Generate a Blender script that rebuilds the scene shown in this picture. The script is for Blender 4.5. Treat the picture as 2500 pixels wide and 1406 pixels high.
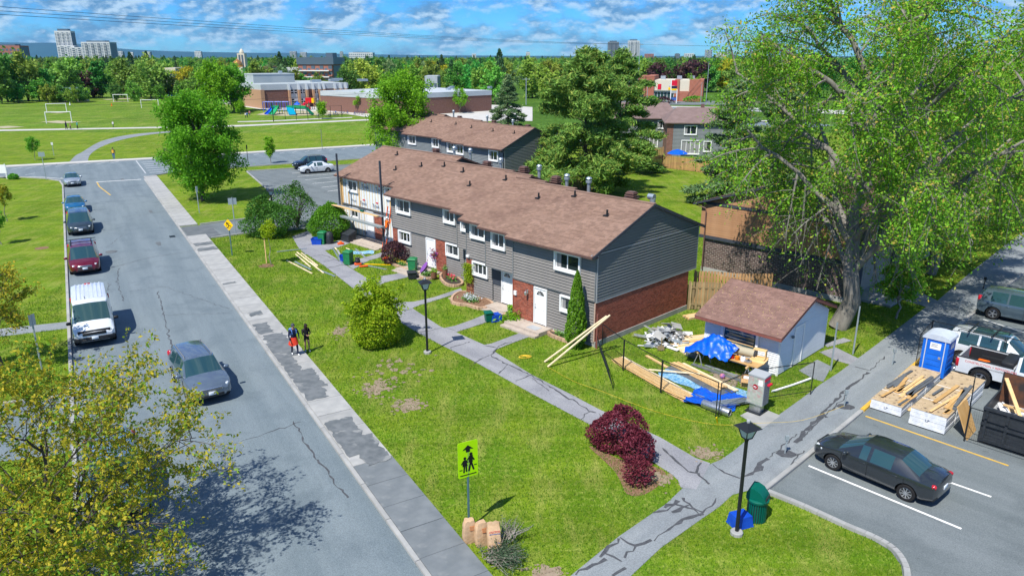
import bpy, bmesh, math, random
import numpy as np
from mathutils import Vector, Matrix
PI=math.pi
R=math.radians
for o in list(bpy.data.objects): bpy.data.objects.remove(o)
scene=bpy.context.scene
C=scene.collection
# ------------------------------------------------------------------ camera
FPX,CX,CY,HY,CAMH=1790.,1250.,703.,140.,14.5
PITCH=math.atan((CY-HY)/FPX)
cam=bpy.data.cameras.new('camera'); cam_o=bpy.data.objects.new('camera',cam); C.objects.link(cam_o)
cam.sensor_fit='HORIZONTAL'; cam.sensor_width=36.; cam.lens=36.*FPX/2500.
cam.clip_start=.3; cam.clip_end=60000.
cam_o.location=(0,0,CAMH); cam_o.rotation_euler=(PI/2-PITCH,0,0)
scene.camera=cam_o
scene.render.resolution_x=1024; scene.render.resolution_y=575
# ------------------------------------------------------------------ light
SUN_AZ=R(34.5)      # azimuth the shadows fall to, right of +Y
SUN_EL=R(56)
sv=Vector((-math.sin(SUN_AZ)*math.cos(SUN_EL),-math.cos(SUN_AZ)*math.cos(SUN_EL),math.sin(SUN_EL)))
sl=bpy.data.lights.new('sun','SUN'); sl.energy=4.0; sl.angle=R(.53); sl.color=(1.,.95,.86)
so=bpy.data.objects.new('sun',sl); C.objects.link(so); so.rotation_euler=sv.to_track_quat('Z','Y').to_euler(); so.location=(0,0,80)
W=bpy.data.worlds.new('World'); scene.world=W; W.use_nodes=True
nt=W.node_tree; nt.nodes.clear(); N=nt.nodes.new; LK=nt.links.new
def wmath(op,a,b=None,c=None):
    n=N('ShaderNodeMath'); n.operation=op
    for i,v in enumerate((a,b,c)):
        if v is None: continue
        if isinstance(v,(int,float)): n.inputs[i].default_value=v
        else: LK(v,n.inputs[i])
    return n.outputs[0]
wout=N('ShaderNodeOutputWorld'); wbg=N('ShaderNodeBackground'); LK(wbg.outputs[0],wout.inputs[0])
sky=N('ShaderNodeTexSky'); sky.sky_type='NISHITA'; sky.sun_disc=False
sky.sun_elevation=SUN_EL; sky.sun_rotation=PI+SUN_AZ; sky.air_density=.9; sky.dust_density=0.; sky.ozone_density=4.; sky.altitude=100
hsv=N('ShaderNodeHueSaturation'); hsv.inputs['Saturation'].default_value=1.45; hsv.inputs['Value'].default_value=.72; LK(sky.outputs[0],hsv.inputs['Color'])
tint=N('ShaderNodeMix'); tint.data_type='RGBA'; tint.blend_type='MULTIPLY'; tint.inputs[0].default_value=1.; LK(hsv.outputs[0],tint.inputs[6]); tint.inputs[7].default_value=(.20,.52,.95,1)
tc=N('ShaderNodeTexCoord'); sp=N('ShaderNodeSeparateXYZ'); LK(tc.outputs['Generated'],sp.inputs[0])
zz=wmath('MAXIMUM',sp.outputs[2],0.); zd=wmath('ADD',zz,.45)
ux=wmath('DIVIDE',sp.outputs[0],zd); uy=wmath('DIVIDE',sp.outputs[1],zd)
cb=N('ShaderNodeCombineXYZ'); LK(ux,cb.inputs[0]); LK(uy,cb.inputs[1])
def wnoise(scale,det,off,rough=.6):
    mp=N('ShaderNodeMapping'); mp.inputs['Location'].default_value=off; LK(cb.outputs[0],mp.inputs[0])
    n=N('ShaderNodeTexNoise'); n.inputs['Scale'].default_value=scale; n.inputs['Detail'].default_value=det; n.inputs['Roughness'].default_value=rough
    LK(mp.outputs[0],n.inputs['Vector']); return n.outputs[0]
n1=wnoise(8.,10,(3.1,1.7,0),.60); n2=wnoise(8.,10,(3.103,1.718,.005),.60); n3=wnoise(2.2,3,(9,4,0))
def wramp(src,a,b):
    m=N('ShaderNodeMapRange'); m.interpolation_type='SMOOTHSTEP'; m.inputs[1].default_value=a; m.inputs[2].default_value=b; LK(src,m.inputs[0]); return m.outputs[0]
nn=wmath('ADD',n1,wmath('MULTIPLY',wmath('SUBTRACT',n3,.5),.35))
cov=wmath('MULTIPLY',wramp(nn,.36,.60),.85)
lit=wramp(wmath('SUBTRACT',n1,n2),-.06,.10)
cc=N('ShaderNodeMix'); cc.data_type='RGBA'; LK(lit,cc.inputs[0]); cc.inputs[6].default_value=(.55,1.25,2.2,1); cc.inputs[7].default_value=(2.5,3.3,4.0,1)
mx=N('ShaderNodeMix'); mx.data_type='RGBA'; LK(cov,mx.inputs[0]); LK(tint.outputs[2],mx.inputs[6]); LK(cc.outputs[2],mx.inputs[7])
LK(mx.outputs[2],wbg.inputs[0]); wbg.inputs[1].default_value=.15
vs=scene.view_settings; vs.view_transform='Standard'; vs.look='None'; vs.exposure=.66; vs.gamma=1.; vs.use_curve_mapping=False
scene.render.engine='CYCLES'; scene.cycles.max_bounces=5; scene.cycles.diffuse_bounces=2; scene.cycles.transparent_max_bounces=6
scene.cycles.volume_bounces=0
# ------------------------------------------------------------------ measuring: photograph pixel -> place on the ground
_c,_s=math.cos(PITCH),math.sin(PITCH)
def ray(px,py):
    u=(px-CX)/FPX; v=(py-CY)/FPX
    return Vector((u,_c-v*_s,-_s-v*_c))
def G(px,py,z=0.):
    d=ray(px,py); t=(z-CAMH)/d.z; return Vector((0,0,CAMH))+t*d
def atY(px,py,Y):
    d=ray(px,py); t=Y/d.y; return Vector((0,0,CAMH))+t*d
_a=R(44.4)
D1=Vector((-math.sin(_a),math.cos(_a),0)); D2=Vector((math.cos(_a),math.sin(_a),0))
C0=G(1450,848); HROT=math.atan2(-D1.y,-D1.x)
def HW(s,off,z=0.): return C0+s*D1+off*D2+Vector((0,0,z))
_r=math.atan2(1250-140,FPX/_c)
R1=Vector((-math.sin(_r),math.cos(_r),0)); R2=Vector((math.cos(_r),math.sin(_r),0)); R0=G(663,880)
def RW(a,b,z=0.): return R0+a*R1+b*R2+Vector((0,0,z))
RROT=math.atan2(R1.y,R1.x)
# ------------------------------------------------------------------ objects, tags
def tag(o,label=None,cat=None,group=None,kind=None):
    if label: o['label']=label
    if cat: o['category']=cat
    if group: o['group']=group
    if kind: o['kind']=kind
    return o
def thing(name,label,cat,loc=(0,0,0),rz=0.,group=None):
    o=bpy.data.objects.new(name,None); C.objects.link(o); o.empty_display_size=.1
    o.location=loc; o.rotation_euler=(0,0,rz); return tag(o,label,cat,group)
def link(name,me,parent=None,loc=None,rz=None):
    o=bpy.data.objects.new(name,me); C.objects.link(o)
    if parent is not None: o.parent=parent
    if loc is not None: o.location=loc
    if rz is not None: o.rotation_euler=(0,0,rz)
    return o
def kids(o): return [c for c in o.children]
def dup(root,loc,rz=0.,label=None,group=None,scale=None):
    def cp(o,parent):
        c=o.copy(); C.objects.link(c)
        if parent is not None: c.parent=parent
        for ch in kids(o): cp(ch,c)
        return c
    r=cp(root,None); r.location=loc; r.rotation_euler=(0,0,rz)
    if label: r['label']=label
    if group: r['group']=group
    if scale: r.scale=scale if hasattr(scale,'__len__') else (scale,)*3
    return r
# ------------------------------------------------------------------ mesh collector
class MB:
    def __init__(s,M=None): s.v=[]; s.f=[]; s.m=[]; s.M=M
    def pts(s,ps):
        b=len(s.v)
        for p in ps:
            p=Vector(p)
            s.v.append(s.M@p if s.M is not None else p)
        return b
    def face(s,ps,mi=0):
        b=s.pts(ps); s.f.append(list(range(b,b+len(ps)))); s.m.append(mi); return s
    def box(s,x0,x1,y0,y1,z0,z1,mi=0,rz=0.,M=None):
        ps=[(x0,y0,z0),(x1,y0,z0),(x1,y1,z0),(x0,y1,z0),(x0,y0,z1),(x1,y0,z1),(x1,y1,z1),(x0,y1,z1)]
        if M is not None: ps=[M@Vector(p) for p in ps]
        b=s.pts(ps)
        for q in ((0,3,2,1),(4,5,6,7),(0,1,5,4),(1,2,6,5),(2,3,7,6),(3,0,4,7)): s.f.append([b+i for i in q]); s.m.append(mi)
        return s
    def cbox(s,c,sz,mi=0,rz=0.,rx=0.,ry=0.):
        M=Matrix.Translation(c)@Matrix.Rotation(rz,4,'Z')@Matrix.Rotation(ry,4,'Y')@Matrix.Rotation(rx,4,'X')
        a,b,c2=sz[0]/2,sz[1]/2,sz[2]/2
        return s.box(-a,a,-b,b,-c2,c2,mi,M=M)
    def beam(s,p0,p1,w,h,mi=0,up=(0,0,1)):
        p0=Vector(p0); p1=Vector(p1); x=(p1-p0); L=x.length; x.normalize(); up=Vector(up)
        if abs(x.dot(up))>.98: up=Vector((0,1,0))
        y=up.cross(x).normalized(); z=x.cross(y)
        M=Matrix(((x.x,y.x,z.x,p0.x),(x.y,y.y,z.y,p0.y),(x.z,y.z,z.z,p0.z),(0,0,0,1)))
        return s.box(0,L,-w/2,w/2,-h/2,h/2,mi,M=M)
    def prism(s,poly,z0,z1,mi=0,mside=None):
        n=len(poly); b=s.pts([(p[0],p[1],z0) for p in poly]+[(p[0],p[1],z1) for p in poly])
        s.f.append([b+n+i for i in range(n)]); s.m.append(mi)
        s.f.append([b+n-1-i for i in range(n)]); s.m.append(mi)
        for i in range(n):
            j=(i+1)%n; s.f.append([b+i,b+j,b+n+j,b+n+i]); s.m.append(mi if mside is None else mside)
        return s
    def tube(s,path,rad,n=8,mi=0,caps=True):
        path=[Vector(p) for p in path]
        if not hasattr(rad,'__len__'): rad=[rad]*len(path)
        rings=[]; u=None
        for i,p in enumerate(path):
            t=(path[min(i+1,len(path)-1)]-path[max(i-1,0)])
            if t.length<1e-9: t=Vector((0,0,1))
            t.normalize()
            if u is None:
                u=t.orthogonal().normalized()
            else:
                u=(u-t*u.dot(t))
                u=u.normalized() if u.length>1e-6 else t.orthogonal().normalized()
            w=t.cross(u)
            rings.append(s.pts([p+rad[i]*(math.cos(2*PI*k/n)*u+math.sin(2*PI*k/n)*w) for k in range(n)]))
        for a,b in zip(rings,rings[1:]):
            for k in range(n):
                j=(k+1)%n; s.f.append([a+k,a+j,b+j,b+k]); s.m.append(mi)
        if caps:
            s.f.append([rings[0]+n-1-k for k in range(n)]); s.m.append(mi)
            s.f.append([rings[-1]+k for k in range(n)]); s.m.append(mi)
        return s
    def lathe(s,prof,n=12,c=(0,0,0),mi=0,axis='z',caps=True):
        c=Vector(c); rings=[]
        for r,h in prof:
            ps=[]
            for k in range(n):
                a=2*PI*k/n; x,y=r*math.cos(a),r*math.sin(a)
                ps.append(c+(Vector((x,y,h)) if axis=='z' else Vector((x,h,y)) if axis=='y' else Vector((h,x,y))))
            rings.append(s.pts(ps))
        for a,b in zip(rings,rings[1:]):
            for k in range(n):
                j=(k+1)%n
                q=[a+k,a+j,b+j,b+k] if axis!='y' else [a+k,b+k,b+j,a+j]
                s.f.append(q); s.m.append(mi)
        q0=[rings[0]+n-1-k for k in range(n)]; q1=[rings[-1]+k for k in range(n)]
        if axis=='y': q0.reverse(); q1.reverse()
        if caps and prof[0][0]>1e-4: s.f.append(q0); s.m.append(mi)
        if caps and prof[-1][0]>1e-4: s.f.append(q1); s.m.append(mi)
        return s
    def mesh(s,name,mats,smooth=None):
        me=bpy.data.meshes.new(name); me.from_pydata([tuple(v) for v in s.v],[],s.f)
        if not isinstance(mats,(list,tuple)): mats=[mats]
        for m in mats: me.materials.append(m)
        if len(mats)>1: me.polygons.foreach_set('material_index',s.m)
        if smooth is not None:
            me.polygons.foreach_set('use_smooth',[True]*len(me.polygons)); me.set_sharp_from_angle(angle=R(smooth))
        me.update(); return me
    def build(s,name,mats,parent=None,smooth=None,loc=None,rz=None):
        return link(name,s.mesh(name,mats,smooth),parent,loc,rz)
def np_mesh(name,V,F,mats,mi=None):
    me=bpy.data.meshes.new(name); V=np.asarray(V,np.float32); F=np.asarray(F,np.int32)
    k=F.shape[1]
    me.vertices.add(len(V)); me.vertices.foreach_set('co',V.ravel())
    me.loops.add(F.size); me.loops.foreach_set('vertex_index',F.ravel())
    me.polygons.add(len(F)); me.polygons.foreach_set('loop_start',np.arange(0,F.size,k,dtype=np.int32))
    try: me.polygons.foreach_set('loop_total',np.full(len(F),k,np.int32))
    except Exception: pass
    if not isinstance(mats,(list,tuple)): mats=[mats]
    for m in mats: me.materials.append(m)
    if mi is not None: me.polygons.foreach_set('material_index',np.asarray(mi,np.int32))
    me.update(calc_edges=True); return me
# ------------------------------------------------------------------ materials
def newmat(name):
    m=bpy.data.materials.new(name); m.use_nodes=True; t=m.node_tree; t.nodes.clear(); return m,t,t.nodes.new,t.links.new
def col4(c): return (c[0],c[1],c[2],1.)
def S(r,g,b):    # sRGB 0-255 -> linear
    f=lambda v:(v/255/12.92) if v<=10 else ((v/255+.055)/1.055)**2.4
    return (f(r),f(g),f(b))
def pm(name,c1,c2=None,sc=3.,rough=.8,bump=0.,bsc=None,metal=0.,spec=.3,island=0.,objr=0.,stretch=(1,1,1),lo=.35,hi=.65,coat=0.,det=5,emit=0.,c3=None,sc3=.4,lo3=.5,hi3=.7):
    m,t,n,l=newmat(name); out=n('ShaderNodeOutputMaterial'); b=n('ShaderNodeBsdfPrincipled'); l(b.outputs[0],out.inputs[0])
    b.inputs['Roughness'].default_value=rough; b.inputs['Metallic'].default_value=metal; b.inputs['Specular IOR Level'].default_value=spec
    if coat: b.inputs['Coat Weight'].default_value=coat; b.inputs['Coat Roughness'].default_value=.06
    b.inputs['Base Color'].default_value=col4(c1); cur=None; tcn=None; mp=None
    if c2 is not None or bump or c3 is not None:
        tcn=n('ShaderNodeTexCoord'); mp=n('ShaderNodeMapping'); mp.inputs['Scale'].default_value=stretch; l(tcn.outputs['Object'],mp.inputs[0])
    def noise(s,d):
        x=n('ShaderNodeTexNoise'); x.inputs['Scale'].default_value=s; x.inputs['Detail'].default_value=d; l(mp.outputs[0],x.inputs['Vector']); return x.outputs[0]
    def rng(src,a,bb):
        x=n('ShaderNodeMapRange'); x.inputs[1].default_value=a; x.inputs[2].default_value=bb; l(src,x.inputs[0]); return x.outputs[0]
    def mix(fac,a,bb,mode='MIX'):
        x=n('ShaderNodeMix'); x.data_type='RGBA'; x.blend_type=mode
        if isinstance(fac,float): x.inputs[0].default_value=fac
        else: l(fac,x.inputs[0])
        for i,v in ((6,a),(7,bb)):
            if isinstance(v,tuple): x.inputs[i].default_value=col4(v)
            else: l(v,x.inputs[i])
        return x.outputs[2]
    if c2 is not None: cur=mix(rng(noise(sc,det),lo,hi),c1,c2)
    if c3 is not None: cur=mix(rng(noise(sc3,4),lo3,hi3),cur if cur is not None else c1,c3)
    def vary(src,amt,cur):
        a=n('ShaderNodeMapRange'); a.inputs[3].default_value=1-amt; a.inputs[4].default_value=1+amt; l(src,a.inputs[0])
        cbn=n('ShaderNodeCombineColor')
        for i in range(3): l(a.outputs[0],cbn.inputs[i])
        return mix(1.,cur if cur is not None else c1,cbn.outputs[0],'MULTIPLY')
    if island: g=n('ShaderNodeNewGeometry'); cur=vary(g.outputs['Random Per Island'],island,cur)
    if objr: g=n('ShaderNodeObjectInfo'); cur=vary(g.outputs['Random'],objr,cur)
    if cur is not None: l(cur,b.inputs['Base Color'])
    if emit:
        b.inputs['Emission Color'].default_value=col4(c1); b.inputs['Emission Strength'].default_value=emit
    if bump:
        bp=n('ShaderNodeBump'); bp.inputs['Strength'].default_value=min(1.,bump); bp.inputs['Distance'].default_value=.02*max(1.,bump); l(noise(bsc or sc*4,6),bp.inputs['Height']); l(bp.outputs[0],b.inputs['Normal'])
    return m
def leafm(name,cols,tr=.35,objr=.18,rough=.6):
    m,t,n,l=newmat(name); out=n('ShaderNodeOutputMaterial'); g=n('ShaderNodeNewGeometry'); rp=n('ShaderNodeValToRGB'); l(g.outputs['Random Per Island'],rp.inputs[0])
    e=rp.color_ramp.elements
    while len(e)<len(cols): e.new(.5)
    for i,c in enumerate(cols): e[i].position=i/(len(cols)-1) if len(cols)>1 else 0; e[i].color=col4(c)
    oi=n('ShaderNodeObjectInfo'); hs=n('ShaderNodeHueSaturation'); l(rp.outputs[0],hs.inputs['Color'])
    a=n('ShaderNodeMapRange'); a.inputs[3].default_value=1-objr; a.inputs[4].default_value=1+objr; l(oi.outputs['Random'],a.inputs[0]); l(a.outputs[0],hs.inputs['Value'])
    b2=n('ShaderNodeMath'); b2.operation='MULTIPLY_ADD'; l(oi.outputs['Random'],b2.inputs[0]); b2.inputs[1].default_value=objr*.28; b2.inputs[2].default_value=.5-objr*.14
    fr=n('ShaderNodeMath'); fr.operation='FRACT'; ml=n('ShaderNodeMath'); ml.operation='MULTIPLY'; l(oi.outputs['Random'],ml.inputs[0]); ml.inputs[1].default_value=7.31; l(ml.outputs[0],fr.inputs[0]); l(fr.outputs[0],b2.inputs[0]); l(b2.outputs[0],hs.inputs['Hue'])
    d=n('ShaderNodeBsdfPrincipled'); d.inputs['Roughness'].default_value=rough; d.inputs['Specular IOR Level'].default_value=.25; l(hs.outputs[0],d.inputs['Base Color'])
    tb=n('ShaderNodeBsdfTranslucent'); l(hs.outputs[0],tb.inputs[0])
    mxs=n('ShaderNodeMixShader'); mxs.inputs[0].default_value=tr; l(d.outputs[0],mxs.inputs[1]); l(tb.outputs[0],mxs.inputs[2]); l(mxs.outputs[0],out.inputs[0]); return m
RROT_G=RROT
def grassm(name,base,alt,dry,sc=1.):
    m,t,n,l=newmat(name); out=n('ShaderNodeOutputMaterial'); b=n('ShaderNodeBsdfPrincipled'); l(b.outputs[0],out.inputs[0]); b.inputs['Roughness'].default_value=.95; b.inputs['Specular IOR Level'].default_value=.05
    tcn=n('ShaderNodeTexCoord')
    def noise(s,d,rz=0.,st=(1,1,1),r=.6):
        mp=n('ShaderNodeMapping'); mp.inputs['Rotation'].default_value=(0,0,rz); mp.inputs['Scale'].default_value=st; l(tcn.outputs['Object'],mp.inputs[0])
        x=n('ShaderNodeTexNoise'); x.inputs['Scale'].default_value=s; x.inputs['Detail'].default_value=d; x.inputs['Roughness'].default_value=r; l(mp.outputs[0],x.inputs['Vector']); return x.outputs[0]
    def rng(src,a,bb,u=0.,v=1.):
        x=n('ShaderNodeMapRange'); x.inputs[1].default_value=a; x.inputs[2].default_value=bb; x.inputs[3].default_value=u; x.inputs[4].default_value=v; l(src,x.inputs[0]); return x.outputs[0]
    def mix(fac,a,bb,mode='MIX'):
        x=n('ShaderNodeMix'); x.data_type='RGBA'; x.blend_type=mode
        if isinstance(fac,float): x.inputs[0].default_value=fac
        else: l(fac,x.inputs[0])
        for i,v in ((6,a),(7,bb)):
            if isinstance(v,tuple): x.inputs[i].default_value=col4(v)
            else: l(v,x.inputs[i])
        return x.outputs[2]
    c=mix(rng(noise(.35*sc,6),.38,.62),base,alt)
    c=mix(rng(noise(.13*sc,4),.5,.66,0,.6),c,tuple(v*.72 for v in base))
    c=mix(rng(noise(2.4*sc,5,0,(1,1,1),.7),.55,.68,0,.7),c,tuple(v*.6 for v in base))
    c=mix(rng(noise(1.3*sc,4,.9,(1,.28,1)),.48,.72,0,.75),c,dry)
    c=mix(rng(noise(5.5*sc,5),.5,.75,0,.55),c,tuple(v*1.5 for v in dry))
    st_=rng(noise(1.1*sc,2,-RROT_G,(.05,1,1)),.35,.65,.86,1.14); cs_=n('ShaderNodeCombineColor')
    for i in range(3): l(st_,cs_.inputs[i])
    c=mix(1.,c,cs_.outputs[0],'MULTIPLY')
    fine=rng(noise(22*sc,4,0,(1,1,1),.75),.3,.7,.5,1.5)
    cbn=n('ShaderNodeCombineColor')
    for i in range(3): l(fine,cbn.inputs[i])
    c=mix(1.,c,cbn.outputs[0],'MULTIPLY')
    l(c,b.inputs['Base Color'])
    bp=n('ShaderNodeBump'); bp.inputs['Strength'].default_value=.8; bp.inputs['Distance'].default_value=.05; l(noise(16*sc,6),bp.inputs['Height']); l(bp.outputs[0],b.inputs['Normal'])
    return m
M={}
def mk(k,*a,**kw):
    M[k]=pm(k,*a,**kw); return M[k]
M['grass']=grassm('lawn_grass',(.092,.180,.010),(.145,.222,.014),(.235,.25,.06))
M['field']=grassm('field_grass',(.082,.175,.014),(.125,.212,.018),(.215,.24,.065),.35)
M['farland']=grassm('far_grass',(.05,.12,.015),(.07,.15,.02),(.09,.15,.03),.05)
def asphaltm(name,c1,c2,c3,rz):
    m,t,n,l=newmat(name); out=n('ShaderNodeOutputMaterial'); b=n('ShaderNodeBsdfPrincipled'); l(b.outputs[0],out.inputs[0]); b.inputs['Roughness'].default_value=.9; b.inputs['Specular IOR Level'].default_value=.25
    tcn=n('ShaderNodeTexCoord')
    def noise(sc,det,st=(1,1,1),r=.6):
        mp=n('ShaderNodeMapping'); mp.vector_type='TEXTURE'; mp.inputs['Rotation'].default_value=(0,0,rz); mp.inputs['Scale'].default_value=st; l(tcn.outputs['Object'],mp.inputs[0]); x=n('ShaderNodeTexNoise'); x.inputs['Scale'].default_value=sc; x.inputs['Detail'].default_value=det; x.inputs['Roughness'].default_value=r; l(mp.outputs[0],x.inputs['Vector']); return x.outputs[0]
    def rng(src,a,bb,u=0.,v=1.):
        x=n('ShaderNodeMapRange'); x.inputs[1].default_value=a; x.inputs[2].default_value=bb; x.inputs[3].default_value=u; x.inputs[4].default_value=v; l(src,x.inputs[0]); return x.outputs[0]
    def mix(f,a,bb,mode='MIX'):
        x=n('ShaderNodeMix'); x.data_type='RGBA'; x.blend_type=mode
        if isinstance(f,float): x.inputs[0].default_value=f
        else: l(f,x.inputs[0])
        for i,v in ((6,a),(7,bb)):
            if isinstance(v,tuple): x.inputs[i].default_value=col4(v)
            else: l(v,x.inputs[i])
        return x.outputs[2]
    c=mix(rng(noise(.9,4,(14,1,1)),.38,.62),c1,c2); c=mix(rng(noise(.5,6),.5,.72,0,.8),c,c3); c=mix(rng(noise(2.2,6,(1,1,1),.7),.62,.72,0,.45),c,tuple(v*.55 for v in c3))
    g=rng(noise(26,3,(1,1,1),.8),.3,.7,.72,1.28); cb_=n('ShaderNodeCombineColor')
    for i in range(3): l(g,cb_.inputs[i])
    c=mix(1.,c,cb_.outputs[0],'MULTIPLY'); l(c,b.inputs['Base Color'])
    bp=n('ShaderNodeBump'); bp.inputs['Strength'].default_value=.35; bp.inputs['Distance'].default_value=.01; l(noise(70,3),bp.inputs['Height']); l(bp.outputs[0],b.inputs['Normal']); return m
M['asphalt']=asphaltm('asphalt',(.142,.180,.202),(.176,.216,.238),(.113,.146,.168),RROT)
M['asphalt_lot']=asphaltm('asphalt_lot',(.135,.158,.165),(.168,.192,.2),(.104,.124,.132),HROT)
M['path']=asphaltm('path_asphalt',(.235,.24,.262),(.29,.295,.315),(.19,.196,.22),HROT)
M['path_grey']=asphaltm('walk_asphalt',(.20,.225,.24),(.25,.272,.285),(.165,.182,.198),HROT+PI/2)
mk('asphalt_dark',(.10,.115,.125),(.14,.155,.165),sc=1.2,rough=.92,bump=.3,bsc=50)
mk('concrete',(.30,.305,.30),(.37,.372,.36),sc=2.,rough=.9,bump=.3,bsc=30,objr=.08)
mk('concrete_far',(.45,.44,.41),(.52,.51,.48),sc=.5,rough=.9)
mk('patio',(.40,.34,.29),(.46,.40,.34),sc=3,rough=.9,bump=.2)
mk('tar',(.055,.06,.068),(.085,.09,.10),sc=8,rough=.85)
mk('paint_white',(.74,.74,.72),(.5,.52,.52),sc=6,lo=.5,hi=.8,rough=.8)
mk('paint_yellow',(.66,.40,.05),(.5,.34,.1),sc=5,rough=.8)
mk('kerb_yellow',(.70,.42,.04),(.55,.35,.06),sc=3,rough=.8)
mk('dirt',(.23,.17,.12),(.31,.25,.18),sc=5,rough=.95,bump=.6,bsc=25)
mk('mulch',(.16,.085,.05),(.26,.16,.10),sc=9,rough=.95,bump=.8,bsc=30)
mk('soil',(.045,.035,.03),(.075,.06,.05),sc=9,rough=.95,bump=.8,bsc=30)
mk('sand',(.42,.36,.25),(.34,.33,.2),sc=.5,rough=.95)
mk('siding',(.215,.203,.194),(.235,.222,.212),sc=2.,rough=.62,spec=.35,objr=.035)
mk('siding_dark',(.05,.058,.06),(.06,.068,.07),sc=2.,rough=.6)  # backing kept dark so the gaps under the boards read as lap shadow
mk('siding_blue',(.17,.19,.20),(.19,.21,.22),sc=2,rough=.6,objr=.03)
mk('trim_grey',(.17,.185,.20),rough=.5)
mk('trim_light',(.36,.38,.40),rough=.5)
mk('trim_dark',(.045,.055,.075),(.06,.07,.09),sc=3,rough=.6)
mk('fascia',(.17,.10,.085),(.14,.08,.07),sc=2,rough=.55)
mk('fascia_red',(.20,.07,.055),(.24,.09,.075),sc=3,rough=.6)
mk('white',(.80,.81,.82),rough=.45)
mk('white_vinyl',(.72,.75,.78),(.76,.79,.81),sc=2,rough=.5,objr=.02)
mk('glass',(.018,.028,.032),rough=.04,spec=.9)
mk('glass_teal',(.03,.07,.07),rough=.05,spec=.9)
mk('curtain',(.33,.33,.33),(.18,.18,.2),sc=6,stretch=(8,8,.2),rough=.9)
mk('brick',(.24,.062,.038),(.34,.10,.06),sc=14,rough=.88,island=.30)
mk('mortar',(.46,.34,.28),rough=.95)
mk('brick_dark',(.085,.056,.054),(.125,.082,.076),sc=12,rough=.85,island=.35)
mk('mortar_pale',(.38,.35,.30),rough=.95)
mk('brick_far',(.17,.085,.065),(.22,.12,.095),sc=4,rough=.9,bump=.2)
mk('brick_tan',(.36,.22,.13),(.42,.27,.17),sc=2,rough=.9)
mk('shingle',(.215,.136,.103),(.245,.158,.122),sc=.8,c3=(.165,.10,.078),sc3=.45,lo3=.52,hi3=.78,rough=.95,island=.17,bump=.3,bsc=60)
mk('shingle_shed',(.19,.112,.092),(.23,.14,.118),sc=1.2,rough=.95,island=.16,bump=.3,bsc=60)
mk('shingle_grey',(.17,.12,.11),(.21,.15,.14),sc=1.2,rough=.95,island=.12)
mk('metal',(.50,.52,.54),(.62,.64,.66),sc=6,rough=.35,metal=.85)
mk('galv',(.46,.52,.56),rough=.42,metal=.7)
mk('alu',(.60,.63,.66),(.42,.46,.5),sc=5,rough=.35,metal=.6,island=.2)
mk('black_metal',(.015,.018,.022),rough=.45)
mk('post_green',(.10,.19,.21),rough=.5,metal=.3)
mk('post_grey',(.36,.42,.44),rough=.5,metal=.4)
mk('black_plastic',(.022,.027,.034),(.035,.04,.048),sc=8,rough=.5)
mk('green_plastic',(.012,.16,.055),(.02,.20,.075),sc=5,rough=.45)
mk('green_metal',(.0,.105,.075),rough=.4)
mk('blue_plastic',(.006,.055,.42),(.01,.08,.52),sc=4,rough=.4)
mk('potty_blue',(.005,.12,.56),(.01,.15,.66),sc=2,rough=.42)
mk('potty_roof',(.52,.58,.66),(.45,.5,.58),sc=3,rough=.5)
mk('tarp',(.0,.075,.56),(.0,.12,.72),sc=5,rough=.38,spec=.5,bump=.6,bsc=14)
mk('tarp_cyan',(.10,.32,.58),(.35,.55,.7),sc=8,rough=.35,spec=.5)
mk('lumber',(.62,.40,.17),(.72,.50,.25),sc=3,rough=.75,objr=.16,stretch=(1,6,6))
mk('lumber_pale',(.72,.58,.36),(.80,.67,.46),sc=3,rough=.75,objr=.1)
mk('ply',(.50,.30,.11),(.60,.38,.16),sc=2,rough=.8,objr=.12)
mk('fence_wood',(.40,.22,.095),(.52,.31,.15),sc=2.2,rough=.85,objr=.22,stretch=(2,2,.5))
mk('fence_old',(.27,.20,.10),(.36,.27,.15),sc=2.2,rough=.88,objr=.25)
mk('cladding_tan',(.36,.19,.095),(.44,.25,.135),sc=1.6,rough=.75,objr=.07,stretch=(1,1,3))
mk('grey_board',(.085,.095,.105),(.12,.13,.14),sc=3,rough=.7,objr=.2)
mk('plastic_wrap',(.62,.66,.72),(.78,.80,.82),sc=5,rough=.3,spec=.5,bump=.8,bsc=18)
mk('kraft',(.50,.33,.19),(.58,.40,.25),sc=5,rough=.85,bump=.8,bsc=12)
mk('cardboard',(.48,.29,.13),rough=.85)
mk('orange',(.85,.16,.01),rough=.6)
mk('orange_ladder',(.75,.09,.012),rough=.5)
mk('red',(.55,.012,.02),rough=.5)
mk('sign_lime',(.42,.80,.0),rough=.5)
mk('sign_yellow',(.85,.55,.0),rough=.5)
mk('sign_red',(.62,.01,.04),rough=.5)
mk('ink',(.006,.007,.008),rough=.7)
mk('ink_blue',(.03,.07,.16),rough=.7)
mk('purple',(.23,.08,.36),rough=.6)
mk('terracotta',(.22,.10,.06),rough=.8)
mk('stone_edge',(.42,.27,.17),(.50,.35,.25),sc=6,rough=.9,objr=.16)
mk('bark',(.20,.175,.15),(.33,.30,.265),sc=5,rough=.95,bump=1.2,bsc=16,stretch=(1,1,.25))
mk('bark_dark',(.075,.06,.05),(.12,.10,.085),sc=6,rough=.95,bump=.8,bsc=16)
mk('rubber',(.012,.012,.013),rough=.8)
mk('rim',(.50,.52,.54),rough=.3,metal=.8)
mk('wrap',(.72,.75,.78),(.62,.66,.70),sc=3,rough=.6,bump=.4,bsc=8)
mk('mail_grey',(.34,.37,.37),(.40,.43,.43),sc=3,rough=.5)
mk('mail_green',(.30,.36,.30),(.44,.44,.40),sc=7,rough=.5,c3=(.42,.30,.29),sc3=6,lo3=.55,hi3=.6)
mk('skin',(.42,.24,.16),rough=.6)
mk('hair',(.02,.014,.012),rough=.6)
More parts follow.
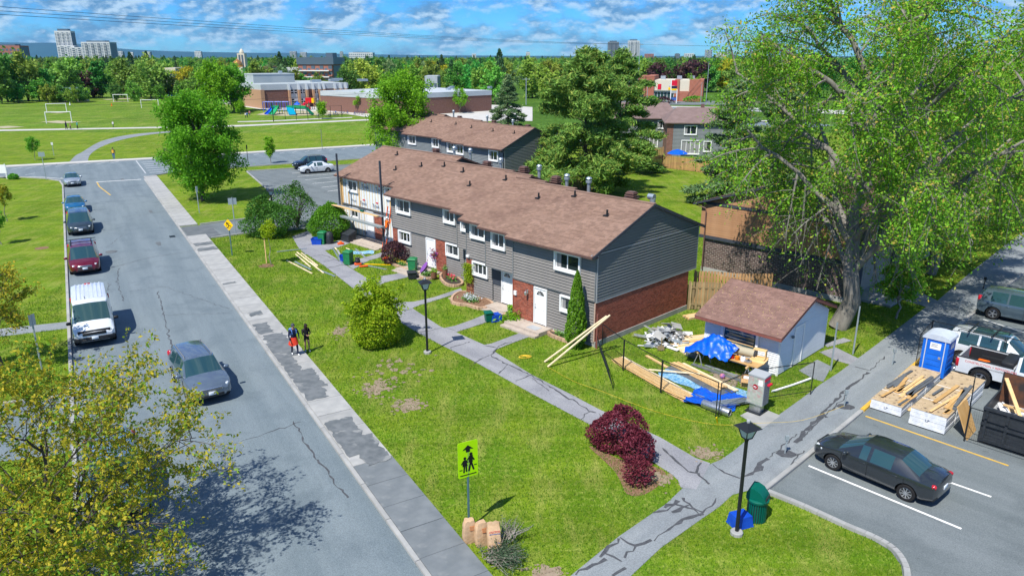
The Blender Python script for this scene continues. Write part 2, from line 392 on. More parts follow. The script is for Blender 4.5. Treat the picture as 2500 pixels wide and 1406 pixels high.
# ================================================================== THE SETTING: ground, roads, paths
PAVED=[]
def poly(name,pts,z,mat,kind='structure',pave=True,parent=None):
    m=MB(); ps=[Vector((p[0],p[1],z)) for p in pts]
    ar=sum(ps[i].x*ps[(i+1)%len(ps)].y-ps[(i+1)%len(ps)].x*ps[i].y for i in range(len(ps)))
    if ar<0: ps.reverse()
    m.face(ps); o=m.build(name,mat,parent)
    if kind and parent is None: o['kind']=kind
    if pave: PAVED.append(np.array([(p.x,p.y) for p in ps]))
    return o
def smooth(pts,n=6,closed=False):
    out=[]; k=len(pts)
    for i in range(k if closed else k-1):
        p0=Vector(pts[(i-1)%k] if closed or i>0 else pts[0]); p1=Vector(pts[i]); p2=Vector(pts[(i+1)%k]); p3=Vector(pts[(i+2)%k] if closed or i+2<k else pts[-1])
        for j in range(n):
            t=j/n; out.append(.5*((2*p1)+(p2-p0)*t+(2*p0-5*p1+4*p2-p3)*t*t+(3*p1-p0-3*p2+p3)*t**3))
    if not closed: out.append(Vector(pts[-1]))
    return out
def px(lst,z=0.): return [G(x,y,z) for x,y in lst]
def ribbon(name,pts,w,z,mat,parent=None,jit=0.,seed=1,kind=None):
    rng=random.Random(seed); pts=[Vector((p[0],p[1],0)) for p in pts]; m=MB(); L=[];Rr=[]
    for i,p in enumerate(pts):
        t=(pts[min(i+1,len(pts)-1)]-pts[max(i-1,0)]).normalized(); nn=Vector((-t.y,t.x,0)); ww=w/2*(1+jit*rng.uniform(-1,1))
        L.append(p+nn*ww); Rr.append(p-nn*ww)
    for i in range(len(pts)-1):
        m.face([Rr[i]+Vector((0,0,z)),Rr[i+1]+Vector((0,0,z)),L[i+1]+Vector((0,0,z)),L[i]+Vector((0,0,z))])
    o=m.build(name,mat,parent)
    if kind: o['kind']=kind
    return o
g=MB(); g.face([(-40000,-3000,-.06),(40000,-3000,-.06),(40000,60000,-.06),(-40000,60000,-.06)]); tag(g.build('ground',M['farland']),kind='structure')
g=MB(); g.face([(-160,-40,0),(190,-40,0),(190,150,0),(-160,150,0)]); tag(g.build('lawn',M['grass']),kind='structure')
g=MB(); g.face([tuple(RW(87.5,-140,-.02)),tuple(RW(87.5,75,-.02)),tuple(RW(330,110,-.02)),tuple(RW(330,-140,-.02))]); tag(g.build('playing_field',M['field']),kind='structure')
# main street
poly('road',[RW(-40,-8.6),RW(-40,0),RW(66,0),RW(68.5,1.0),RW(70.2,3.2),RW(71,6.5),RW(71,140),RW(86,140),RW(86,4),RW(87.2,-16),RW(88,-140),RW(79,-140),RW(77.6,-16),RW(76,-13.2),RW(73,-10.4),RW(70,-8.9),RW(66,-8.6)],.012,M['asphalt'])
poly('pavement_far',[RW(86.15,140),RW(86.15,4),RW(87.35,-16),RW(88.15,-140),RW(89.9,-140),RW(89.2,-16),RW(88,4),RW(88,140)],.10,M['concrete_far'])
def kerb(name,pts,w,h,mat,seg=2.4,piece='kerb_stone',z0=0.):
    """a row of kerb stones along a line (left of the line)"""
    root=bpy.data.objects.new(name,None); C.objects.link(root); root['kind']='structure'
    pts=[Vector((p[0],p[1],0)) for p in pts]
    for a,b in zip(pts,pts[1:]):
        L=(b-a).length; n=max(1,round(L/seg)); d=(b-a)/n
        for i in range(n):
            p=a+d*i+d*.006; q=a+d*(i+1)-d*.006; t=(q-p).normalized(); nn=Vector((-t.y,t.x,0))
            m=MB(); x=t; l=(q-p).length
            m.box(0,l,0,w,z0,h-.015); m.box(0,l,.015,w-.01,h-.015,h)
            o=m.build(piece,mat,root,loc=p,rz=math.atan2(t.y,t.x))
    return root
kerb('kerb_right',[RW(-30,.0),RW(66,0),RW(68.5,1.0),RW(70.2,3.2),RW(71,6.5),RW(71,60)][::-1],.16,.12,M['concrete'])
kerb('kerb_left',[RW(-14,-8.6),RW(66,-8.6),RW(70,-8.9),RW(73,-10.4),RW(76,-13.2),RW(77.6,-16),RW(78,-40)],.16,.12,M['concrete'])
kerb('kerb_far',[RW(86,120),RW(86,4),RW(87.2,-16),RW(88,-120)][::-1],.15,.12,M['concrete_far'],seg=8)
# concrete sidewalk, slab by slab, with asphalt patches
sw=bpy.data.objects.new('sidewalk',None); C.objects.link(sw); sw['kind']='structure'
m=MB(); m.box(0,1.50,0,1.52,0,.10); m.box(.008,1.492,.008,1.512,.10,.112); slab_me=m.mesh('slab',M['concrete'])
m=MB(); m.box(0,1.50,0,1.52,0,.10); m.box(.004,1.496,.004,1.516,.10,.110); slab_ta=m.mesh('slab',mk('slab_asphalt',(.135,.155,.168),(.18,.20,.212),sc=1.6,rough=.92,bump=.3,bsc=40,objr=.05,c3=(.22,.235,.24),sc3=.9,lo3=.58,hi3=.66))
rs=random.Random(4)
a=-24.
while a<67:
    dark=(28.9<a<36.2 and a<34.8) or (27.0<a<27.9) or (25.3<a<26.2) or -24<a<-11.8
    dr=(29.2<a<35)
    if not dr:
        o=link('slab',slab_ta if (-24<a<-12.1) else slab_me,sw,RW(a,1.69,rs.uniform(-.004,.004)),RROT); o.rotation_euler=(rs.uniform(-.003,.003),rs.uniform(-.003,.003),RROT)
    a+=1.515
PAVED.append(np.array([RW(-30,-9)[:2],RW(-30,1.72)[:2],RW(68,1.72)[:2],RW(68,-9)[:2]]))
def blob(cx,cy,rx,ry,n,seed,fn,jit=.3):
    r=random.Random(seed); out=[]
    for k in range(n):
        a=2*PI*k/n; q=1+jit*r.uniform(-1,1); out.append(fn(cx+rx*q*math.cos(a),cy+ry*q*math.sin(a)))
    return out
mk('patch_asphalt',(.105,.12,.13),(.16,.175,.185),sc=3.,rough=.92,bump=.4,bsc=40,c3=(.24,.25,.25),sc3=1.6,lo3=.6,hi3=.68)
pi=0
for (ca,cb2,ra,rb,sd) in ((4.6,.6,.9,.42,1),(2.6,.9,.9,.55,2),(1.0,.75,1.2,.6,3),(-1.0,.55,1.5,.42,4),(-3.4,.8,1.2,.6,5),(-5.0,.7,.7,.5,6),(-9.6,.75,1.6,.62,7),(-11.0,1.1,1.1,.5,8),(26.9,.9,.5,.75,9),(25.0,.9,.45,.75,10),(14.5,.5,.15,.6,11),(7.3,.8,.35,.35,12)):
    pi+=1; r_=random.Random(sd); pp=[]; x0,x1,y0,y1=ca-ra,ca+ra,max(.22,cb2-rb),min(1.62,cb2+rb)
    for (ux,uy,vx,vy) in ((x0,y0,x1,y0),(x1,y0,x1,y1),(x1,y1,x0,y1),(x0,y1,x0,y0)):
        nq=max(3,int(math.hypot(vx-ux,vy-uy)/.16))
        for q in range(nq): pp.append((ux+(vx-ux)*q/nq+r_.gauss(0,.05),min(1.66,max(.2,uy+(vy-uy)*q/nq+r_.gauss(0,.05)))))
    poly('asphalt_patch',[RW(*p) for p in pp],.121+.0006*pi,M['patch_asphalt'],None,False,sw)
# crossing driveway to the far parking lot
poly('driveway',[RW(29.2,.17),RW(34.9,.17),RW(34.9,1.7),RW(35.4,6.4),RW(40.5,9.0),RW(40.5,14),RW(28,14),RW(28.6,9.4),RW(29.4,5.4),RW(29.0,1.7)],.016,M['asphalt_lot'])
poly('driveway_apron',[RW(29.3,.3),RW(34.8,.3),RW(34.8,2.6),RW(29.3,2.8)],.022,M['asphalt_dark'],pave=False)
poly('car_park',[RW(40.4,8.9),RW(47,11.3),RW(66.5,12.4),RW(66,19),RW(64.6,40),RW(40,44),RW(26,19.5),RW(27.5,10.5),RW(28.3,9.6)],.02,M['asphalt_lot'])
kerb('kerb_lot',[RW(35.2,1.9),RW(35.6,6.4),RW(40.4,8.8),RW(47,11.2),RW(66.7,12.3),RW(66.2,19),RW(65.5,30)][::-1],.15,.12,M['concrete'])
kerb('kerb_drive',[RW(29.0,1.9),RW(29.3,5.4),RW(28.5,9.0)],.13,.12,M['concrete'])
for i,(x0,y0,x1,y1) in enumerate(((713,424,735,422),(726,432,830,424),(745,440,838,431),(763,449,845,441),(785,458,850,452),(800,468,852,461))):
    ribbon('stall_line',[G(x0,y0),G(x1,y1)],.12,.026,M['paint_white'],kind='structure')
# left-hand side paths
poly('side_path_left',px([(-60,812),(0,803),(170,785),(172,801),(0,822),(-60,830)]),.012,M['path_grey'])
poly('driveway_left',px([(-200,1012),(0,985),(120,971),(182,960),(195,1090),(150,1108),(0,1128),(-200,1150)]),.012,M['asphalt'])
kerb('kerb_driveway_left',[G(178,963),G(120,972),G(20,983),G(-120,1000)],.14,.1,M['concrete'])
# park paths
left=[(168,397),(185,380),(200,372),(248,345),(313,330),(383,323),(470,317)]; right=[(214,396),(222,376),(256,355),(313,338),(383,327),(470,320)]
poly('park_path',smooth(px(left),4)+smooth(px(right),4)[::-1],.012,M['path_grey'])
poly('school_path',px([(-300,327),(0,320.6),(361,313.8),(586,309.5),(740,301.8),(900,294.5),(900,291.5),(740,298.8),(586,305.8),(361,310.8),(0,317.2),(-300,323)]),.012,M['concrete_far'])
poly('school_yard',px([(470,243),(600,262),(640,268),(760,272),(860,281),(960,297),(1300,296),(1300,262),(1000,245),(600,236),(500,236)]),.014,M['concrete_far'])
poly('playground_bed',px([(625,281),(650,274),(780,272),(860,279),(700,284)]),.03,M['sand'],pave=False)
poly('school_walk',px([(580,299),(670,297),(790,291),(860,288),(860,286.5),(790,289),(670,294.5),(580,297)]),.013,M['concrete_far'])
for i,p in enumerate(([(100,298),(140,295),(200,298),(150,302)],[(110,275),(140,273),(165,275),(140,277)],[(265,248.5),(300,246.5),(318,248),(290,249.5)],[(-40,311),(20,308),(60,310),(10,314)],[(250,243),(340,239),(350,240.5),(262,244.5)],[(430,250),(470,243),(520,246),(470,252)])):
    poly('bare_patch',px(p),.012,M['sand'],pave=False)
mk('paint_worn',(.46,.48,.49),(.3,.33,.35),sc=4,lo=.45,hi=.65,rough=.85)
# markings
ribbon('stop_line',[RW(66.4,-.3),RW(66.9,-5.2)],.28,.018,M['paint_white'],kind='structure')
ribbon('centre_line',[RW(66.6,-5.1),RW(63,-5.0),RW(56,-4.2)],.13,.018,M['paint_yellow'],kind='structure')
for k in range(7):
    t=k/6; p=G(341+t*8,394+t*24); q=G(398+t*6,392+t*22)
for k in range(6):
    a=72+k*2.3; ribbon('crossing_bar',[RW(a,1.2),RW(a,5.4)],.3,.018,M['paint_worn'],kind='structure')
for b in (.7,5.9): ribbon('crossing_edge',[RW(71.5,b),RW(85.8,b)],.14,.0185,M['paint_worn'],kind='structure')
for k in range(16):
    b=-27+k*1.7; ribbon('hatch_mark',[RW(86.3,b),RW(84.6,b-1.2)],.16,.018,M['paint_worn'],kind='structure')
for k in range(11):
    b=14+k*2.0; ribbon('hatch_mark',[RW(84.9,b),RW(83.6,b-1.1)],.16,.018,M['paint_worn'],kind='structure')
for k in range(8):
    b=-24+k*1.6; ribbon('hatch_mark',[RW(77.9,b),RW(79.2,b+1)],.14,.018,M['paint_worn'],kind='structure')
ribbon('edge_line',[RW(78.3,-26),RW(78,-16),RW(75,-11),RW(71.5,-8.4)],.14,.018,M['paint_white'],kind='structure')
m=MB(); m.lathe([(0,.034),(.42,.034),(.42,.012)],20); o=m.build('manhole_cover',M['asphalt_dark'],loc=G(272,615)); tag(o,'dark round manhole cover in the street beside the red minivan','manhole')
m=MB(); m.box(-.35,.35,-.22,.22,.012,.03)
for k in range(5): m.box(-.3,.3,-.19+k*.085,-.15+k*.085,.03,.036)
o=m.build('storm_drain',M['black_metal'],loc=G(430,577)+R2*-.3,rz=RROT); tag(o,'dark storm drain grate at the kerb by the driveway','drain')
# street cracks
def crack(parent,pts,w,z,seed,kind='path'):
    r=random.Random(seed); P=px(pts); out=[]
    for i in range(len(P)-1):
        n=max(2,int((P[i+1]-P[i]).length/.22))
        for k in range(n):
            q=P[i].lerp(P[i+1],k/n); out.append(q+Vector((r.gauss(0,.045),r.gauss(0,.045),0)))
    out.append(P[-1]); return ribbon('crack_seal',out,w*.78,z,M['tar'],parent,.75,seed)
crk=bpy.data.objects.new('street_cracks',None); C.objects.link(crk); crk['kind']='structure'
for i,(p,w) in enumerate((([(385,712),(408,800),(435,900)],.07),([(290,655),(288,690),(302,735)],.06),([(715,1030),(760,1100),(850,1215)],.07),([(588,1078),(680,1048),(735,1030)],.05),([(266,655),(370,628),(480,612)],.05),([(300,530),(420,515)],.04),([(270,485),(330,480),(380,483)],.04),([(310,712),(400,700),(560,755)],.035),([(268,598),(300,575)],.04),([(395,770),(560,765)],.03),([(240,740),(268,700),(262,690)],.04))):
    crack(crk,p,w,.0175,i+1)
for i,p in enumerate(((300,440),(390,600),(500,930),(370,520),(230,600))): 
    q=G(*p); ribbon('oil_stain',[q,q+R1*.8,q+R1*1.4],.3,.0165,M['asphalt_dark'],crk,.4,i)
# ---------------------------------------------------------------- housing paths
mainL=[(713,578),(728,604),(743,617),(793,650),(856,700),(922,741),(972,783),(1017,811),(1076,842),(1160,884),(1300,962),(1439,1036),(1560,1106),(1640,1158),(1655,1172),(1662,1190)]
mainR=[(754,563),(777,599),(802,619),(856,655),(902,683),(928,697),(981,738),(1005,752),(1076,798),(1112,811),(1182,842),(1206,858),(1300,916),(1388,960),(1464,1000),(1612,1068),(1698,1118),(1734,1131)]
hp=poly('front_path',px(mainL)+px([(1700,1195)])+px(mainR)[::-1],.016,M['path'])
crossL=[(1330,1460),(1392,1406),(1511,1309),(1626,1230),(1668,1190),(1690,1160),(1738,1131),(1760,1122),(1792,1100),(1867,1037),(1950,978),(2008,935),(2047,910),(2100,871),(2175,815),(2260,750),(2289,734),(2366,668),(2440,610),(2560,520)]
crossR=[(1480,1460),(1540,1406),(1612,1338),(1698,1277),(1756,1237),(1788,1208),(1824,1198),(1868,1203),(1950,1138),(2110,1007),(2235,896),(2356,785),(2395,755),(2500,668),(2600,580)]
cp=poly('walkway',px(crossL)+px(crossR)[::-1],.012,M['path_grey'])
sides=[([(728,604),(806,594),(860,577),(900,570),(905,582),(866,590),(815,608),(745,622)],),
 ([(849,648),(880,632),(935,616),(955,612),(958,620),(900,637),(862,658)],),
 ([(898,681),(940,673),(1000,664),(1030,657),(1036,668),(1000,676),(940,690),(924,698)],),
 ([(981,738),(1010,737),(1060,726),(1125,704),(1130,712),(1075,730),(1020,747),(1000,756)],),
 ([(1085,801),(1110,796),(1150,782),(1235,747),(1262,757),(1180,790),(1130,806),(1112,812)],),
 ([(1180,843),(1200,839),(1240,824),(1290,806),(1322,812),(1250,838),(1215,852),(1205,860)],)]
for i,(s,) in enumerate(sides): poly('side_path',px(s),.0165+.0006*i,M['path'])
ck=[([(1190,845),(1212,850),(1196,868),(1240,890),(1290,915)],.09),([(1196,868),(1160,884),(1156,888)],.07),([(1240,890),(1218,912)],.07),([(1205,858),(1225,842),(1250,836)],.07),([(1016,812),(1050,808),(1078,800)],.07),([(1090,802),(1112,808)],.06),([(1098,850),(1140,838),(1146,835)],.06),([(872,706),(895,702),(905,700)],.06),([(905,742),(960,730)],.06),([(1290,915),(1345,945),(1440,1003),(1455,1008)],.09),([(1420,1025),(1440,1006)],.05),([(760,628),(785,622),(835,640),(846,645)],.05),([(790,640),(812,635),(845,640)],.05),([(800,655),(830,648),(846,649)],.06),([(742,600),(770,595),(790,590)],.05),([(1612,1096),(1650,1122),(1680,1150),(1700,1155),(1712,1130)],.09),([(1700,1155),(1722,1170),(1731,1182)],.09),([(1455,1028),(1475,1022)],.05),([(1260,930),(1300,915)],.05),([(1005,757),(985,757)],.05),([(1300,925),(1340,955)],.05)]
for i,(p,w) in enumerate(ck): crack(hp,p,w,.0225+.0002*i,40+i)
ck=[([(1740,1134),(1775,1155),(1806,1168)],.09),([(1806,1168),(1840,1150),(1876,1120)],.16),([(1840,1156),(1862,1138)],.1),([(1664,1214),(1690,1240),(1716,1252)],.1),([(1716,1252),(1735,1235),(1748,1216)],.1),([(1716,1252),(1668,1268),(1625,1300),(1597,1321)],.12),([(1600,1255),(1650,1232),(1680,1242),(1716,1250)],.09),([(1622,1243),(1655,1222)],.16),([(1645,1254),(1682,1233)],.16),([(1690,1240),(1710,1260)],.1),([(1512,1314),(1550,1330),(1590,1318)],.11),([(1512,1314),(1490,1335),(1465,1360)],.1),([(1470,1352),(1518,1371)],.1),([(1475,1364),(1405,1404)],.11),([(1520,1385),(1495,1406)],.08),([(1550,1330),(1525,1362)],.06),
 ([(1940,1078),(2000,1020),(2060,955),(2120,910)],.16),([(1948,1080),(2012,1016),(2070,962)],.08),([(2005,1010),(2018,1020)],.1),([(1880,1118),(1945,1060)],.05),([(2085,895),(2125,905),(2160,870)],.06),([(1962,1100),(1930,1135)],.06)]
for i,(p,w) in enumerate(ck): crack(cp,p,w,.0185+.0002*i,90+i)
m=MB(); m.box(-.28,.28,-.28,.28,.016,.027); o=m.build('lantern_shadow_square',M['tar'],loc=G(1106,828),rz=.4); o.hide_render=False; bpy.data.objects.remove(o)  # dark square where the lantern's shadow falls, removed again at once
# ---------------------------------------------------------------- right-hand car park
lotE=[(1872,1206),(1960,1242),(2060,1288),(2130,1318),(2175,1345),(2200,1380),(2206,1420),(2206,1520)]
poly('parking_lot',px([(1868,1203),(1950,1138),(2110,1007),(2235,896),(2356,785),(2395,755),(2500,668),(2700,500)])+[Vector((75,60,0)),Vector((60,10,0))]+px([(2206,1600)])+px(lotE)[::-1],.008,M['asphalt_lot'])
kl=px([(1950,1138),(2110,1007)])
kerb('kerb_parking',[G(1868,1205),G(1950,1139),G(2108,1008)],.18,.13,M['concrete'],z0=0)
kerb('kerb_parking_yellow',[G(2109,1007),G(2236,896),G(2300,838)],.18,.13,M['kerb_yellow'])
kerb('kerb_parking_back',[G(2300,838),G(2356,787),G(2395,756),G(2500,669)],.18,.13,M['concrete'])
kerb('kerb_parking_lawn',smooth(px(lotE),3),.18,.13,M['concrete'])
def ml(x0,y0,x1,y1,mt,w=.11): ribbon('bay_line',[G(x0,y0),G(x1,y1)],w,.016,M[mt],kind='structure')
ml(2113,1016,2462,1137,'paint_yellow'); ml(1974,1137,2347,1291,'paint_white'); ml(2240,1150,2420,1213,'paint_white'); ml(2290,938,2312,944,'paint_yellow')
ml(2400,780,2500,812,'paint_white'); ml(2345,1025,2362,1030,'paint_yellow')
# soil and mulch beds
poly('mulch_bed',smooth(px([(1438,1090),(1470,1100),(1510,1120),(1560,1130),(1600,1140),(1625,1155),(1612,1180),(1590,1198),(1560,1210),(1530,1205),(1515,1175),(1500,1150),(1475,1125)]),3,True),.012,M['mulch'],pave=False)
def bare(cx,cy,rx,ry,n,seed,mat='dirt'):
    r=random.Random(seed); c=G(cx,cy); m=MB()
    for k in range(n):
        x,y=r.gauss(0,.45)*rx,r.gauss(0,.45)*ry; q=r.uniform(.05,.2)*(1.4-min(1,abs(x/rx)+abs(y/ry))); 
        if q<.02: continue
        m.face([(x+q*r.uniform(.6,1.3)*math.cos(2*PI*i/7),y+q*r.uniform(.6,1.3)*math.sin(2*PI*i/7),.008+.00012*k) for i in range(7)])
    o=m.build('bare_earth',M[mat],loc=(c.x,c.y,0)); o['kind']='stuff'; o['label']='patch of thin bare earth in the lawn'
for i,a_ in enumerate(((1720,1107,.7,.6,90),(920,945,1.,1.3,110),(995,990,1.1,.9,90),(1335,1398,.6,.5,60),(830,808,.5,1.4,70),(1775,925,1.8,1.2,200),(1600,1165,.9,.7,80),(960,905,2.5,2.5,60))): bare(*a_,i)
for i,p in enumerate([(640,643,.55),(92,600,.5)]):
    poly('tree_mulch',[G(p[0]+10,p[1]+6)+Vector((p[2]*math.cos(k*PI/7)*(1+.2*math.sin(k*3)),p[2]*math.sin(k*PI/7),0)) for k in range(14)],.012,M['mulch'],pave=False)
# shed walk and mail pad
poly('shed_path',px([(1950,905),(1995,878),(2030,895),(2010,932),(1985,925)]),.014,M['path_grey'])
poly('shed_path',px([(2000,860),(2040,848),(2095,875),(2075,890),(2040,880)]),.0145,M['path'])
poly('back_path',px([(2010,840),(2060,825),(2080,832),(2020,848)]),.0148,M['path'])
poly('back_path',px([(2110,700),(2180,680),(2290,735),(2262,750),(2190,728),(2130,740)]),.0148,M['path_grey'])
# ================================================================== BUILDINGS NEAR
def shingles(name,P,u,v,LU,LV,mat,parent,tab=.31,course=.145,seed=1):
    r=np.random.RandomState(seed); P=np.array(P,float); u=np.array(u,float); v=np.array(v,float); n=np.cross(u,v); n/=np.linalg.norm(n)
    if n[2]<0: n=-n
    V=[];F=[]
    nc=int(LV/course)+1
    for i in range(nc):
        v0=i*course; v1=min(v0+course+.03,LV)
        if v0>=LV-.01: break
        x=-tab*((i%2)*.5+r.rand()*.15); lift=.004+.004*r.rand()
        while x<LU:
            w=tab*r.uniform(.75,1.25); a=max(0.,x); b=min(LU,x+w); x+=w
            if b-a<.02: continue
            b-=.006; k=len(V); l2=lift+.012+.006*r.rand(); dv=r.uniform(-.006,.006)
            vb=max(0.,v0+dv)
            V+= [P+u*a+v*vb,P+u*b+v*vb,P+u*a+v*vb+n*l2,P+u*b+v*vb+n*l2,P+u*b+v*v1+n*.004,P+u*a+v*v1+n*.004]
            F+= [(k,k+1,k+3,k+2),(k+2,k+3,k+4,k+5)]
    V=np.array(V); F=np.array(F)
    nn=np.cross(V[F[1][1]]-V[F[1][0]],V[F[1][2]]-V[F[1][0]])
    if np.dot(nn,n)<0: F=F[:,::-1]
    o=link(name,np_mesh(name,V,F,mat),parent); o['kind']='stuff'; return o
def bricks(name,x0,x1,z0,z1,mat,mortar,parent,M4,bl=.205,bh=.062,gap=.011,proud=.007,seed=2):
    """brick skin on local plane y=0 facing -y, one joined mesh over a mortar sheet"""
    r=random.Random(seed); m=MB(M4); m.box(x0,x1,0,.08,z0,z1,1); z=z0; i=0
    while z+bh<=z1+.001:
        x=x0-(bl+gap)*(.5 if i%2 else 0)
        while x<x1:
            a=max(x,x0); b=min(x+bl,x1)
            if b-a>.04:
                p=proud*(1+.5*r.uniform(-1,1)); k=m.pts([(a,-p,z),(b,-p,z),(b,-p,z+bh),(a,-p,z+bh),(a,0,z),(b,0,z),(b,0,z+bh),(a,0,z+bh)])
                for q in ((0,1,2,3),(3,2,6,7),(1,5,6,2),(0,4,5,1),(0,3,7,4)): m.f.append([k+j for j in q]); m.m.append(0)
            x+=bl+gap
        z+=bh+gap; i+=1
    o=m.build(name,[mat,mortar],parent); o['kind']='stuff'; return o
_bm={}
def board_mesh(L,h,mat):
    key=(round(L,2),round(h,3),mat.name); k=.35 if mat.name=='cladding_tan' else 1.
    if key not in _bm:
        m=MB(); b=m.pts([(0,0,.026*k),(L,0,.026*k),(0,-.042*k,.026*k),(L,-.042*k,.026*k),(0,-.042*k,.042*k),(L,-.042*k,.042*k),(0,-.006,h+.004),(L,-.006,h+.004),(0,0,h+.004),(L,0,h+.004)])
        for q in ((0,1,3,2),(2,3,5,4),(4,5,7,6),(6,7,9,8),(0,2,4,6,8),(1,9,7,5,3)): m.f.append([b+i for i in q]); m.m.append(0)
        _bm[key]=m.mesh('siding_board',mat)
    return _bm[key]
def siding(parent,x0,x1,y,z0,z1,mat,h=.16,side=False,fn=None):
    z=z0; out=[]
    while z<z1-.03:
        hh=min(h,z1-z); a,b=x0,x1
        if fn: a,b=fn(z+hh*.5)
        if b-a>.1:
            o=link('siding_board',board_mesh(b-a,hh,mat),parent)
            if side: o.location=(y,a,z); o.rotation_euler=(0,0,PI/2)
            else: o.location=(a,y,z)
            out.append(o)
        z+=h
    return out
def T4(side,pos):   # local wall frame -> house frame
    return Matrix.Translation(pos)@(Matrix.Rotation(PI/2,4,'Z') if side else Matrix.Identity(4))
def window(root,x,y,z,w,h,panes=2,curt=True,side=False,fr=.10,dep=.13,mat='white',gl='glass',lites=False):
    """x,z = lower left corner on the wall plane"""
    Mx=T4(side,(x,y,z)); m=MB(Mx)
    m.box(-fr,w+fr,-dep,0,-fr*1.6,0); m.box(-fr,w+fr,-dep,0,h,h+fr); m.box(-fr,0,-dep+.002,0,0,h); m.box(w,w+fr,-dep+.002,0,0,h)
    f=m.build('window',M[mat],root)
    pw=w/panes
    for i in range(panes):
        g=MB(Mx); g.box(i*pw+.03,(i+1)*pw-.03,-.022-.012*(i%2),-.006,.03,h-.03); g.build('pane',M[gl],f)
        s=MB(Mx); a,b=i*pw+.002,(i+1)*pw-.002; q=-.035-.012*(i%2)
        s.box(a,a+.035,q,-.004,.002,h-.002); s.box(b-.035,b,q,-.004,.002,h-.002); s.box(a+.035,b-.035,q,-.004,.002,.035); s.box(a+.035,b-.035,q,-.004,h-.035,h-.002)
        if lites:
            s.box((a+b)/2-.01,(a+b)/2+.01,q,-.004,.035,h-.035); s.box(a+.035,b-.035,q+.001,-.004,h*.5-.01,h*.5+.01)
        s.build('sash',M[mat],f)
        if curt and i==0:
            c=MB(Mx); c.box(i*pw+.05,i*pw+pw*.45,-.0255-.012*(i%2),-.0225,.05,h-.05); c.build('curtain',M['curtain'],f)
    return f
def fan_door(root,x,y,z,w=.9,h=2.05,fan=True,sidelight=0.):
    m=MB(); fr=.06
    m.box(x-fr,x,y-.09,y,z,z+h+fr); m.box(x+w,x+w+fr+sidelight,y-.088,y,z,z+h+fr); m.box(x,x+w,y-.09,y,z+h,z+h+fr)
    f=m.build('door',M['white'],root)
    d=MB(); d.box(x+.005,x+w-.005,y-.05,y-.01,z+.02,z+h-.005)
    for (a,b) in ((.12,.46),(.54,.88)):
        for (c,e) in ((.08,.36),(.42,.76)): 
            d.box(x+w*a,x+w*b,y-.062,y-.05,z+h*c,z+h*e); 
    d.build('door_leaf',M['white'],f)
    if fan:
        g=MB(); n=10; cx=x+w/2; cz=z+h*.83; rr=.27
        ps=[(cx+rr*math.cos(PI*k/n),y-.066,cz+rr*.85*math.sin(PI*k/n)) for k in range(n+1)]
        g.face(ps[::-1]); b=g.build('fanlight',M['glass'],f)
        g=MB()
        for k in range(1,5):
            a=PI*k/5; g.beam((cx,y-.069,cz),(cx+rr*math.cos(a),y-.069,cz+rr*.85*math.sin(a)),.018,.01)
        g.build('glazing_bar',M['white'],f)
    g=MB(); g.lathe([(0,-.13),(.03,-.12),(.035,-.10),(.02,-.07),(.02,-.05)],10,(x+.09,y,z+.95),axis='y'); g.box(x+.07,x+.11,y-.06,y-.05,z+.85,z+1.15); g.build('door_handle',M['metal'],f)
    return f
SECT=[('E',0,6.05,0.,.06),('D',6.05,9.0,.58,1.2),('C',9.0,11.4,1.15,1.2),('B',11.4,13.7,2.35,2.95),('A',13.7,21.8,2.9,2.96),('T',21.8,32.2,5.2,5.26)]
SL=(7.0-5.0)/(4.6+.52)
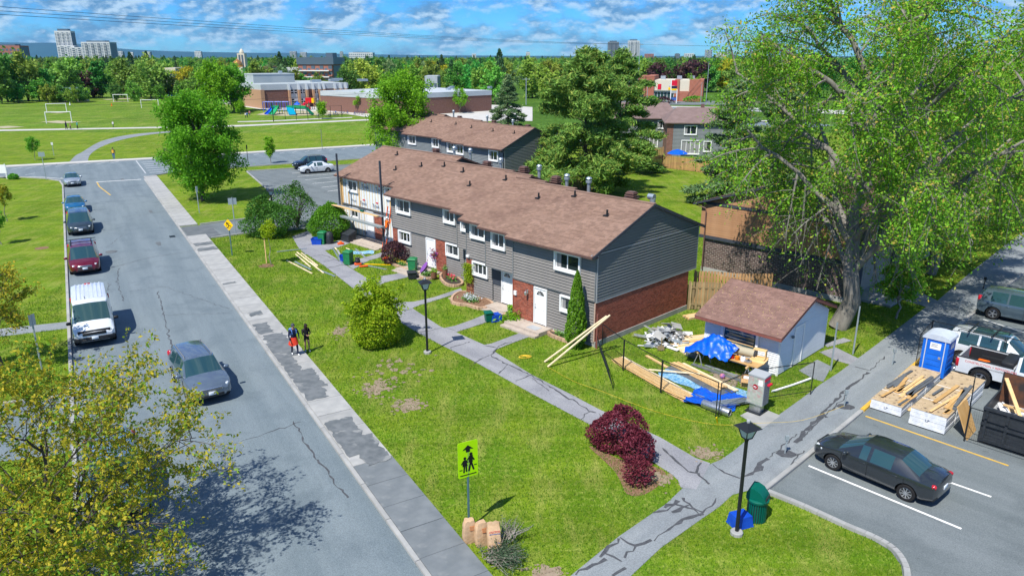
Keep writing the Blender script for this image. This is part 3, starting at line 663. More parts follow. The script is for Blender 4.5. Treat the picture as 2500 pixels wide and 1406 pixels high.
def row_house(label,loc,rz,near=True,wrap=True,sid='siding'):
    root=thing('row_house',label,'house',loc,rz,'row houses with grey siding and brown roofs')
    for (nm,s0,s1,off,low) in SECT:
        tv=wrap and nm=='T'
        smat=M['wrap'] if tv else M[sid]
        # upper storey
        m=MB(); m.box(-s1+.001,-s0-(.001 if nm!='E' else .0),off,off+9.4,2.5,5.02)
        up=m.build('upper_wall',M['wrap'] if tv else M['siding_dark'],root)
        m=MB(); fl=.0 if nm!='E' else 0.
        m.box(-s1+.002,-s0-(.002 if nm!='E' else .01),low+.001,off+8.65,.0,2.499)
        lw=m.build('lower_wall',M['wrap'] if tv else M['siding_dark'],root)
        # attic
        x0,x1=-s1+.0015,-s0-.0015
        m=MB(); pr=[(off+.0,5.02),(off+9.4,5.02),(off+9.4,5.06),(off+4.6,6.90),(off,5.09)]
        b=m.pts([(x0,y,z) for y,z in pr]+[(x1,y,z) for y,z in pr]); n=5
        m.f+= [[b+i for i in range(n)],[b+n+n-1-i for i in range(n)]]+[[b+i,b+n+i,b+n+(i+1)%n,b+(i+1)%n] for i in range(n)]; m.m+=[0]*(n+2)
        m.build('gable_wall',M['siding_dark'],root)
        # roof deck, fascia, gutter
        ov=.14 if nm=='E' else .10; ovl=.30 if nm=='T' else .12
        xr,xl=-s0+ov,-s1-ovl
        e0,r0,e1=(off-.52,5.0),(off+4.6,7.0),(off+9.85,5.0)
        m=MB(); t=.10
        pr=[e0,r0,e1,(e1[0],e1[1]-t),(r0[0],r0[1]-t),(e0[0],e0[1]-t)]
        b=m.pts([(xl,y,z) for y,z in pr]+[(xr,y,z) for y,z in pr]); n=6
        m.f+= [[b+n+n-1-i for i in range(n)],[b+i for i in range(n)]]+[[b+(i+1)%n,b+i,b+n+i,b+n+(i+1)%n] for i in range(n)]; m.m+=[0]*(n+2)
        rf=m.build('roof',M['fascia'],root)
        u=(1,0,0); v=np.array((0,r0[0]-e0[0],r0[1]-e0[1])); LV=np.linalg.norm(v); 
        shingles('shingles',(xl,e0[0]-.02,e0[1]+.002-.02*SL),u,v/LV,xr-xl,LV+.03,M['shingle'],rf,seed=int(s0*7)+3)
        v=np.array((0,r0[0]-e1[0],r0[1]-e1[1])); LV=np.linalg.norm(v)
        shingles('shingles',(xl,e1[0]+.02,e1[1]+.002),u,v/LV,xr-xl,LV+.02,M['shingle'],rf,seed=int(s0*7)+4)
        m=MB(); m.box(xl,xr,r0[0]-.13,r0[0]+.13,r0[1]-.01,r0[1]+.035); m.build('ridge_cap',M['shingle'],rf)
        m=MB(); m.box(xl+.01,xr-.01,e0[0]-.055,e0[0]-.002,4.88,4.985); m.box(xl+.011,xr-.011,e0[0]-.075,e0[0]-.055,4.95,4.985); m.build('gutter',M['fascia'],rf)
        m=MB(); m.box(xl+.012,xr-.012,e0[0],off,4.86,4.895); m.build('soffit',M['fascia'],rf)
        if not tv:
            siding(up,-s1+.06,-s0-.06,off,2.52,4.88,M[sid])
            m=MB(); 
            for x in (-s1+.002,-s0-.062): m.box(x,x+.06,off-.05,off,2.5,4.88)
            m.box(-s1+.063,-s0-.063,off-.052,off,2.49,2.52); m.build('corner_trim',M['trim_grey'],up)
            siding(lw,-s1+.05,-s0-.05,low,.18,2.47,M[sid])
        m=MB(); m.box(-s1+.0025,-s0-.0025,low-.012,low+.3,-.05,.17); m.build('foundation',M['concrete'],root)
    # right gable end
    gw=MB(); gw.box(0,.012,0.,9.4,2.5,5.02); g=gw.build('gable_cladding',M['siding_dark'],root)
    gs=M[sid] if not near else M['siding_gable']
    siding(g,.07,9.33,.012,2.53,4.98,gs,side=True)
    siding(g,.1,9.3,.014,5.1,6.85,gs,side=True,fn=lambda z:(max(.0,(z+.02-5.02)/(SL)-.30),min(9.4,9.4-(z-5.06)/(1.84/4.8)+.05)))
    m=MB()
    m.box(.001,.05,-.5,9.8,5.0,5.07); m.box(.001,.042,0.,.07,2.5,4.999); m.box(.001,.042,9.33,9.4,2.5,4.999); m.box(.001,.048,.0,9.4,2.44,2.53)
    m.build('gable_trim',M['trim_light'],g)
    m=MB()
    for (a,b) in (((-.54,4.985),(4.6,6.985)),((9.87,4.985),(4.6,6.985))):
        m.beam((.155,a[0],a[1]-.06),(.155,b[0],b[1]-.06),.03,.15,up=(0,0,1))
    m.build('bargeboard',M['trim_dark'],g)
    return root
mk('siding_gable',(.155,.168,.168),(.17,.183,.183),sc=2.,rough=.6,spec=.35,objr=.03)  # siding copy with the gable's grazing-light shade put into the colour
H1=row_house('long row of grey clad houses under construction with a brick gable base',C0,HROT)
# brick skins of the near gable end and front panels
bricks('gable_brick',.0,8.65,.30,2.44,M['brick'],M['mortar'],H1,T4(True,(.0045,0,0)))
m=MB(); m.box(-.002,.06,-.01,8.66,-.05,.30); m.build('gable_foundation',M['concrete'],H1)
def fbrick(s0,s1,off,z0=.2,z1=2.47,proud=.05): bricks('brick_panel',-s1,-s0,z0,z1,M['brick'],M['mortar'],H1,Matrix.Translation((0,off-proud,0)),seed=int(s0*10))
fbrick(4.45,6.03,.06,.25); fbrick(10.78,11.42,1.2,.15); fbrick(15.6,16.9,2.96,.2); fbrick(26.4,27.6,5.26,.2); fbrick(21.2,21.78,2.96,.2)
m=MB(); m.box(-6.05,-6.0,-.03,1.2,.2,2.49); m.build('brick_return',M['brick'],H1)
# windows E..T  (x = -s)
def win(s_left,off,z0,z1,w,**k): return window(H1,-s_left,off-.03,z0,w,z1-z0,**k)
win(2.72,.0,3.86,4.66,1.62); win(2.30,.06,1.60,2.28,1.16)
win(8.28,.58,3.92,4.68,1.0); win(10.80,1.15,4.0,4.66,1.2); win(10.7,1.2,1.64,2.3,1.22,panes=3)
win(13.1,2.35,3.86,4.4,.5,panes=1); win(15.55,2.9,3.95,4.66,1.05); win(20.98,2.9,3.84,4.68,1.55); win(20.9,2.96,1.66,2.32,1.3,panes=3); win(15.45,2.96,1.66,2.32,1.22)
win(31.1,5.2,3.86,4.62,1.35,curt=False); win(25.6,5.2,3.92,4.66,.95); win(31.0,5.26,1.62,2.3,1.1)
fan_door(H1,-4.30,.03,.28,.86); fan_door(H1,-8.12,1.17,.26,.86,sidelight=.0); fan_door(H1,-17.7,2.93,.28,.86,fan=False,sidelight=.1); fan_door(H1,-28.6,5.23,.3,.9,fan=False)
# entrance slabs
def slab(s0,s1,o0,o1,z=.24): 
    m=MB(); m.box(-s1,-s0,o0,o1,0,z); m.box(-s1-.0,-s0,o0-.32,o0-.002,0,z*.5); return m.build('entrance_slab',M['patio'],H1)
slab(3.0,5.7,-1.05,.0); slab(6.9,8.6,.1,1.13,.2); slab(16.2,19.3,1.2,2.88,.14); slab(24.8,28.6,3.6,5.2,.16); slab(10.2,11.6,.05,1.0,.12)
m=MB(); m.box(-4.15,-3.42,-.85,-.35,.24,.255); tag(m.build('door_mat',M['trim_light'],loc=C0,rz=HROT),'grey door mat on the slab before the nearest white door','mat')
m=MB(); m.box(-8.98,-8.27,1.13,1.16,1.28,2.16); m.build('shutter',M['trim_dark'],H1)
# porch lights, letter box
for s,o,z in ((4.85,0.,1.95),):
    m=MB(); m.box(-s-.05,-s+.05,o-.05,o+.01,z-.1,z+.12); m.tube([(-s,o-.04,z+.1),(-s,o-.16,z+.16),(-s,o-.2,z+.06)],.012,6); m.lathe([(.03,-.2),(.07,-.16),(.085,.0),(.02,.05)],8,(-s,o-.2,z+.02)); m.build('porch_lamp',M['metal'],H1)
m=MB(); m.box(-5.92,-5.72,-.09,0.,1.55,1.8); m.build('letter_box',M['white'],H1)
m=MB(); m.box(-11.3,-11.05,1.0,1.15,2.55,2.68); m.build('flood_lamp',M['white'],H1)
# roof furniture
def chim(s,off,z):
    m=MB(); m.box(-s-.28,-s+.28,off-.22,off+.22,z-.6,z+.1); c=m.build('roof_vent',M['fascia'],H1)
    for k in range(3):
        m=MB(); m.box(-s-.36+.03*k,-s+.36-.03*k,off-.30+.03*k,off+.30-.03*k,z+.10+.13*k,z+.155+.13*k); m.box(-s-.24,-s+.24,off-.18,off+.18,z+.155+.13*k,z+.23+.13*k); m.build('louvre',M['fascia'],c)
def flue(s,off,z,h=.55):
    m=MB(); m.lathe([(.11,z-.4),(.11,z+h),(.19,z+h+.03),(.19,z+h+.16),(.10,z+h+.2),(.10,z+h+.26),(.2,z+h+.28),(.12,z+h+.38),(0,z+h+.4)],10,(-s,off,0)); m.build('flue',M['galv'],H1,smooth=40)
def stack(s,off,z):
    m=MB(); m.lathe([(.055,z-.1),(.055,z+.32)],8,(-s,off,0)); m.box(-s-.16,-s+.16,off-.18,off+.14,z-.025,z+.035); m.build('soil_stack',M['black_metal'],H1)
def roofz(off,o): return 5.0+(o-off+.52)*SL
for (s,off,d) in ((1.75,0,2.9),(7.6,.58,3.1),(12.9,2.35,3.7),(15.5,2.9,2.2),(20.3,2.9,3.9),(24.4,5.2,2.6),(29.0,5.2,3.6),(5.1,0,4.1),(26.5,5.2,1.6),(17.8,2.9,3.6)): stack(s,off+d,roofz(off,off+d))
for (s,off) in ((2.9,0.),(9.9,1.15),(14.6,2.9),(18.5,2.9),(27.5,5.2)): chim(s,off+6.6,6.55)
for (s,off,h) in ((6.3,.58,.5),(8.1,.58,.5),(12.2,2.35,.5),(16.6,2.9,.5),(22.6,5.2,.5),(24.6,5.2,.5)): flue(s,off+6.2,6.6,h)
m=MB(); m.lathe([(.16,6.6),(.16,6.95)],12,(-1.0,6.0,0)); m.lathe([(.0,-.3),(.17,-.28),(.17,.1),(0,.1)],12,(-1.0,6.0,7.05),axis='x'); m.build('roof_fan',M['galv'],H1,smooth=40)
# house wrap strapping and panels of the part under construction
rs=random.Random(8)
xs=-32.1; k=0
while xs<-21.95:
    m=MB(); m.box(xs,xs+.06,5.165,5.199,2.56,4.86); m.build('batten',M['lumber_pale'],H1); xs+=.40
for xs in (-32.15,-31.25,-29.62,-25.2,-24.6,-22.2): 
    m=MB(); m.box(xs,xs+.13,5.155,5.1995,2.5,4.87); m.build('stud',M['lumber'],H1)
xs=-31.9
while xs<-21.95:
    if not(-28.7<xs<-27.6) and not (-27.65<xs<-26.35):
        m=MB(); m.box(xs,xs+.06,5.225,5.259,.2,2.45); m.build('batten',M['lumber_pale'],H1)
    xs+=.46
m=MB(); m.box(-32.2,-21.81,5.12,5.2,2.44,2.60); m.build('ledger',M['grey_board'],H1)
m=MB(); m.box(-32.2,-32.14,5.0,14.6,0.,4.9); m.build('corner_board',M['lumber'],H1)
def text(body,size,mat,parent,Mx,name='lettering',ext=.002,align='CENTER'):
    cu=bpy.data.curves.new(name,'FONT'); cu.body=body; cu.size=size; cu.extrude=ext; cu.align_x=align; cu.align_y='CENTER'; cu.resolution_u=2
    o=bpy.data.objects.new(name,cu); C.objects.link(o); dg=bpy.context.evaluated_depsgraph_get(); me=bpy.data.meshes.new_from_object(o.evaluated_get(dg)); bpy.data.objects.remove(o)
    me.materials.clear(); me.materials.append(M[mat]); me.transform(Mx); return link(name,me,parent)
def facing(pos,yaw=0.,roll=0.):  # text plane upright, facing local -y
    return Matrix.Translation(pos)@Matrix.Rotation(yaw,4,'Z')@Matrix.Rotation(PI/2,4,'X')@Matrix.Rotation(roll,4,'Z')
for (s,z,sz) in ((28.6,4.35,.42),(26.6,4.35,.42),(29.0,2.95,.40),(27.2,2.95,.40),(31.6,4.3,.3),(30.4,3.0,.3),(30.6,.5,.36),(28.9,.45,.36)):
    text('Tyvek',sz,'ink_blue',H1,facing((-s,5.150 if z>2.5 else 5.21,z)))
for (s,z) in ((28.55,4.72),(26.5,4.65),(28.9,3.25),(27.0,3.25)):
    m=MB(); m.box(-s-.16,-s+.16,5.148,5.152,z-.05,z+.05); m.build('brand_mark',M['sign_red'],H1)
# downpipe and red pole at the near corner
m=MB(); m.tube([(.2,-.05,0),(.2,-.05,1.9)],.05,8); m.build('red_pipe',M['fascia_red'],H1)
# ---------------------------------------------------------------- the second row behind
H2=row_house('second row of grey houses with brown roof, behind the bright green tree',Vector((-.83,80.2,0)),HROT,near=False,wrap=False,sid='siding_blue')
for s,off,z,w in ((2.3,0,3.7,1.3),(8.6,.58,3.8,1.2),(10.9,1.15,3.8,1.2),(16,2.9,3.8,1.2),(21,2.9,3.8,1.5),(31,5.2,3.8,1.4),(31,5.26,1.4,1.2)): window(H2,-s,off-.03,z,w,.95,curt=True)
m=MB(); m.tube([(-.1,-.5,4.9),(-.06,-.1,4.6),(-.06,-.1,.2)],.05,6); m.build('downpipe',M['black_metal'],H2)
def H2part(fn):
    global H1; k=H1; H1=H2; fn(); H1=k
H2part(lambda:[chim(s,off+6.6,6.55) for s,off in ((2.9,0.),(9.9,1.15),(18.5,2.9),(27.5,5.2))]+[flue(s,off+6.2,6.6) for s,off in ((5.,0),(12,2.35),(22,5.2))]+[stack(s,off+3,roofz(off,off+3)) for s,off in ((1.5,0),(5,0),(10,1.15),(15,2.9),(20,2.9),(26,5.2))])
# ---------------------------------------------------------------- tan clad building on the right
LB=Vector((13.2,50.3,0)); tb=thing('clad_house','house with tan board cladding over dark brick, behind the big maple trunk','house',LB,HROT)
W_=10.5; DEP=34.
m=MB(); m.box(0,W_,0,DEP,2.62,5.0); uw=m.build('upper_wall',M['cladding_tan'],tb)
siding(uw,.02,W_-.02,0,2.66,4.86,M['cladding_tan'],h=.15)
m=MB(); m.box(.25,W_-.25,.12,DEP-.2,-.05,2.62); m.build('lower_wall',M['mortar_pale'],tb)
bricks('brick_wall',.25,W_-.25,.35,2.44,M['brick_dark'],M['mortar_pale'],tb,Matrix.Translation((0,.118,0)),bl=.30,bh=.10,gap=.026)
m=MB(); m.box(.24,W_-.24,.07,.2,-.05,.34); m.build('foundation',M['concrete'],tb)
m=MB(); m.box(-.03,W_+.03,-.06,.01,2.45,2.66); m.box(-.03,W_+.03,-.055,.01,4.84,5.0); m.build('trim_band',M['trim_dark'],tb)
gz=1.75; gw=MB(); b=gw.pts([(0,.0,5.),(W_,.0,5.),(W_/2,.0,5+gz),(0,DEP,5.),(W_,DEP,5.),(W_/2,DEP,5+gz)])
gw.f+=[[b,b+1,b+2],[b+3,b+5,b+4]]; gw.m+=[0,0]; gg=gw.build('gable_wall',M['cladding_tan'],tb)
siding(gg,0,W_,-.002,5.02,6.6,M['cladding_tan'],h=.15,fn=lambda z:((z-4.98)/gz*W_/2+.1,W_-(z-4.98)/gz*W_/2-.1))
m=MB(); sl=gz/(W_/2); e=.5
for sg in (0,1):
    xe=-e if sg==0 else W_+e; pr=[(xe,5-e*sl),(W_/2,5+gz+.02),(W_/2,5+gz-.1),(xe,5-e*sl-.12)]
    b=m.pts([(x,-.35,z) for x,z in pr]+[(x,DEP+.3,z) for x,z in pr]); fs=[[0,1,2,3],[7,6,5,4],[0,4,5,1],[2,6,7,3],[3,7,4,0]]
    m.f+=[[b+i for i in q] for q in fs]; m.m+=[0]*5
rf=m.build('roof',M['trim_dark'],tb)
LVv=math.hypot(W_/2+e,gz+e*sl)
shingles('shingles',(-e-.01,-.37,5-e*sl+.004),(0,1,0),((W_/2+e)/LVv,0,(gz+e*sl)/LVv),DEP+.7,LVv,M['shingle'],rf,seed=31)
shingles('shingles',(W_+e+.01,-.37,5-e*sl+.004),(0,1,0),(-(W_/2+e)/LVv,0,(gz+e*sl)/LVv),DEP+.7,LVv,M['shingle'],rf,seed=32)
m=MB(); m.tube([(-.35,-.25,4.75),(.35,-.1,4.55),(.42,-.1,4.3),(.42,-.07,.2)],.045,6); m.build('downpipe',M['fascia'],tb)
# front porch side (facing the walkway): doors and windows half hidden by the tree
for i,yy in enumerate((3.5,9.5,15.5,21.5)):
    g=MB(); g.box(W_,W_+.03,yy,yy+1.6,3.3,4.5); f=g.build('window',M['white'],tb); g=MB(); g.box(W_+.03,W_+.04,yy+.08,yy+1.52,3.38,4.42); g.build('pane',M['glass'],f)
    g=MB(); g.box(W_-.24,W_-.18,yy-1.8,yy-.9,.2,2.3); g.build('door',M['trim_dark'],tb)
m=MB(); m.box(W_-.3,W_+2.2,1.2,4.5,0.,.16); m.build('porch_slab',M['concrete'],tb)
# ---------------------------------------------------------------- houses further back
def far_house(label,px0,py0,w,d,h,rf,brick_left=True,mat='siding_blue',rz=0.,gable='x'):
    p=G(px0,py0); t=thing('far_house',label,'house',p,rz)
    m=MB(); m.box(0,w,0,d,0,h); wl=m.build('wall',M[mat],t)
    siding(wl,(.9 if brick_left else .02),w-.02,0,.3,h-.1,M[mat],h=.2)
    if brick_left: m=MB(); m.box(-.02,.9,-.05,d*.98,0,h-.02); m.build('brick_wall',M['brick_tan'] if False else M['brick_far'],t)
    m=MB(); e=.5
    pr=[(-e,h),(d/2,h+rf),(d+e,h),(d+e,h-.12),(-e,h-.12)]
    hip=1.6
    b=m.pts([(-e,-e,h),(w+e,-e,h),(w+e,d+e,h),(-e,d+e,h),(hip,d/2,h+rf),(w-hip if gable=='hip' else w+e,d/2,h+rf),(-e,-e,h-.14),(w+e,-e,h-.14),(w+e,d+e,h-.14),(-e,d+e,h-.14)])
    m.f+=[[b+i for i in q] for q in ((0,1,5,4),(2,3,4,5),(3,0,4),(1,2,5),(0,6,7,1),(1,7,8,2),(2,8,9,3),(3,9,6,0),(9,8,7,6))]; m.m+=[0]*9
    r=m.build('roof',M['shingle_grey'],t)
    m=MB(); m.box(w*.55,w*.55+.5,d/2-.2,d/2+.3,h+rf-.2,h+rf+.45); m.build('chimney',M['fascia'],t)
    return t
fh=far_house('grey house with brick corner and blue umbrella in its yard',1625,372+10,9.5,9,5.1,2.0,rz=R(-8))
window(fh,2.6,-.03,3.4,1.7,1.2); window(fh,2.3,-.03,.5,2.6,1.9,panes=4,gl='curtain',curt=False); window(fh,5.6,-.03,.9,1.0,1.4,panes=1)
fh2=far_house('dark blue-grey house with hipped brown roof beside the pine',1488,340+22,11,9,5.0,2.2,False,rz=R(-8),gable='hip',mat='siding_blue')
window(fh2,7.8,-.03,3.4,1.4,1.1); window(fh2,6.6,-.03,.4,1.2,1.9,gl='curtain'); window(fh2,3,-.03,.7,1.6,1.2)
# ---------------------------------------------------------------- garden shed
sp=HW(-4.4,3.45); sd=thing('garden_shed','white vinyl shed with brown shingle roof, blue tarp before it','shed',sp,HROT)
w,d,h,zr=4.0,5.15,2.15,3.35; rd=2.75
m=MB(); m.box(0,w,0,d,0,h); m.build('wall',M['white_vinyl'],sd); shw=sd.children[0]
siding(shw,.06,w-.06,0,.05,2.12,M['white_vinyl'],h=.11); siding(shw,.06,d-.06,w,.05,2.14,M['white_vinyl'],h=.11,side=True)
m=MB(); b=m.pts([(w,0,h),(w,d,h),(w,rd,zr-.12),(0,0,h),(0,d,h),(0,rd,zr-.12)]); m.f+=[[b,b+1,b+2],[b+3,b+5,b+4]]; m.m+=[0,0]; gg=m.build('gable_wall',M['white_vinyl'],sd)
siding(gg,0,d,w+.001,2.19,3.15,M['white_vinyl'],h=.11,side=True,fn=lambda z:((z-h)/(zr-.12-h)*rd+.06,d-(z-h)/(zr-.12-h)*(d-rd)-.06))
m=MB()
for x in (0,w-.06): m.box(x,x+.06,-.03,0,0,h-.02)
m.box(w,w+.03,0.001,.06,0,h); m.box(w,w+.03,d-.06,d,0,h); m.build('corner_trim',M['white'],sd)
m=MB(); ef,er=-.6,d+.35; zf=zr-(rd-ef)*(zr-h)/rd*1.0; zf=2.12; zb=2.3; xl,xr=-.3,w+.3
pr=[(ef,zf),(rd,zr),(er,zb),(er,zb-.16),(rd,zr-.16),(ef,zf-.16)]
b=m.pts([(xl,y,z) for y,z in pr]+[(xr,y,z) for y,z in pr]); n=6
m.f+= [[b+n+n-1-i for i in range(n)],[b+i for i in range(n)]]+[[b+(i+1)%n,b+i,b+n+i,b+n+(i+1)%n] for i in range(n)]; m.m+=[0]*(n+2)
rf=m.build('roof',M['fascia_red'],sd)
for (a,bz,sg) in ((ef,zf,1),(er,zb,-1)):
    v=np.array((0,rd-a,zr-bz)); LV=np.linalg.norm(v); shingles('shingles',(xl-.02,a-.015*sg,bz+.004),(1,0,0),v/LV,xr-xl+.04,LV+.01,M['shingle_shed'],rf,seed=51+sg)
r=np.random.RandomState(3); V=[];F=[]
for k in range(420):
    u=r.rand()*(xr-xl)+xl; t=r.rand()**.7*.8+.02; y=ef+(rd-ef)*t; z=zf+(zr-zf)*t+.03; s=r.uniform(.02,.05); a=r.rand()*6.3; k0=len(V)
    for q in range(4): V.append((u+s*math.cos(a+q*PI/2)*(1 if q%2 else .5),y+s*math.sin(a+q*PI/2)*(1 if q%2 else .5),z+s*.15*math.sin(q)))
    F.append((k0,k0+1,k0+2,k0+3))
mk('seed_leaf',(.62,.46,.22),rough=.9,island=.3)
o=link('fallen_seeds',np_mesh('fallen_seeds',V,F,M['seed_leaf']),rf); o['kind']='stuff'
m=MB(); m.box(.0,.0001,0,.0001,0,.0001)
f=window(sd,1.08,-.028,.95,1.75,1.05,panes=1,curt=False,fr=.13,gl='glass_teal')
for k in range(9):
    q=MB(); z=1.02+k*.1; q.beam((1.18+.1*(k%3),-.058,z),(2.7,-.058,z+.14*((k*7)%5-2)*.35),.012,.05); q.build('stored_plank',M['lumber'] if k%3 else M['lumber_pale'],f)
m=MB(); x=w+.034; m.box(x-.03,x+.03,1.35,1.45,.05,2.12); m.box(x-.03,x+.03,2.33,2.43,.05,2.12); m.box(x-.03,x+.029,1.45,2.33,2.02,2.12); dr=m.build('door',M['white'],sd)
m=MB(); m.box(x-.034,x-.012,1.45,2.33,.05,2.02); m.build('door_leaf',M['white_vinyl'],dr)
m=MB(); m.lathe([(.02,0),(.09,.06),(.07,.14),(.02,.16)],8,(w+.05,1.0,1.75),axis='x'); m.build('wall_lamp',M['trim_grey'],sd)
# ================================================================== TREES AND PLANTS
M['leaf_maple']=leafm('leaf_maple',[(0.108,0.289,0.0195),(0.181,0.442,0.0244),(0.271,0.561,0.0407),(0.162,0.374,0.0244),(0.235,0.459,0.0326),(0.595,0.442,0.0976)],.4,.05)
M['leaf_lime']=leafm('leaf_lime',[(0.132,0.343,0.0132),(0.198,0.449,0.0158),(0.264,0.528,0.0264),(0.172,0.383,0.0158)],.4,.05)
M['leaf_mid']=leafm('leaf_mid',[(0.0742,0.28,0.0198),(0.124,0.388,0.0231),(0.181,0.479,0.033),(0.107,0.33,0.0198)],.38,.05)
M['leaf_hedge']=leafm('leaf_hedge',[(.07,.22,.012),(.11,.29,.015),(.16,.35,.02),(.08,.2,.012)],.35,.05)
M['leaf_bush']=leafm('leaf_bush',[(.045,.15,.018),(.07,.20,.02),(.11,.25,.03),(.05,.13,.02)],.3,.05)
M['leaf_street']=leafm('leaf_street',[(.10,.30,.014),(.15,.39,.016),(.20,.46,.025),(.12,.33,.014)],.42,.05)
M['leaf_yellow']=leafm('leaf_yellow',[(0.503,0.399,0.0296),(0.384,0.355,0.0222),(0.591,0.444,0.037),(0.251,0.34,0.0222),(0.148,0.325,0.0267),(0.444,0.384,0.0296)],.38,.05)
M['leaf_golden']=leafm('leaf_golden',[(0.502,0.422,0.0198),(0.396,0.436,0.0198),(0.554,0.475,0.0396),(0.317,0.396,0.0264)],.4,.05)
M['leaf_chart']=leafm('leaf_chart',[(0.251,0.409,0.0106),(0.37,0.502,0.0158),(0.185,0.343,0.0106),(0.449,0.528,0.0264)],.4,.05)
M['leaf_maroon']=leafm('leaf_maroon',[(0.112,0.0158,0.029),(0.172,0.0264,0.0462),(0.251,0.0462,0.066),(0.0792,0.0132,0.0264)],.3,.05)
M['leaf_plum']=leafm('leaf_plum',[(0.0594,0.0238,0.0396),(0.0924,0.037,0.0462),(0.119,0.066,0.0528)],.25,.1)
M['leaf_cedar']=leafm('leaf_cedar',[(0.066,0.198,0.0132),(0.119,0.29,0.0158),(0.185,0.383,0.0198)],.25,.05)
M['needle_pine']=leafm('needle_pine',[(0.101,0.256,0.049),(0.177,0.365,0.0653),(0.277,0.471,0.0817),(0.0841,0.205,0.0408),(0.438,0.498,0.0981)],.3,.05)
M['needle_spruce']=leafm('needle_spruce',[(0.0825,0.174,0.0742),(0.133,0.239,0.099),(0.19,0.297,0.133),(0.231,0.33,0.115)],.2,.05)
M['leaf_far']=leafm('leaf_far',[(0.0752,0.204,0.0399),(0.131,0.306,0.0499),(0.188,0.373,0.06),(0.103,0.254,0.0399)],.3,.42)
M['leaf_far2']=leafm('leaf_far2',[(0.145,0.305,0.0349),(0.216,0.396,0.0436),(0.271,0.442,0.0697),(0.163,0.319,0.0349)],.3,.35)
M['leaf_farc']=leafm('leaf_farc',[(0.033,0.099,0.0396),(0.0528,0.132,0.0462),(0.0792,0.172,0.066)],.2,.3)
M['leaf_pale']=leafm('leaf_pale',[(0.198,0.317,0.119),(0.264,0.37,0.158),(0.158,0.264,0.0792)],.3,.2)
M['leaf_herb']=leafm('leaf_herb',[(0.106,0.29,0.0396),(0.172,0.396,0.066),(0.264,0.449,0.132),(0.132,0.264,0.0792)],.3,.05)
M['flower_pink']=leafm('flower_pink',[(.7,.04,.12),(.8,.1,.2),(.6,.03,.08)],.2,.05)
M['flower_white']=leafm('flower_white',[(.6,.6,.66),(.5,.55,.6),(.3,.4,.2)],.2,.05)
M['flower_orange']=leafm('flower_orange',[(.75,.3,.02),(.7,.5,.05),(.15,.3,.03)],.2,.05)
M['flower_purple']=leafm('flower_purple',[(.12,.04,.45),(.35,.05,.3),(.5,.05,.15),(.1,.2,.05)],.2,.05)
def leafset(rng,P,size,aspect=.55,up=.6,axis=None,axk=0.,svar=.6):
    n=len(P); nr=rng.normal(size=(n,3)); nr[:,2]+=up; nr/=np.linalg.norm(nr,axis=1)[:,None]
    t=rng.normal(size=(n,3))
    if axis is not None: t=t*(1-axk)+axis*axk*2
    t-=nr*(t*nr).sum(1)[:,None]; t/=np.linalg.norm(t,axis=1)[:,None]+1e-9
    b=np.cross(nr,t); s=(size*(1+svar*(rng.rand(n)*2-1)))[:,None]
    V=np.empty((n,4,3)); V[:,0]=P-t*s*.5; V[:,1]=P+b*s*aspect*.5+nr*s*.08; V[:,2]=P+t*s*.5; V[:,3]=P-b*s*aspect*.5+nr*s*.08
    F=np.arange(n*4).reshape(n,4); return V.reshape(-1,3),F
def bez(a,c,b,n): 
    t=np.linspace(0,1,n)[:,None]; return (1-t)**2*a+2*t*(1-t)*c+t*t*b
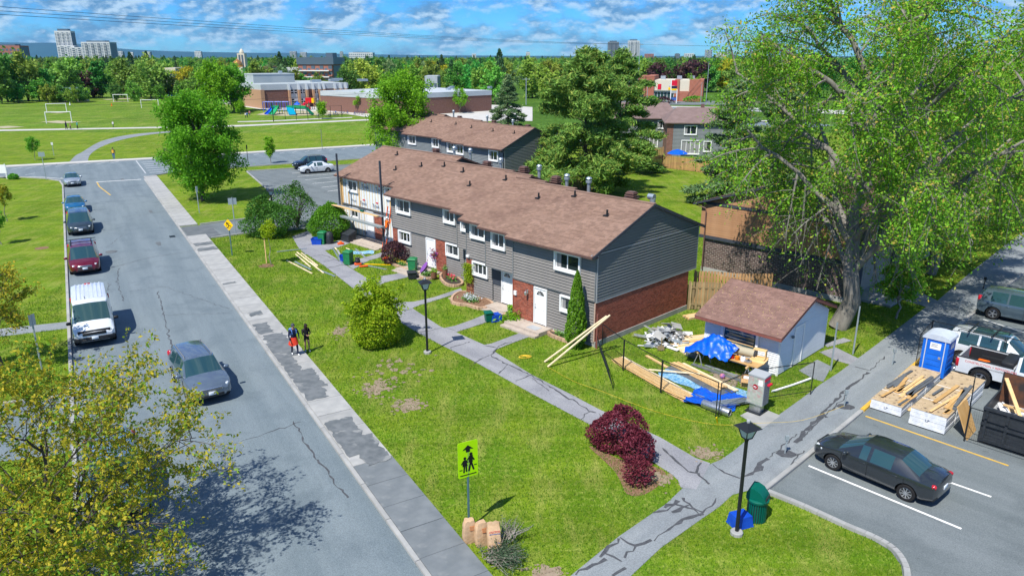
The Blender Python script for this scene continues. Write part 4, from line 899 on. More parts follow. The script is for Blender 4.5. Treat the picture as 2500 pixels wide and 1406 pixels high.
def skeleton(rng,H,Rc,hb,hf,nl=8,ns=7,nt=5,trunk_top=.78,rz=1.,low=-.3,subL=.42,twL=.17,droop=0.,cone=0.,wob=.02,ctr=(0,0)):
    br=[]; cen=np.array([ctr[0],ctr[1],(H+hb)/2]); rad=np.array([Rc,Rc,(H-hb)/2*rz])
    top=np.array([ctr[0]*.5,ctr[1]*.5,H*trunk_top]); k=9; tp=np.linspace(0,1,k)[:,None]*top; tp[1:-1,:2]+=rng.normal(size=(k-2,2))*H*wob; 
    br.append((0,tp))
    def on_trunk(z): 
        i=np.interp(z,tp[:,2],np.arange(k)); j=int(min(k-2,i)); f=i-j; return tp[j]*(1-f)+tp[j+1]*f
    tw=[]; golden=2.39996; ph=rng.rand()*6.3
    for i in range(nl):
        u=low+(1-low)*(i+.5)/nl*.97; c=math.sqrt(max(0,1-u*u)); a=ph+golden*i+rng.normal()*.15
        d=np.array([c*math.cos(a),c*math.sin(a),u]); e=cen+d*rad*rng.uniform(.68,.86)
        if cone: e[:2]*=1-cone*max(0,(e[2]-hb)/(H-hb))
        hz=np.linalg.norm(e[:2]); z0=np.clip(e[2]-hz*rng.uniform(.75,1.15),hf,H*trunk_top*.97); s=on_trunk(z0)
        ctl=s*.45+e*.55; ctl[2]+=.14*np.linalg.norm(e-s)*(1 if droop<.5 else .4); ctl[:2]-=e[:2]*.12
        L=bez(s,ctl,e,8); L[2:-1]+=rng.normal(size=(5,3))*Rc*.015; br.append((1,L)); ll=np.linalg.norm(e-s)
        for j in range(ns):
            t=.28+.72*(j+rng.rand()*.8)/ns; q=min(6.99,t*7); jj=int(q); b0=L[jj]*(1-q+jj)+L[jj+1]*(q-jj)
            dd=rng.normal(size=3)*.75; ou=(b0-cen)/rad; ou/=np.linalg.norm(ou)+1e-6; dd+=ou*.75; dd[2]+=.15-droop*.6; dd/=np.linalg.norm(dd)
            l=Rc*subL*rng.uniform(.6,1.1)*(1.1-.35*t); e2=b0+dd*l
            c2=(b0+e2)/2+np.array([0,0,l*.12]); B=bez(b0,c2,e2,5); br.append((2,B))
            for m_ in range(nt):
                t2=.25+.75*(m_+rng.rand())/nt; q=min(3.99,t2*4); jj=int(q); b1=B[jj]*(1-q+jj)+B[jj+1]*(q-jj)
                d3=dd*.6+rng.normal(size=3)*.65; d3[2]-=droop*.9; d3/=np.linalg.norm(d3); l3=Rc*twL*rng.uniform(.6,1.2); e3=b1+d3*l3; e3[2]-=droop*l3*.4
                c3=(b1+e3)/2+np.array([0,0,l3*.12]); T=bez(b1,c3,e3,4); br.append((3,T)); tw.append(T)
    return br,np.array(tw)
def wood(name,br,tr,mat,parent,lv=3,sides=(10,7,5,3),rr=(1,.42,.15,.05),split=None):
    m=MB()
    for l,p in br:
        if l>lv: continue
        n=len(p); r0=tr*rr[l]; r1=r0*(.35 if l==0 else .3)
        if l==0:
            rad=[r0*(1.14 if i==0 else 1.05-.7*i/(n-1)) for i in range(n)]
        else: rad=[r0+(r1-r0)*i/(n-1) for i in range(n)]
        m.tube([tuple(q) for q in p],rad,sides[l],caps=(l==0))
    return m.build(name,mat,parent,smooth=60)
def crown(name,rng,tw,nleaf,size,mat,parent,sig=.25,aspect=.55,up=.6,axk=0.,t0=.15,core=None):
    i=rng.randint(0,len(tw),nleaf); t=(t0+(1-t0)*rng.rand(nleaf))*2.999; j=t.astype(int); f=(t-j)[:,None]
    P=tw[i,j]*(1-f)+tw[i,j+1]*f; ax=tw[i,3]-tw[i,0]; ax/=np.linalg.norm(ax,axis=1)[:,None]+1e-9
    P=P+rng.normal(size=(nleaf,3))*sig
    if core is not None:
        k=~((P[:,2]<core[1])&(np.hypot(P[:,0],P[:,1])<core[0])&(rng.rand(nleaf)<core[2])); P=P[k]; ax=ax[k]; nleaf=len(P)
    V,F=leafset(rng,P,np.full(nleaf,size),aspect,up,ax if axk else None,axk)
    return link(name,np_mesh(name,V,F,mat),parent)
def decid(name,label,loc,H,Rc,hb,tr,seed,leaf,nleaf,size,bark='bark',hf=None,lv=3,group=None,sig=.25,cat='tree',**k):
    ck={q:k.pop(q) for q in ('aspect','up','axk','t0','core') if q in k}
    rng=np.random.RandomState(seed); t=thing(name,label,cat,loc,0.,group)
    br,tw=skeleton(rng,H,Rc,hb,hf if hf is not None else hb*.9,**k)
    wood('trunk',br,tr,M[bark],t,lv); crown('crown',rng,tw,nleaf,size,M[leaf],t,sig,**ck); return t
def shrub(name,label,loc,rx,ry,h,seed,leaf,nleaf,size,group=None,cat='shrub',z0=.0,stems=7,up=.5,lump=.22,bare=0.,aspect=.6):
    """dense bush: leaf shell of uneven lobes over stems"""
    rng=np.random.RandomState(seed); t=thing(name,label,cat,loc,0.,group); nlob=26
    lf=rng.rand(nlob); la=rng.rand(nlob)*6.283; amp=lump*(rng.rand(nlob)*1.7-.55); n=nleaf
    f=rng.rand(n); f=np.where(rng.rand(n)<.3,1-.45*rng.rand(n)**2*1.0,f); a=rng.rand(n)*6.283
    pr=np.where(f>.36,np.clip(1-(np.clip(f-.36,0,1)/.64)**1.9,0,1)**.62,.66+.34*np.sin(f/.36*PI/2))
    da=np.abs((a[:,None]-la+PI)%(2*PI)-PI); k=np.exp(-(da/.45)**2-((f[:,None]-lf)/.16)**2); bump=np.clip((k*amp).sum(1),-.34,.4)
    rr=pr*(1+bump)*rng.rand(n)**.16; P=np.stack([rx*rr*np.cos(a),ry*rr*np.sin(a),z0+(h-z0)*f*(1+.5*bump)+.03],1)
    P+=rng.normal(size=(n,3))*size*.35; P[:,2]=np.maximum(P[:,2],.03)
    V,F=leafset(rng,P,np.full(n,size),aspect,up); link('crown',np_mesh('crown',V,F,M[leaf]),t)
    m=MB()
    for i in range(stems):
        a=6.283*i/stems+rng.rand(); q=rng.uniform(.4,.8); e=np.array([rx*q*math.cos(a),ry*q*math.sin(a),h*rng.uniform(.6,.95)]); p=bez(np.array([.05*math.cos(a),.05*math.sin(a),0.]),np.array([e[0]*.25,e[1]*.25,e[2]*.6]),e,5); m.tube([tuple(x) for x in p],[.035,.03,.024,.018,.008],5)
    m.build('stems',M['bark_dark'],t); return t
def pine(name,label,loc,H,Rb,seed,leaf='needle_pine',ntuft=900,per=26,size=.42,nb=46,z0=.12,droop=.08,irregular=.25,group=None,tr=.28,upc=.25,pw=.8,parts=True,asp=.10,up=.4,flat=.4):
    rng=np.random.RandomState(seed); t=thing(name,label,'tree',loc,0.,group); m=MB()
    k=8; tp=np.zeros((k,3)); tp[:,2]=np.linspace(0,H*.97,k); tp[1:,:2]+=rng.normal(size=(k-1,2))*.06; m.tube([tuple(p) for p in tp],[tr*(1-.93*i/(k-1)) for i in range(k)],8)
    P=[];A=[]
    for i in range(nb):
        f=z0+(1-z0)*((i+rng.rand())/nb)**.92; z=H*f*.985; L=Rb*((1-f)**pw*.95+.05)*(1+irregular*rng.normal()); L=max(.3,L); a=2.39996*i+rng.normal()*.3
        d=np.array([math.cos(a),math.sin(a),0]); s=np.array([0,0,z]); e=s+d*L; e[2]+=-droop*L*(1 if f<.5 else .3)+upc*L*.35*(f>.5); c=(s+e)/2; c[2]+=(-.05 if droop>.2 else .10)*L
        B=bez(s,c,e,6); m.tube([tuple(p) for p in B],[.07*(1-f)+.025]*2+[.03*(1-f)+.02]*2+[.015,.008],4)
        nt_=max(3,int(ntuft/nb*L/(Rb*.55)))
        tt=.18+.82*np.sqrt(rng.rand(nt_)); q=np.minimum(4.999,tt*5); j=q.astype(int); ff=(q-j)[:,None]; C_=B[j]*(1-ff)+B[j+1]*ff
        side=np.cross(d,[0,0,1]); w=(rng.rand(nt_)*2-1)*L*.34*(1.15-tt); C_=C_+side*w[:,None]+d*np.abs(w)[:,None]*.35; C_[:,2]+=rng.normal(size=nt_)*.08*L*.3
        P.append(C_); A.append(np.repeat((d*.8+np.array([0,0,.35]))[None],nt_,0)+side*np.sign(w)[:,None]*.5)
    P=np.concatenate(P); A=np.concatenate(A); n=len(P)
    Q=np.repeat(P,per,0)+rng.normal(size=(n*per,3))*np.array([1,1,flat])*size*.55; AX=np.repeat(A,per,0); AX/=np.linalg.norm(AX,axis=1)[:,None]
    V,F=leafset(rng,Q,np.full(len(Q),size),asp,up,AX,.5)
    m.build('trunk',M['bark_dark'],t,smooth=60); link('crown',np_mesh('crown',V,F,M[leaf]),t); return t
mk('bark_grey',(.15,.14,.125),(.24,.225,.20),sc=5,rough=.95,bump=1.2,bsc=16,stretch=(1,1,.25))
# ---- named trees
t_=decid('maple_tree','huge silver maple with forked grey trunk beside the white shed',G(2045,800),21.5,9.6,3.4,.47,11,'leaf_maple',128000,.135,bark='bark_grey',hf=3.0,nl=18,ns=11,nt=8,sig=.24,low=-.55,trunk_top=.6,subL=.40,twL=.17,droop=.6,wob=.014,ctr=(1.2,1.2),core=(4.,6.5,.85))
decid('maple_tree','leafy maple right of the giant one, over the shaded car park walk',G(2268,668),18,7.6,1.8,.40,23,'leaf_maple',58000,.155,hf=2.6,nl=14,ns=9,nt=6,sig=.28,low=-.66,trunk_top=.62,droop=.6,ctr=(1.0,0))
decid('maple_tree','tall leafy maple farther back at the right edge',G(2440,560),15,6.5,2.5,.36,29,'leaf_maple',20000,.24,hf=3,nl=12,ns=8,nt=6,sig=.35,low=-.5,droop=.3)
decid('young_tree','small leafy tree standing in front of the shaded lawn edge',G(2187,778),3.6,1.4,1.2,.06,5,'leaf_maple',5200,.14,nl=8,ns=6,nt=4,sig=.14,low=-.5,droop=.4)
decid('flowering_maple','yellow-green flowering maple in the bottom left corner',Vector((-12.5,17.3,0)),6.7,4.7,1.0,.085,7,'leaf_yellow',50000,.105,bark='bark_dark',hf=1.4,nl=18,ns=12,nt=9,sig=.05,low=-.75,subL=.46,twL=.21,droop=.05,trunk_top=.7,aspect=.5,axk=.25,up=.4,t0=.0)
decid('flowering_maple','yellow-green flowering branches at the left frame edge',Vector((-24.9,33.0,0)),5.2,2.4,1.9,.08,9,'leaf_yellow',7000,.12,bark='bark_dark',nl=10,ns=8,nt=6,sig=.08,low=-.5)
decid('street_tree','full green maple on the lawn by the parking lot driveway',G(497,490),11.3,5.0,1.9,.26,13,'leaf_street',48000,.22,bark='bark_dark',hf=1.8,nl=16,ns=9,nt=6,sig=.30,low=-.78,trunk_top=.66,droop=.05,cone=.25)
decid('green_tree','bright green tree standing between the two house rows',G(985,398),12.6,5.7,.8,.2,17,'leaf_lime',40000,.27,bark='bark_dark',hf=1.3,nl=18,ns=9,nt=6,sig=.34,low=-.8,trunk_top=.7,cone=.12)
pine('white_pine','large soft white pine behind the row houses',G(1425,474),15.4,8.8,3,ntuft=6000,per=15,size=.48,nb=84,z0=.10,tr=.3,irregular=.24,asp=.2,pw=.85,flat=.8,upc=.8)
pine('white_pine','second pine behind and right of the large one',G(1508,420),15.6,5.8,4,ntuft=1900,per=14,size=.62,nb=50,z0=.06,tr=.3,asp=.2,pw=.7)
pine('spruce_tree','blue-green spruce behind the second row of houses',G(1240,312),11.0,4.2,5,leaf='needle_spruce',ntuft=1000,per=12,size=.6,nb=50,z0=.05,droop=.35,irregular=.15,asp=.24,pw=.9)
pine('spruce_tree','olive spruce left of the giant maple',G(1775,500),12.5,4.3,6,leaf='needle_spruce',ntuft=1900,per=14,size=.48,nb=60,z0=.04,droop=.30,irregular=.18,asp=.22,pw=.75)
pine('spruce_tree','spruce half hidden behind the giant maple crown',G(1890,480),13.5,5.0,8,leaf='needle_spruce',ntuft=1000,per=12,size=.55,nb=50,z0=.05,droop=.35,asp=.24)
# young trees
decid('young_tree','young pyramidal tree by the crossing street near the lot',G(662,399),3.9,1.0,.9,.05,31,'leaf_lime',2600,.2,nl=9,ns=5,nt=3,sig=.12,low=-.9,cone=.6,trunk_top=.9)
decid('young_tree','small round sapling on the far left park lawn',G(86,392),3.4,1.0,1.5,.04,32,'leaf_mid',1700,.18,nl=7,ns=5,nt=3,sig=.15,low=-.6)
decid('young_tree','staked young tree in a mulch ring on the lawn',G(663,647),3.3,.55,1.9,.03,33,'leaf_chart',1500,.14,nl=6,ns=4,nt=3,sig=.12,low=-.6)
m=MB(); m.box(-.03,.03,-.03,.03,0,2.1); tag(m.build('tree_stake',M['lumber'],loc=G(651,643)),'orange wooden stake beside the young lawn tree','stake')
decid('young_tree','thin young tree on the left lawn beside the blue car',G(18,540),3.6,.8,1.2,.04,34,'leaf_yellow',1500,.15,nl=7,ns=5,nt=3,sig=.12)
decid('young_tree','sapling at the left edge above the flowering branches',G(4,597),2.8,.7,.9,.04,35,'leaf_mid',1200,.15,nl=6,ns=4,nt=3,sig=.12)
decid('school_tree','round green tree at the left end of the school',G(531,277),13.5,5.4,2,.24,36,'leaf_lime',9000,.55,bark='bark_dark',nl=12,ns=7,nt=4,sig=.5,low=-.7)
decid('school_tree','second round tree touching the left end of the school',G(572,272),12.6,5.0,2,.24,37,'leaf_mid',8500,.55,bark='bark_dark',nl=12,ns=7,nt=4,sig=.5,low=-.7)
for i,(x,y,h,r,lb) in enumerate(((588,279,3.4,1.6,'small tree on the grass in front of the two school trees'),(787,291,4.2,1.1,'slim small tree by the school fence'),(885,276,5.6,2.4,'small round tree in front of the school wing'),(1124,277,7.0,2.6,'round tree before the blank brick school wall'),(690,262,4,1.6,'thin tree by the school windows'),(1690,247,9,4.0,'round tree at the right end of the shop'))):
    decid('school_tree',lb,G(x,y),h,r,h*.25,.08,60+i,'leaf_lime' if i!=4 else 'leaf_pale',1800,.34,nl=8,ns=5,nt=4,sig=.26,low=-.7,cone=.2)
# bushes
shrub('round_bush','neat round green bush left of the scaffolding',G(797,582)+D2*.4,1.62,1.62,2.75,41,'leaf_hedge',15000,.125,lump=.22)
shrub('lilac_bush','dark green wide bush beside the driveway entrance',G(655,585)+Vector((-.2,1.2,0)),1.85,1.75,2.9,42,'leaf_bush',13000,.14,lump=.55)
shrub('lilac_bush','taller thin bush with bare twig tops behind the dark bush',G(692,570)+Vector((.6,2.2,0)),1.9,1.8,3.5,43,'leaf_bush',5200,.13,lump=.6,stems=40)
shrub('golden_bush','bright yellow-green bush on the lawn by the lamp post',G(912,855)+Vector((0,.9,0)),1.25,1.2,2.55,44,'leaf_chart',11000,.12,lump=.6)
decid('golden_bush','leafy shoots rising from the yellow-green bush top',G(912,845)+Vector((0,.9,0)),3.5,1.65,.5,.04,45,'leaf_chart',8000,.12,nl=12,ns=6,nt=4,sig=.1,low=-.3,bark='bark_dark',cat='shrub')
shrub('maroon_bush','large dark red barberry bush by the front path',G(1502,1108)+Vector((0,.6,0)),1.0,.95,1.48,46,'leaf_maroon',9000,.085,lump=.6)
shrub('maroon_bush','middle dark red bush attached right of the large one',G(1556,1140)+Vector((0,.4,0)),.6,.55,1.2,47,'leaf_maroon',3800,.085,lump=.6)
shrub('maroon_bush','smallest dark red bush at the mulch bed end',G(1556,1188)+Vector((0,.25,0)),.45,.42,.9,48,'leaf_maroon',2000,.08,lump=.6)
shrub('maroon_bush','dull red shrub at the corner by the orange ladder',G(964,642),.95,.9,1.5,49,'leaf_plum',4200,.11,lump=.25)
shrub('green_shrub','small green shrub at the foot of the clad house',G(2072,725),.7,.6,.9,50,'leaf_lime',1600,.13)
shrub('green_shrub','low green shrub beside the white sign board',G(33,438),.6,.5,.6,51,'leaf_mid',900,.15)
# columnar cedar
rng=np.random.RandomState(77); ct=thing('cedar_column','narrow columnar cedar at the near house corner','cedar',HW(.62,-.75))
n=15000; f=rng.rand(n)**1.15; a=rng.rand(n)*6.283; prof=np.where(f<.12,.55+f*3.2,1-.0*f)*np.clip((1-f)**.62*1.12,0,.95); rr=.56*prof*(.80+.2*rng.rand(n)**.5)*(1+.10*np.sin(a*5+f*23)+.07*np.sin(a*9-f*41))
P=np.stack([rr*np.cos(a),rr*np.sin(a),.05+f*4.15],1); V,F=leafset(rng,P,np.full(n,.10),.45,.9,np.repeat(np.array([[0,0,1.]]),n,0),.6)
link('crown',np_mesh('crown',V,F,M['leaf_cedar']),ct); m=MB(); m.tube([(0,0,0),(0,0,0.85)],[.07,.02],6); m.build('trunk',M['bark_dark'],ct)
# ================================================================== VEHICLES
def paint(name,c,metal=.0,rough=.22,coat=1.): 
    if name not in M: M[name]=pm(name,c,tuple(v*.9 for v in c),sc=1.5,rough=rough,metal=metal,spec=.5,coat=coat)
    return M[name]
def section(w,wt,zu,zb,zt,kind):
    """half ring from bottom centre to top centre: (y,z)"""
    return [(0,zu),(w*.80,zu),(w*.955,zu+.10),(w*1.0,zu+(zb-zu)*.45),(w*.985,zb-.04),(w*.965,zb),(wt,zt-.055),(wt*.86,zt-.008),(0,zt+.015)]
def loft(stations,mats,segs):
    m=MB(); rings=[]
    for (x,zu,zb,zt,w,wt) in stations:
        h=section(w,wt,zu,zb,zt,None); ring=[(x,y,z) for y,z in h]+[(x,-y,z) for y,z in h[-2:0:-1]]
        rings.append(m.pts(ring))
    k=16
    for i,(a,b) in enumerate(zip(rings,rings[1:])):
        sg=segs[i]
        for j in range(k):
            jn=(j+1)%k; band=j if j<8 else 15-j; mi=0
            if sg=='g' and band==5: mi=1
            if sg=='ws' and band in (6,7): mi=2
            if sg=='rw' and band in (6,7): mi=3
            if band<=1: mi=4
            m.f.append([a+j,b+j,b+jn,a+jn]); m.m.append(mi)
    m.f.append([rings[0]+j for j in range(k)]); m.m.append(0)
    m.f.append([rings[-1]+k-1-j for j in range(k)]); m.m.append(0)
    return m
SHAPES={}
# (x, z_under, z_belt, z_top, half width, half width of top); rear -> front, segment kinds between
SHAPES['sedan']=dict(L=4.5,W=.88,wb=2.67,wr=.318,st=[(-2.26,.42,.78,.86,.62,.55),(-2.18,.30,.90,.98,.80,.66),(-1.85,.22,.95,1.06,.86,.68),(-1.62,.20,.96,1.09,.875,.66),(-.95,.18,.96,1.40,.88,.56),(-.72,.18,.955,1.435,.88,.57),(.02,.18,.945,1.45,.88,.58),(.14,.18,.94,1.447,.88,.58),(.42,.18,.935,1.425,.88,.57),(1.22,.18,.93,.99,.88,.74),(1.75,.20,.84,.90,.86,.72),(2.06,.24,.74,.80,.80,.66),(2.22,.32,.62,.68,.62,.5)],
 sg=['b','d','d','rw','p','g','p','g','ws','h','h','f'],mirror=1.0)
SHAPES['suv']=dict(L=4.6,W=.92,wb=2.66,wr=.36,st=[(-2.24,.50,.95,1.10,.70,.60),(-2.18,.38,1.05,1.38,.86,.62),(-1.95,.28,1.08,1.60,.91,.62),(-1.55,.24,1.08,1.66,.92,.64),(-.75,.22,1.06,1.685,.92,.65),(-.65,.22,1.06,1.685,.92,.65),(.10,.22,1.05,1.68,.92,.65),(.20,.22,1.05,1.675,.92,.65),(.48,.22,1.04,1.645,.92,.64),(1.15,.24,1.03,1.12,.92,.78),(1.80,.27,.98,1.04,.90,.76),(2.12,.32,.86,.92,.84,.70),(2.28,.42,.72,.78,.66,.54)],
 sg=['b','rw','p','g','p','g','p','g','ws','h','h','f'],mirror=1.0)
SHAPES['minivan']=dict(L=5.1,W=.985,wb=3.05,wr=.34,st=[(-2.52,.45,.95,1.15,.80,.66),(-2.46,.34,1.05,1.45,.94,.68),(-2.25,.25,1.06,1.68,.98,.70),(-1.6,.20,1.05,1.74,.985,.72),(-.75,.19,1.04,1.75,.985,.73),(-.63,.19,1.04,1.75,.985,.73),(.30,.19,1.02,1.74,.985,.73),(.42,.19,1.02,1.735,.985,.73),(.72,.19,1.0,1.70,.985,.71),(1.72,.20,.99,1.06,.97,.80),(2.15,.23,.90,.96,.93,.76),(2.42,.28,.78,.84,.84,.70),(2.56,.38,.64,.70,.64,.52)],
 sg=['b','rw','g','p','g','p','g','p','ws','h','h','f'],mirror=1.35)
SHAPES['van']=dict(L=5.7,W=1.0,wb=3.43,wr=.38,st=[(-2.78,.50,1.1,1.90,.95,.78),(-2.72,.38,1.12,2.05,.99,.82),(-1.8,.30,1.12,2.10,1.0,.83),(-.9,.28,1.12,2.11,1.0,.83),(.0,.28,1.12,2.11,1.0,.83),(.62,.28,1.12,2.10,1.0,.83),(.74,.28,1.12,2.09,1.0,.82),(1.12,.28,1.12,2.02,1.0,.80),(1.92,.30,1.12,1.28,.98,.84),(2.45,.34,1.02,1.10,.96,.80),(2.68,.36,.92,.98,.93,.78),(2.80,.44,.80,.86,.80,.66)],
 sg=['b','p','p','p','p','p','g','ws','h','h','f'],mirror=1.75)
SHAPES['cab']=dict(L=5.8,W=1.0,wb=3.7,wr=.42,st=[(-.62,.40,1.20,1.55,.98,.74),(-.58,.36,1.22,1.86,1.0,.76),(-.45,.34,1.22,1.93,1.0,.77),(.32,.34,1.22,1.94,1.0,.77),(.44,.34,1.22,1.94,1.0,.77),(1.0,.34,1.21,1.92,1.0,.77),(1.15,.34,1.21,1.89,1.0,.76),(1.85,.36,1.22,1.30,1.0,.86),(2.5,.40,1.18,1.24,.98,.84),(2.85,.44,1.08,1.14,.94,.80),(2.98,.54,.92,.98,.80,.66)],
 sg=['b','rw','g','p','g','p','ws','h','h','f'],mirror=1.75)
_wh={}
def wheel_mesh(r,style):
    if (r,style) in _wh: return _wh[(r,style)]
    w=.20; m=MB(); m.lathe([(r*.66,-w/2),(r*.92,-w/2),(r,-w*.36),(r,w*.36),(r*.92,w/2),(r*.66,w/2)],22,axis='y',caps=False); ty=m.mesh('tyre',M['rubber'],40)
    m=MB(); m.lathe([(r*.67,-w*.44),(r*.62,-w*.47),(r*.60,-w*.34),(r*.60,w*.3),(r*.67,w*.3)],20,axis='y',mi=0,caps=False)
    m.lathe([(0,-w*.22),(r*.60,-w*.2)],20,axis='y',mi=1,caps=False)
    ns={'multi':9,'five':5,'steel':8}[style]
    for k in range(ns):
        a=2*PI*k/ns; M4=Matrix.Rotation(a,4,'Y'); q=MB(M4); wd=r*(.10 if style=='multi' else .17)
        q.box(r*.1,r*.61,-w*.46,-w*.32,-wd*.5,wd*.5); b=len(m.v); m.v+=q.v; m.f+=[[i+b for i in f] for f in q.f]; m.m+=q.m
    m.lathe([(0,-w*.50),(r*.13,-w*.48),(r*.15,-w*.36)],10,axis='y',mi=0)
    ri=m.mesh('rim',[M['rim'],M['black_metal']],40); _wh[(r,style)]=(ty,ri); return ty,ri
def rbox(name,c,sz,mat,parent,bev=.3,rz=0.,ry=0.):
    """box with chamfered corners"""
    a,b,h=sz[0]/2,sz[1]/2,sz[2]/2; q=bev*min(a,b,h); m=MB(Matrix.Translation(c)@Matrix.Rotation(rz,4,'Z')@Matrix.Rotation(ry,4,'Y'))
    rings=[]
    for (k,z) in ((q,-h),(0,-h+q),(0,h-q),(q,h)):
        rings.append(m.pts([(-a+k,-b+q+k*.3,z),(-a+q+k*.3,-b+k,z),(a-q-k*.3,-b+k,z),(a-k,-b+q+k*.3,z),(a-k,b-q-k*.3,z),(a-q-k*.3,b-k,z),(-a+q+k*.3,b-k,z),(-a+k,b-q-k*.3,z)]))
    for r0,r1 in zip(rings,rings[1:]):
        for k in range(8): m.f.append([r0+k,r0+(k+1)%8,r1+(k+1)%8,r1+k]); m.m.append(0)
    m.f.append([rings[0]+7-k for k in range(8)]); m.f.append([rings[-1]+k for k in range(8)]); m.m+=[0,0]
    return m.build(name,mat,parent,smooth=50)
mk('headlamp',(.62,.68,.72),rough=.08,spec=.9); mk('tail',(.45,.01,.02),rough=.15,spec=.8); mk('amber',(.75,.22,.01),rough=.2); mk('plate',(.72,.78,.85),rough=.5); mk('car_dark',(.018,.02,.024),rough=.55); mk('car_glass',(.022,.062,.072),rough=.03,spec=1.0)
mk('chrome',(.6,.62,.64),rough=.18,metal=.9)
def split_body(me,names,mats,root):
    """material slots -> separate parts"""
    out={}
    V=np.empty(len(me.vertices)*3,np.float32); me.vertices.foreach_get('co',V); V=V.reshape(-1,3)
    by={}
    for p in me.polygons: by.setdefault(p.material_index,[]).append(list(p.vertices))
    for mi,fs in by.items():
        used=sorted({i for f in fs for i in f}); mp={v:k for k,v in enumerate(used)}; nm=names[mi]
        groups=[fs]
        if nm in('side_window',):
            groups=[[f for f in fs if V[f,1].mean()>0],[f for f in fs if V[f,1].mean()<0]]
            gg=[]
            for g_ in groups:   # split by x gaps
                g_=sorted(g_,key=lambda f:V[f,0].mean()); cur=[]
                for f in g_:
                    if cur and V[f,0].min()>max(V[c,0].max() for c in cur)+.02: gg.append(cur); cur=[]
                    cur.append(f)
                if cur: gg.append(cur)
            groups=gg
        for g_ in groups:
            if not g_: continue
            used=sorted({i for f in g_ for i in f}); mp={v:k for k,v in enumerate(used)}
            nme=bpy.data.meshes.new(nm); nme.from_pydata([tuple(V[i]) for i in used],[],[[mp[i] for i in f] for f in g_]); nme.materials.append(mats[mi])
            nme.polygons.foreach_set('use_smooth',[True]*len(nme.polygons)); nme.set_sharp_from_angle(angle=R(38)); nme.update(); out.setdefault(nm,[]).append(link(nm,nme,root))
    return out
def car(kind,label,cat,loc,rz,col,wheel='multi',name=None,group=None,rack=None,scale=1.,glass='car_glass',plate_front=True,seams=True,grille='car_dark'):
    sh=SHAPES[kind]; st=sh['st']; wb=sh['wb']; wr=sh['wr']; W_=sh['W']
    root=thing(name or cat.replace(' ','_'),label,cat,loc,rz,group); root.scale=(scale,)*3
    m=loft(st,None,sh['sg']); mats=[col,M[glass],M[glass],M[glass],M['car_dark']]
    me=m.mesh('body',mats); o=link('body',me)
    cut=MB(); ax=[wb/2,-wb/2] if kind!='cab' else [wb/2-.02]
    for x in ax:
        for sg in (1,-1): cut.lathe([(wr+.065,min(sg*(W_-.26),sg*(W_+.2))),(wr+.065,max(sg*(W_-.26),sg*(W_+.2)))],20,(x,0,wr),axis='y')
    cm=cut.mesh('cut',M['car_dark']); 
    bmm=bmesh.new(); bmm.from_mesh(cm); bmesh.ops.recalc_face_normals(bmm,faces=bmm.faces); bmm.to_mesh(cm); bmm.free()
    bmm=bmesh.new(); bmm.from_mesh(me); bmesh.ops.recalc_face_normals(bmm,faces=bmm.faces); bmm.to_mesh(me); bmm.free()
    cm.materials.clear()
    for mt in mats: cm.materials.append(mt)
    for p in cm.polygons: p.material_index=4
    co=link('cut',cm); md=o.modifiers.new('b','BOOLEAN'); md.operation='DIFFERENCE'; md.object=co; md.solver='EXACT'
    dg=bpy.context.evaluated_depsgraph_get(); me2=bpy.data.meshes.new_from_object(o.evaluated_get(dg)); bpy.data.objects.remove(o); bpy.data.objects.remove(co)
    parts=split_body(me2,['body','side_window','windscreen','rear_window','underside'],mats,root)
    ty,ri=wheel_mesh(wr,wheel)
    for x in ([wb/2,-wb/2] if kind!='cab' else [wb/2-.02,-wb/2-.02]):
        for sg in (1,-1):
            w=link('wheel',ty,root,(x,sg*(W_-.115),wr)); w.rotation_euler=(0,0,0 if sg<0 else PI); link('rim',ri,w)
    f=st[-1]; f2=st[-2]; f3=st[-3]; b2=st[1]
    zh=f2[3]-.10
    for sg in (1,-1):
        rbox('headlight',(f2[0]-.16,sg*(f2[4]-.17),zh+.01),(.40,.30,.12),M['headlamp'],root,.5,rz=-sg*.55)
        hb=1.0 if kind in('suv','minivan','van') else 0
        if kind!='cab': rbox('taillight',(b2[0]+.07,sg*(b2[4]-.14),b2[2]-(.02 if kind=='sedan' else -.05)),(.16,.26,.13 if kind=='sedan' else .38),M['tail'],root,.4,rz=sg*.5)
        mx=sh['mirror']; z=st[7][2]+.06
        rbox('mirror',(mx-.12,sg*(W_+.10),z),(.15,.24,.16),col if kind!='van' else M['car_dark'],root,.6)
    rbox('grille',(f[0]-.03,0,f[3]-.03),(.10,f[4]*1.35,.15),M[grille],root,.3)
    if grille!='car_dark':
        for k in (-.04,0,.04): rbox('grille_slat',(f[0]+.018,0,f[3]-.03+k),(.02,f[4]*1.25,.018),M['car_dark'],root,.2)
    rbox('bumper_intake',(f[0]-.02,0,f[1]+.07),(.10,f[4]*1.5,.11),M['car_dark'],root,.3)
    if plate_front: rbox('licence_plate',(f[0]+.03,0,f[1]+.17),(.02,.31,.15),M['plate'],root,.1)
    if kind!='cab': rbox('licence_plate',(st[0][0]-.02,0,st[0][2]-.08),(.02,.31,.15),M['plate'],root,.1)
    if seams:
        for sg in (1,-1):
            xs=(.04,.08,st[6][0]) if kind!='van' else (.0,.62)
            for x,ln in (((st[6][0]+st[7][0])/2,1),(sh['mirror']+.05,1),(st[4][0]-.25 if kind!='van' else -.9,1)):
                s=MB(); y=sg*(W_*1.003); s.box(x-.006,x+.006,y-.008,y+.008,.36,st[6][2]-.08); s.build('door_seam',M['car_dark'],root)
            for x in ((st[6][0]+.25),(st[4][0]+.10 if kind!='van' else .05)):
                rbox('door_handle',(x-.02,sg*(W_*.995),st[6][2]-.13),(.2,.04,.035),col,root,.4)
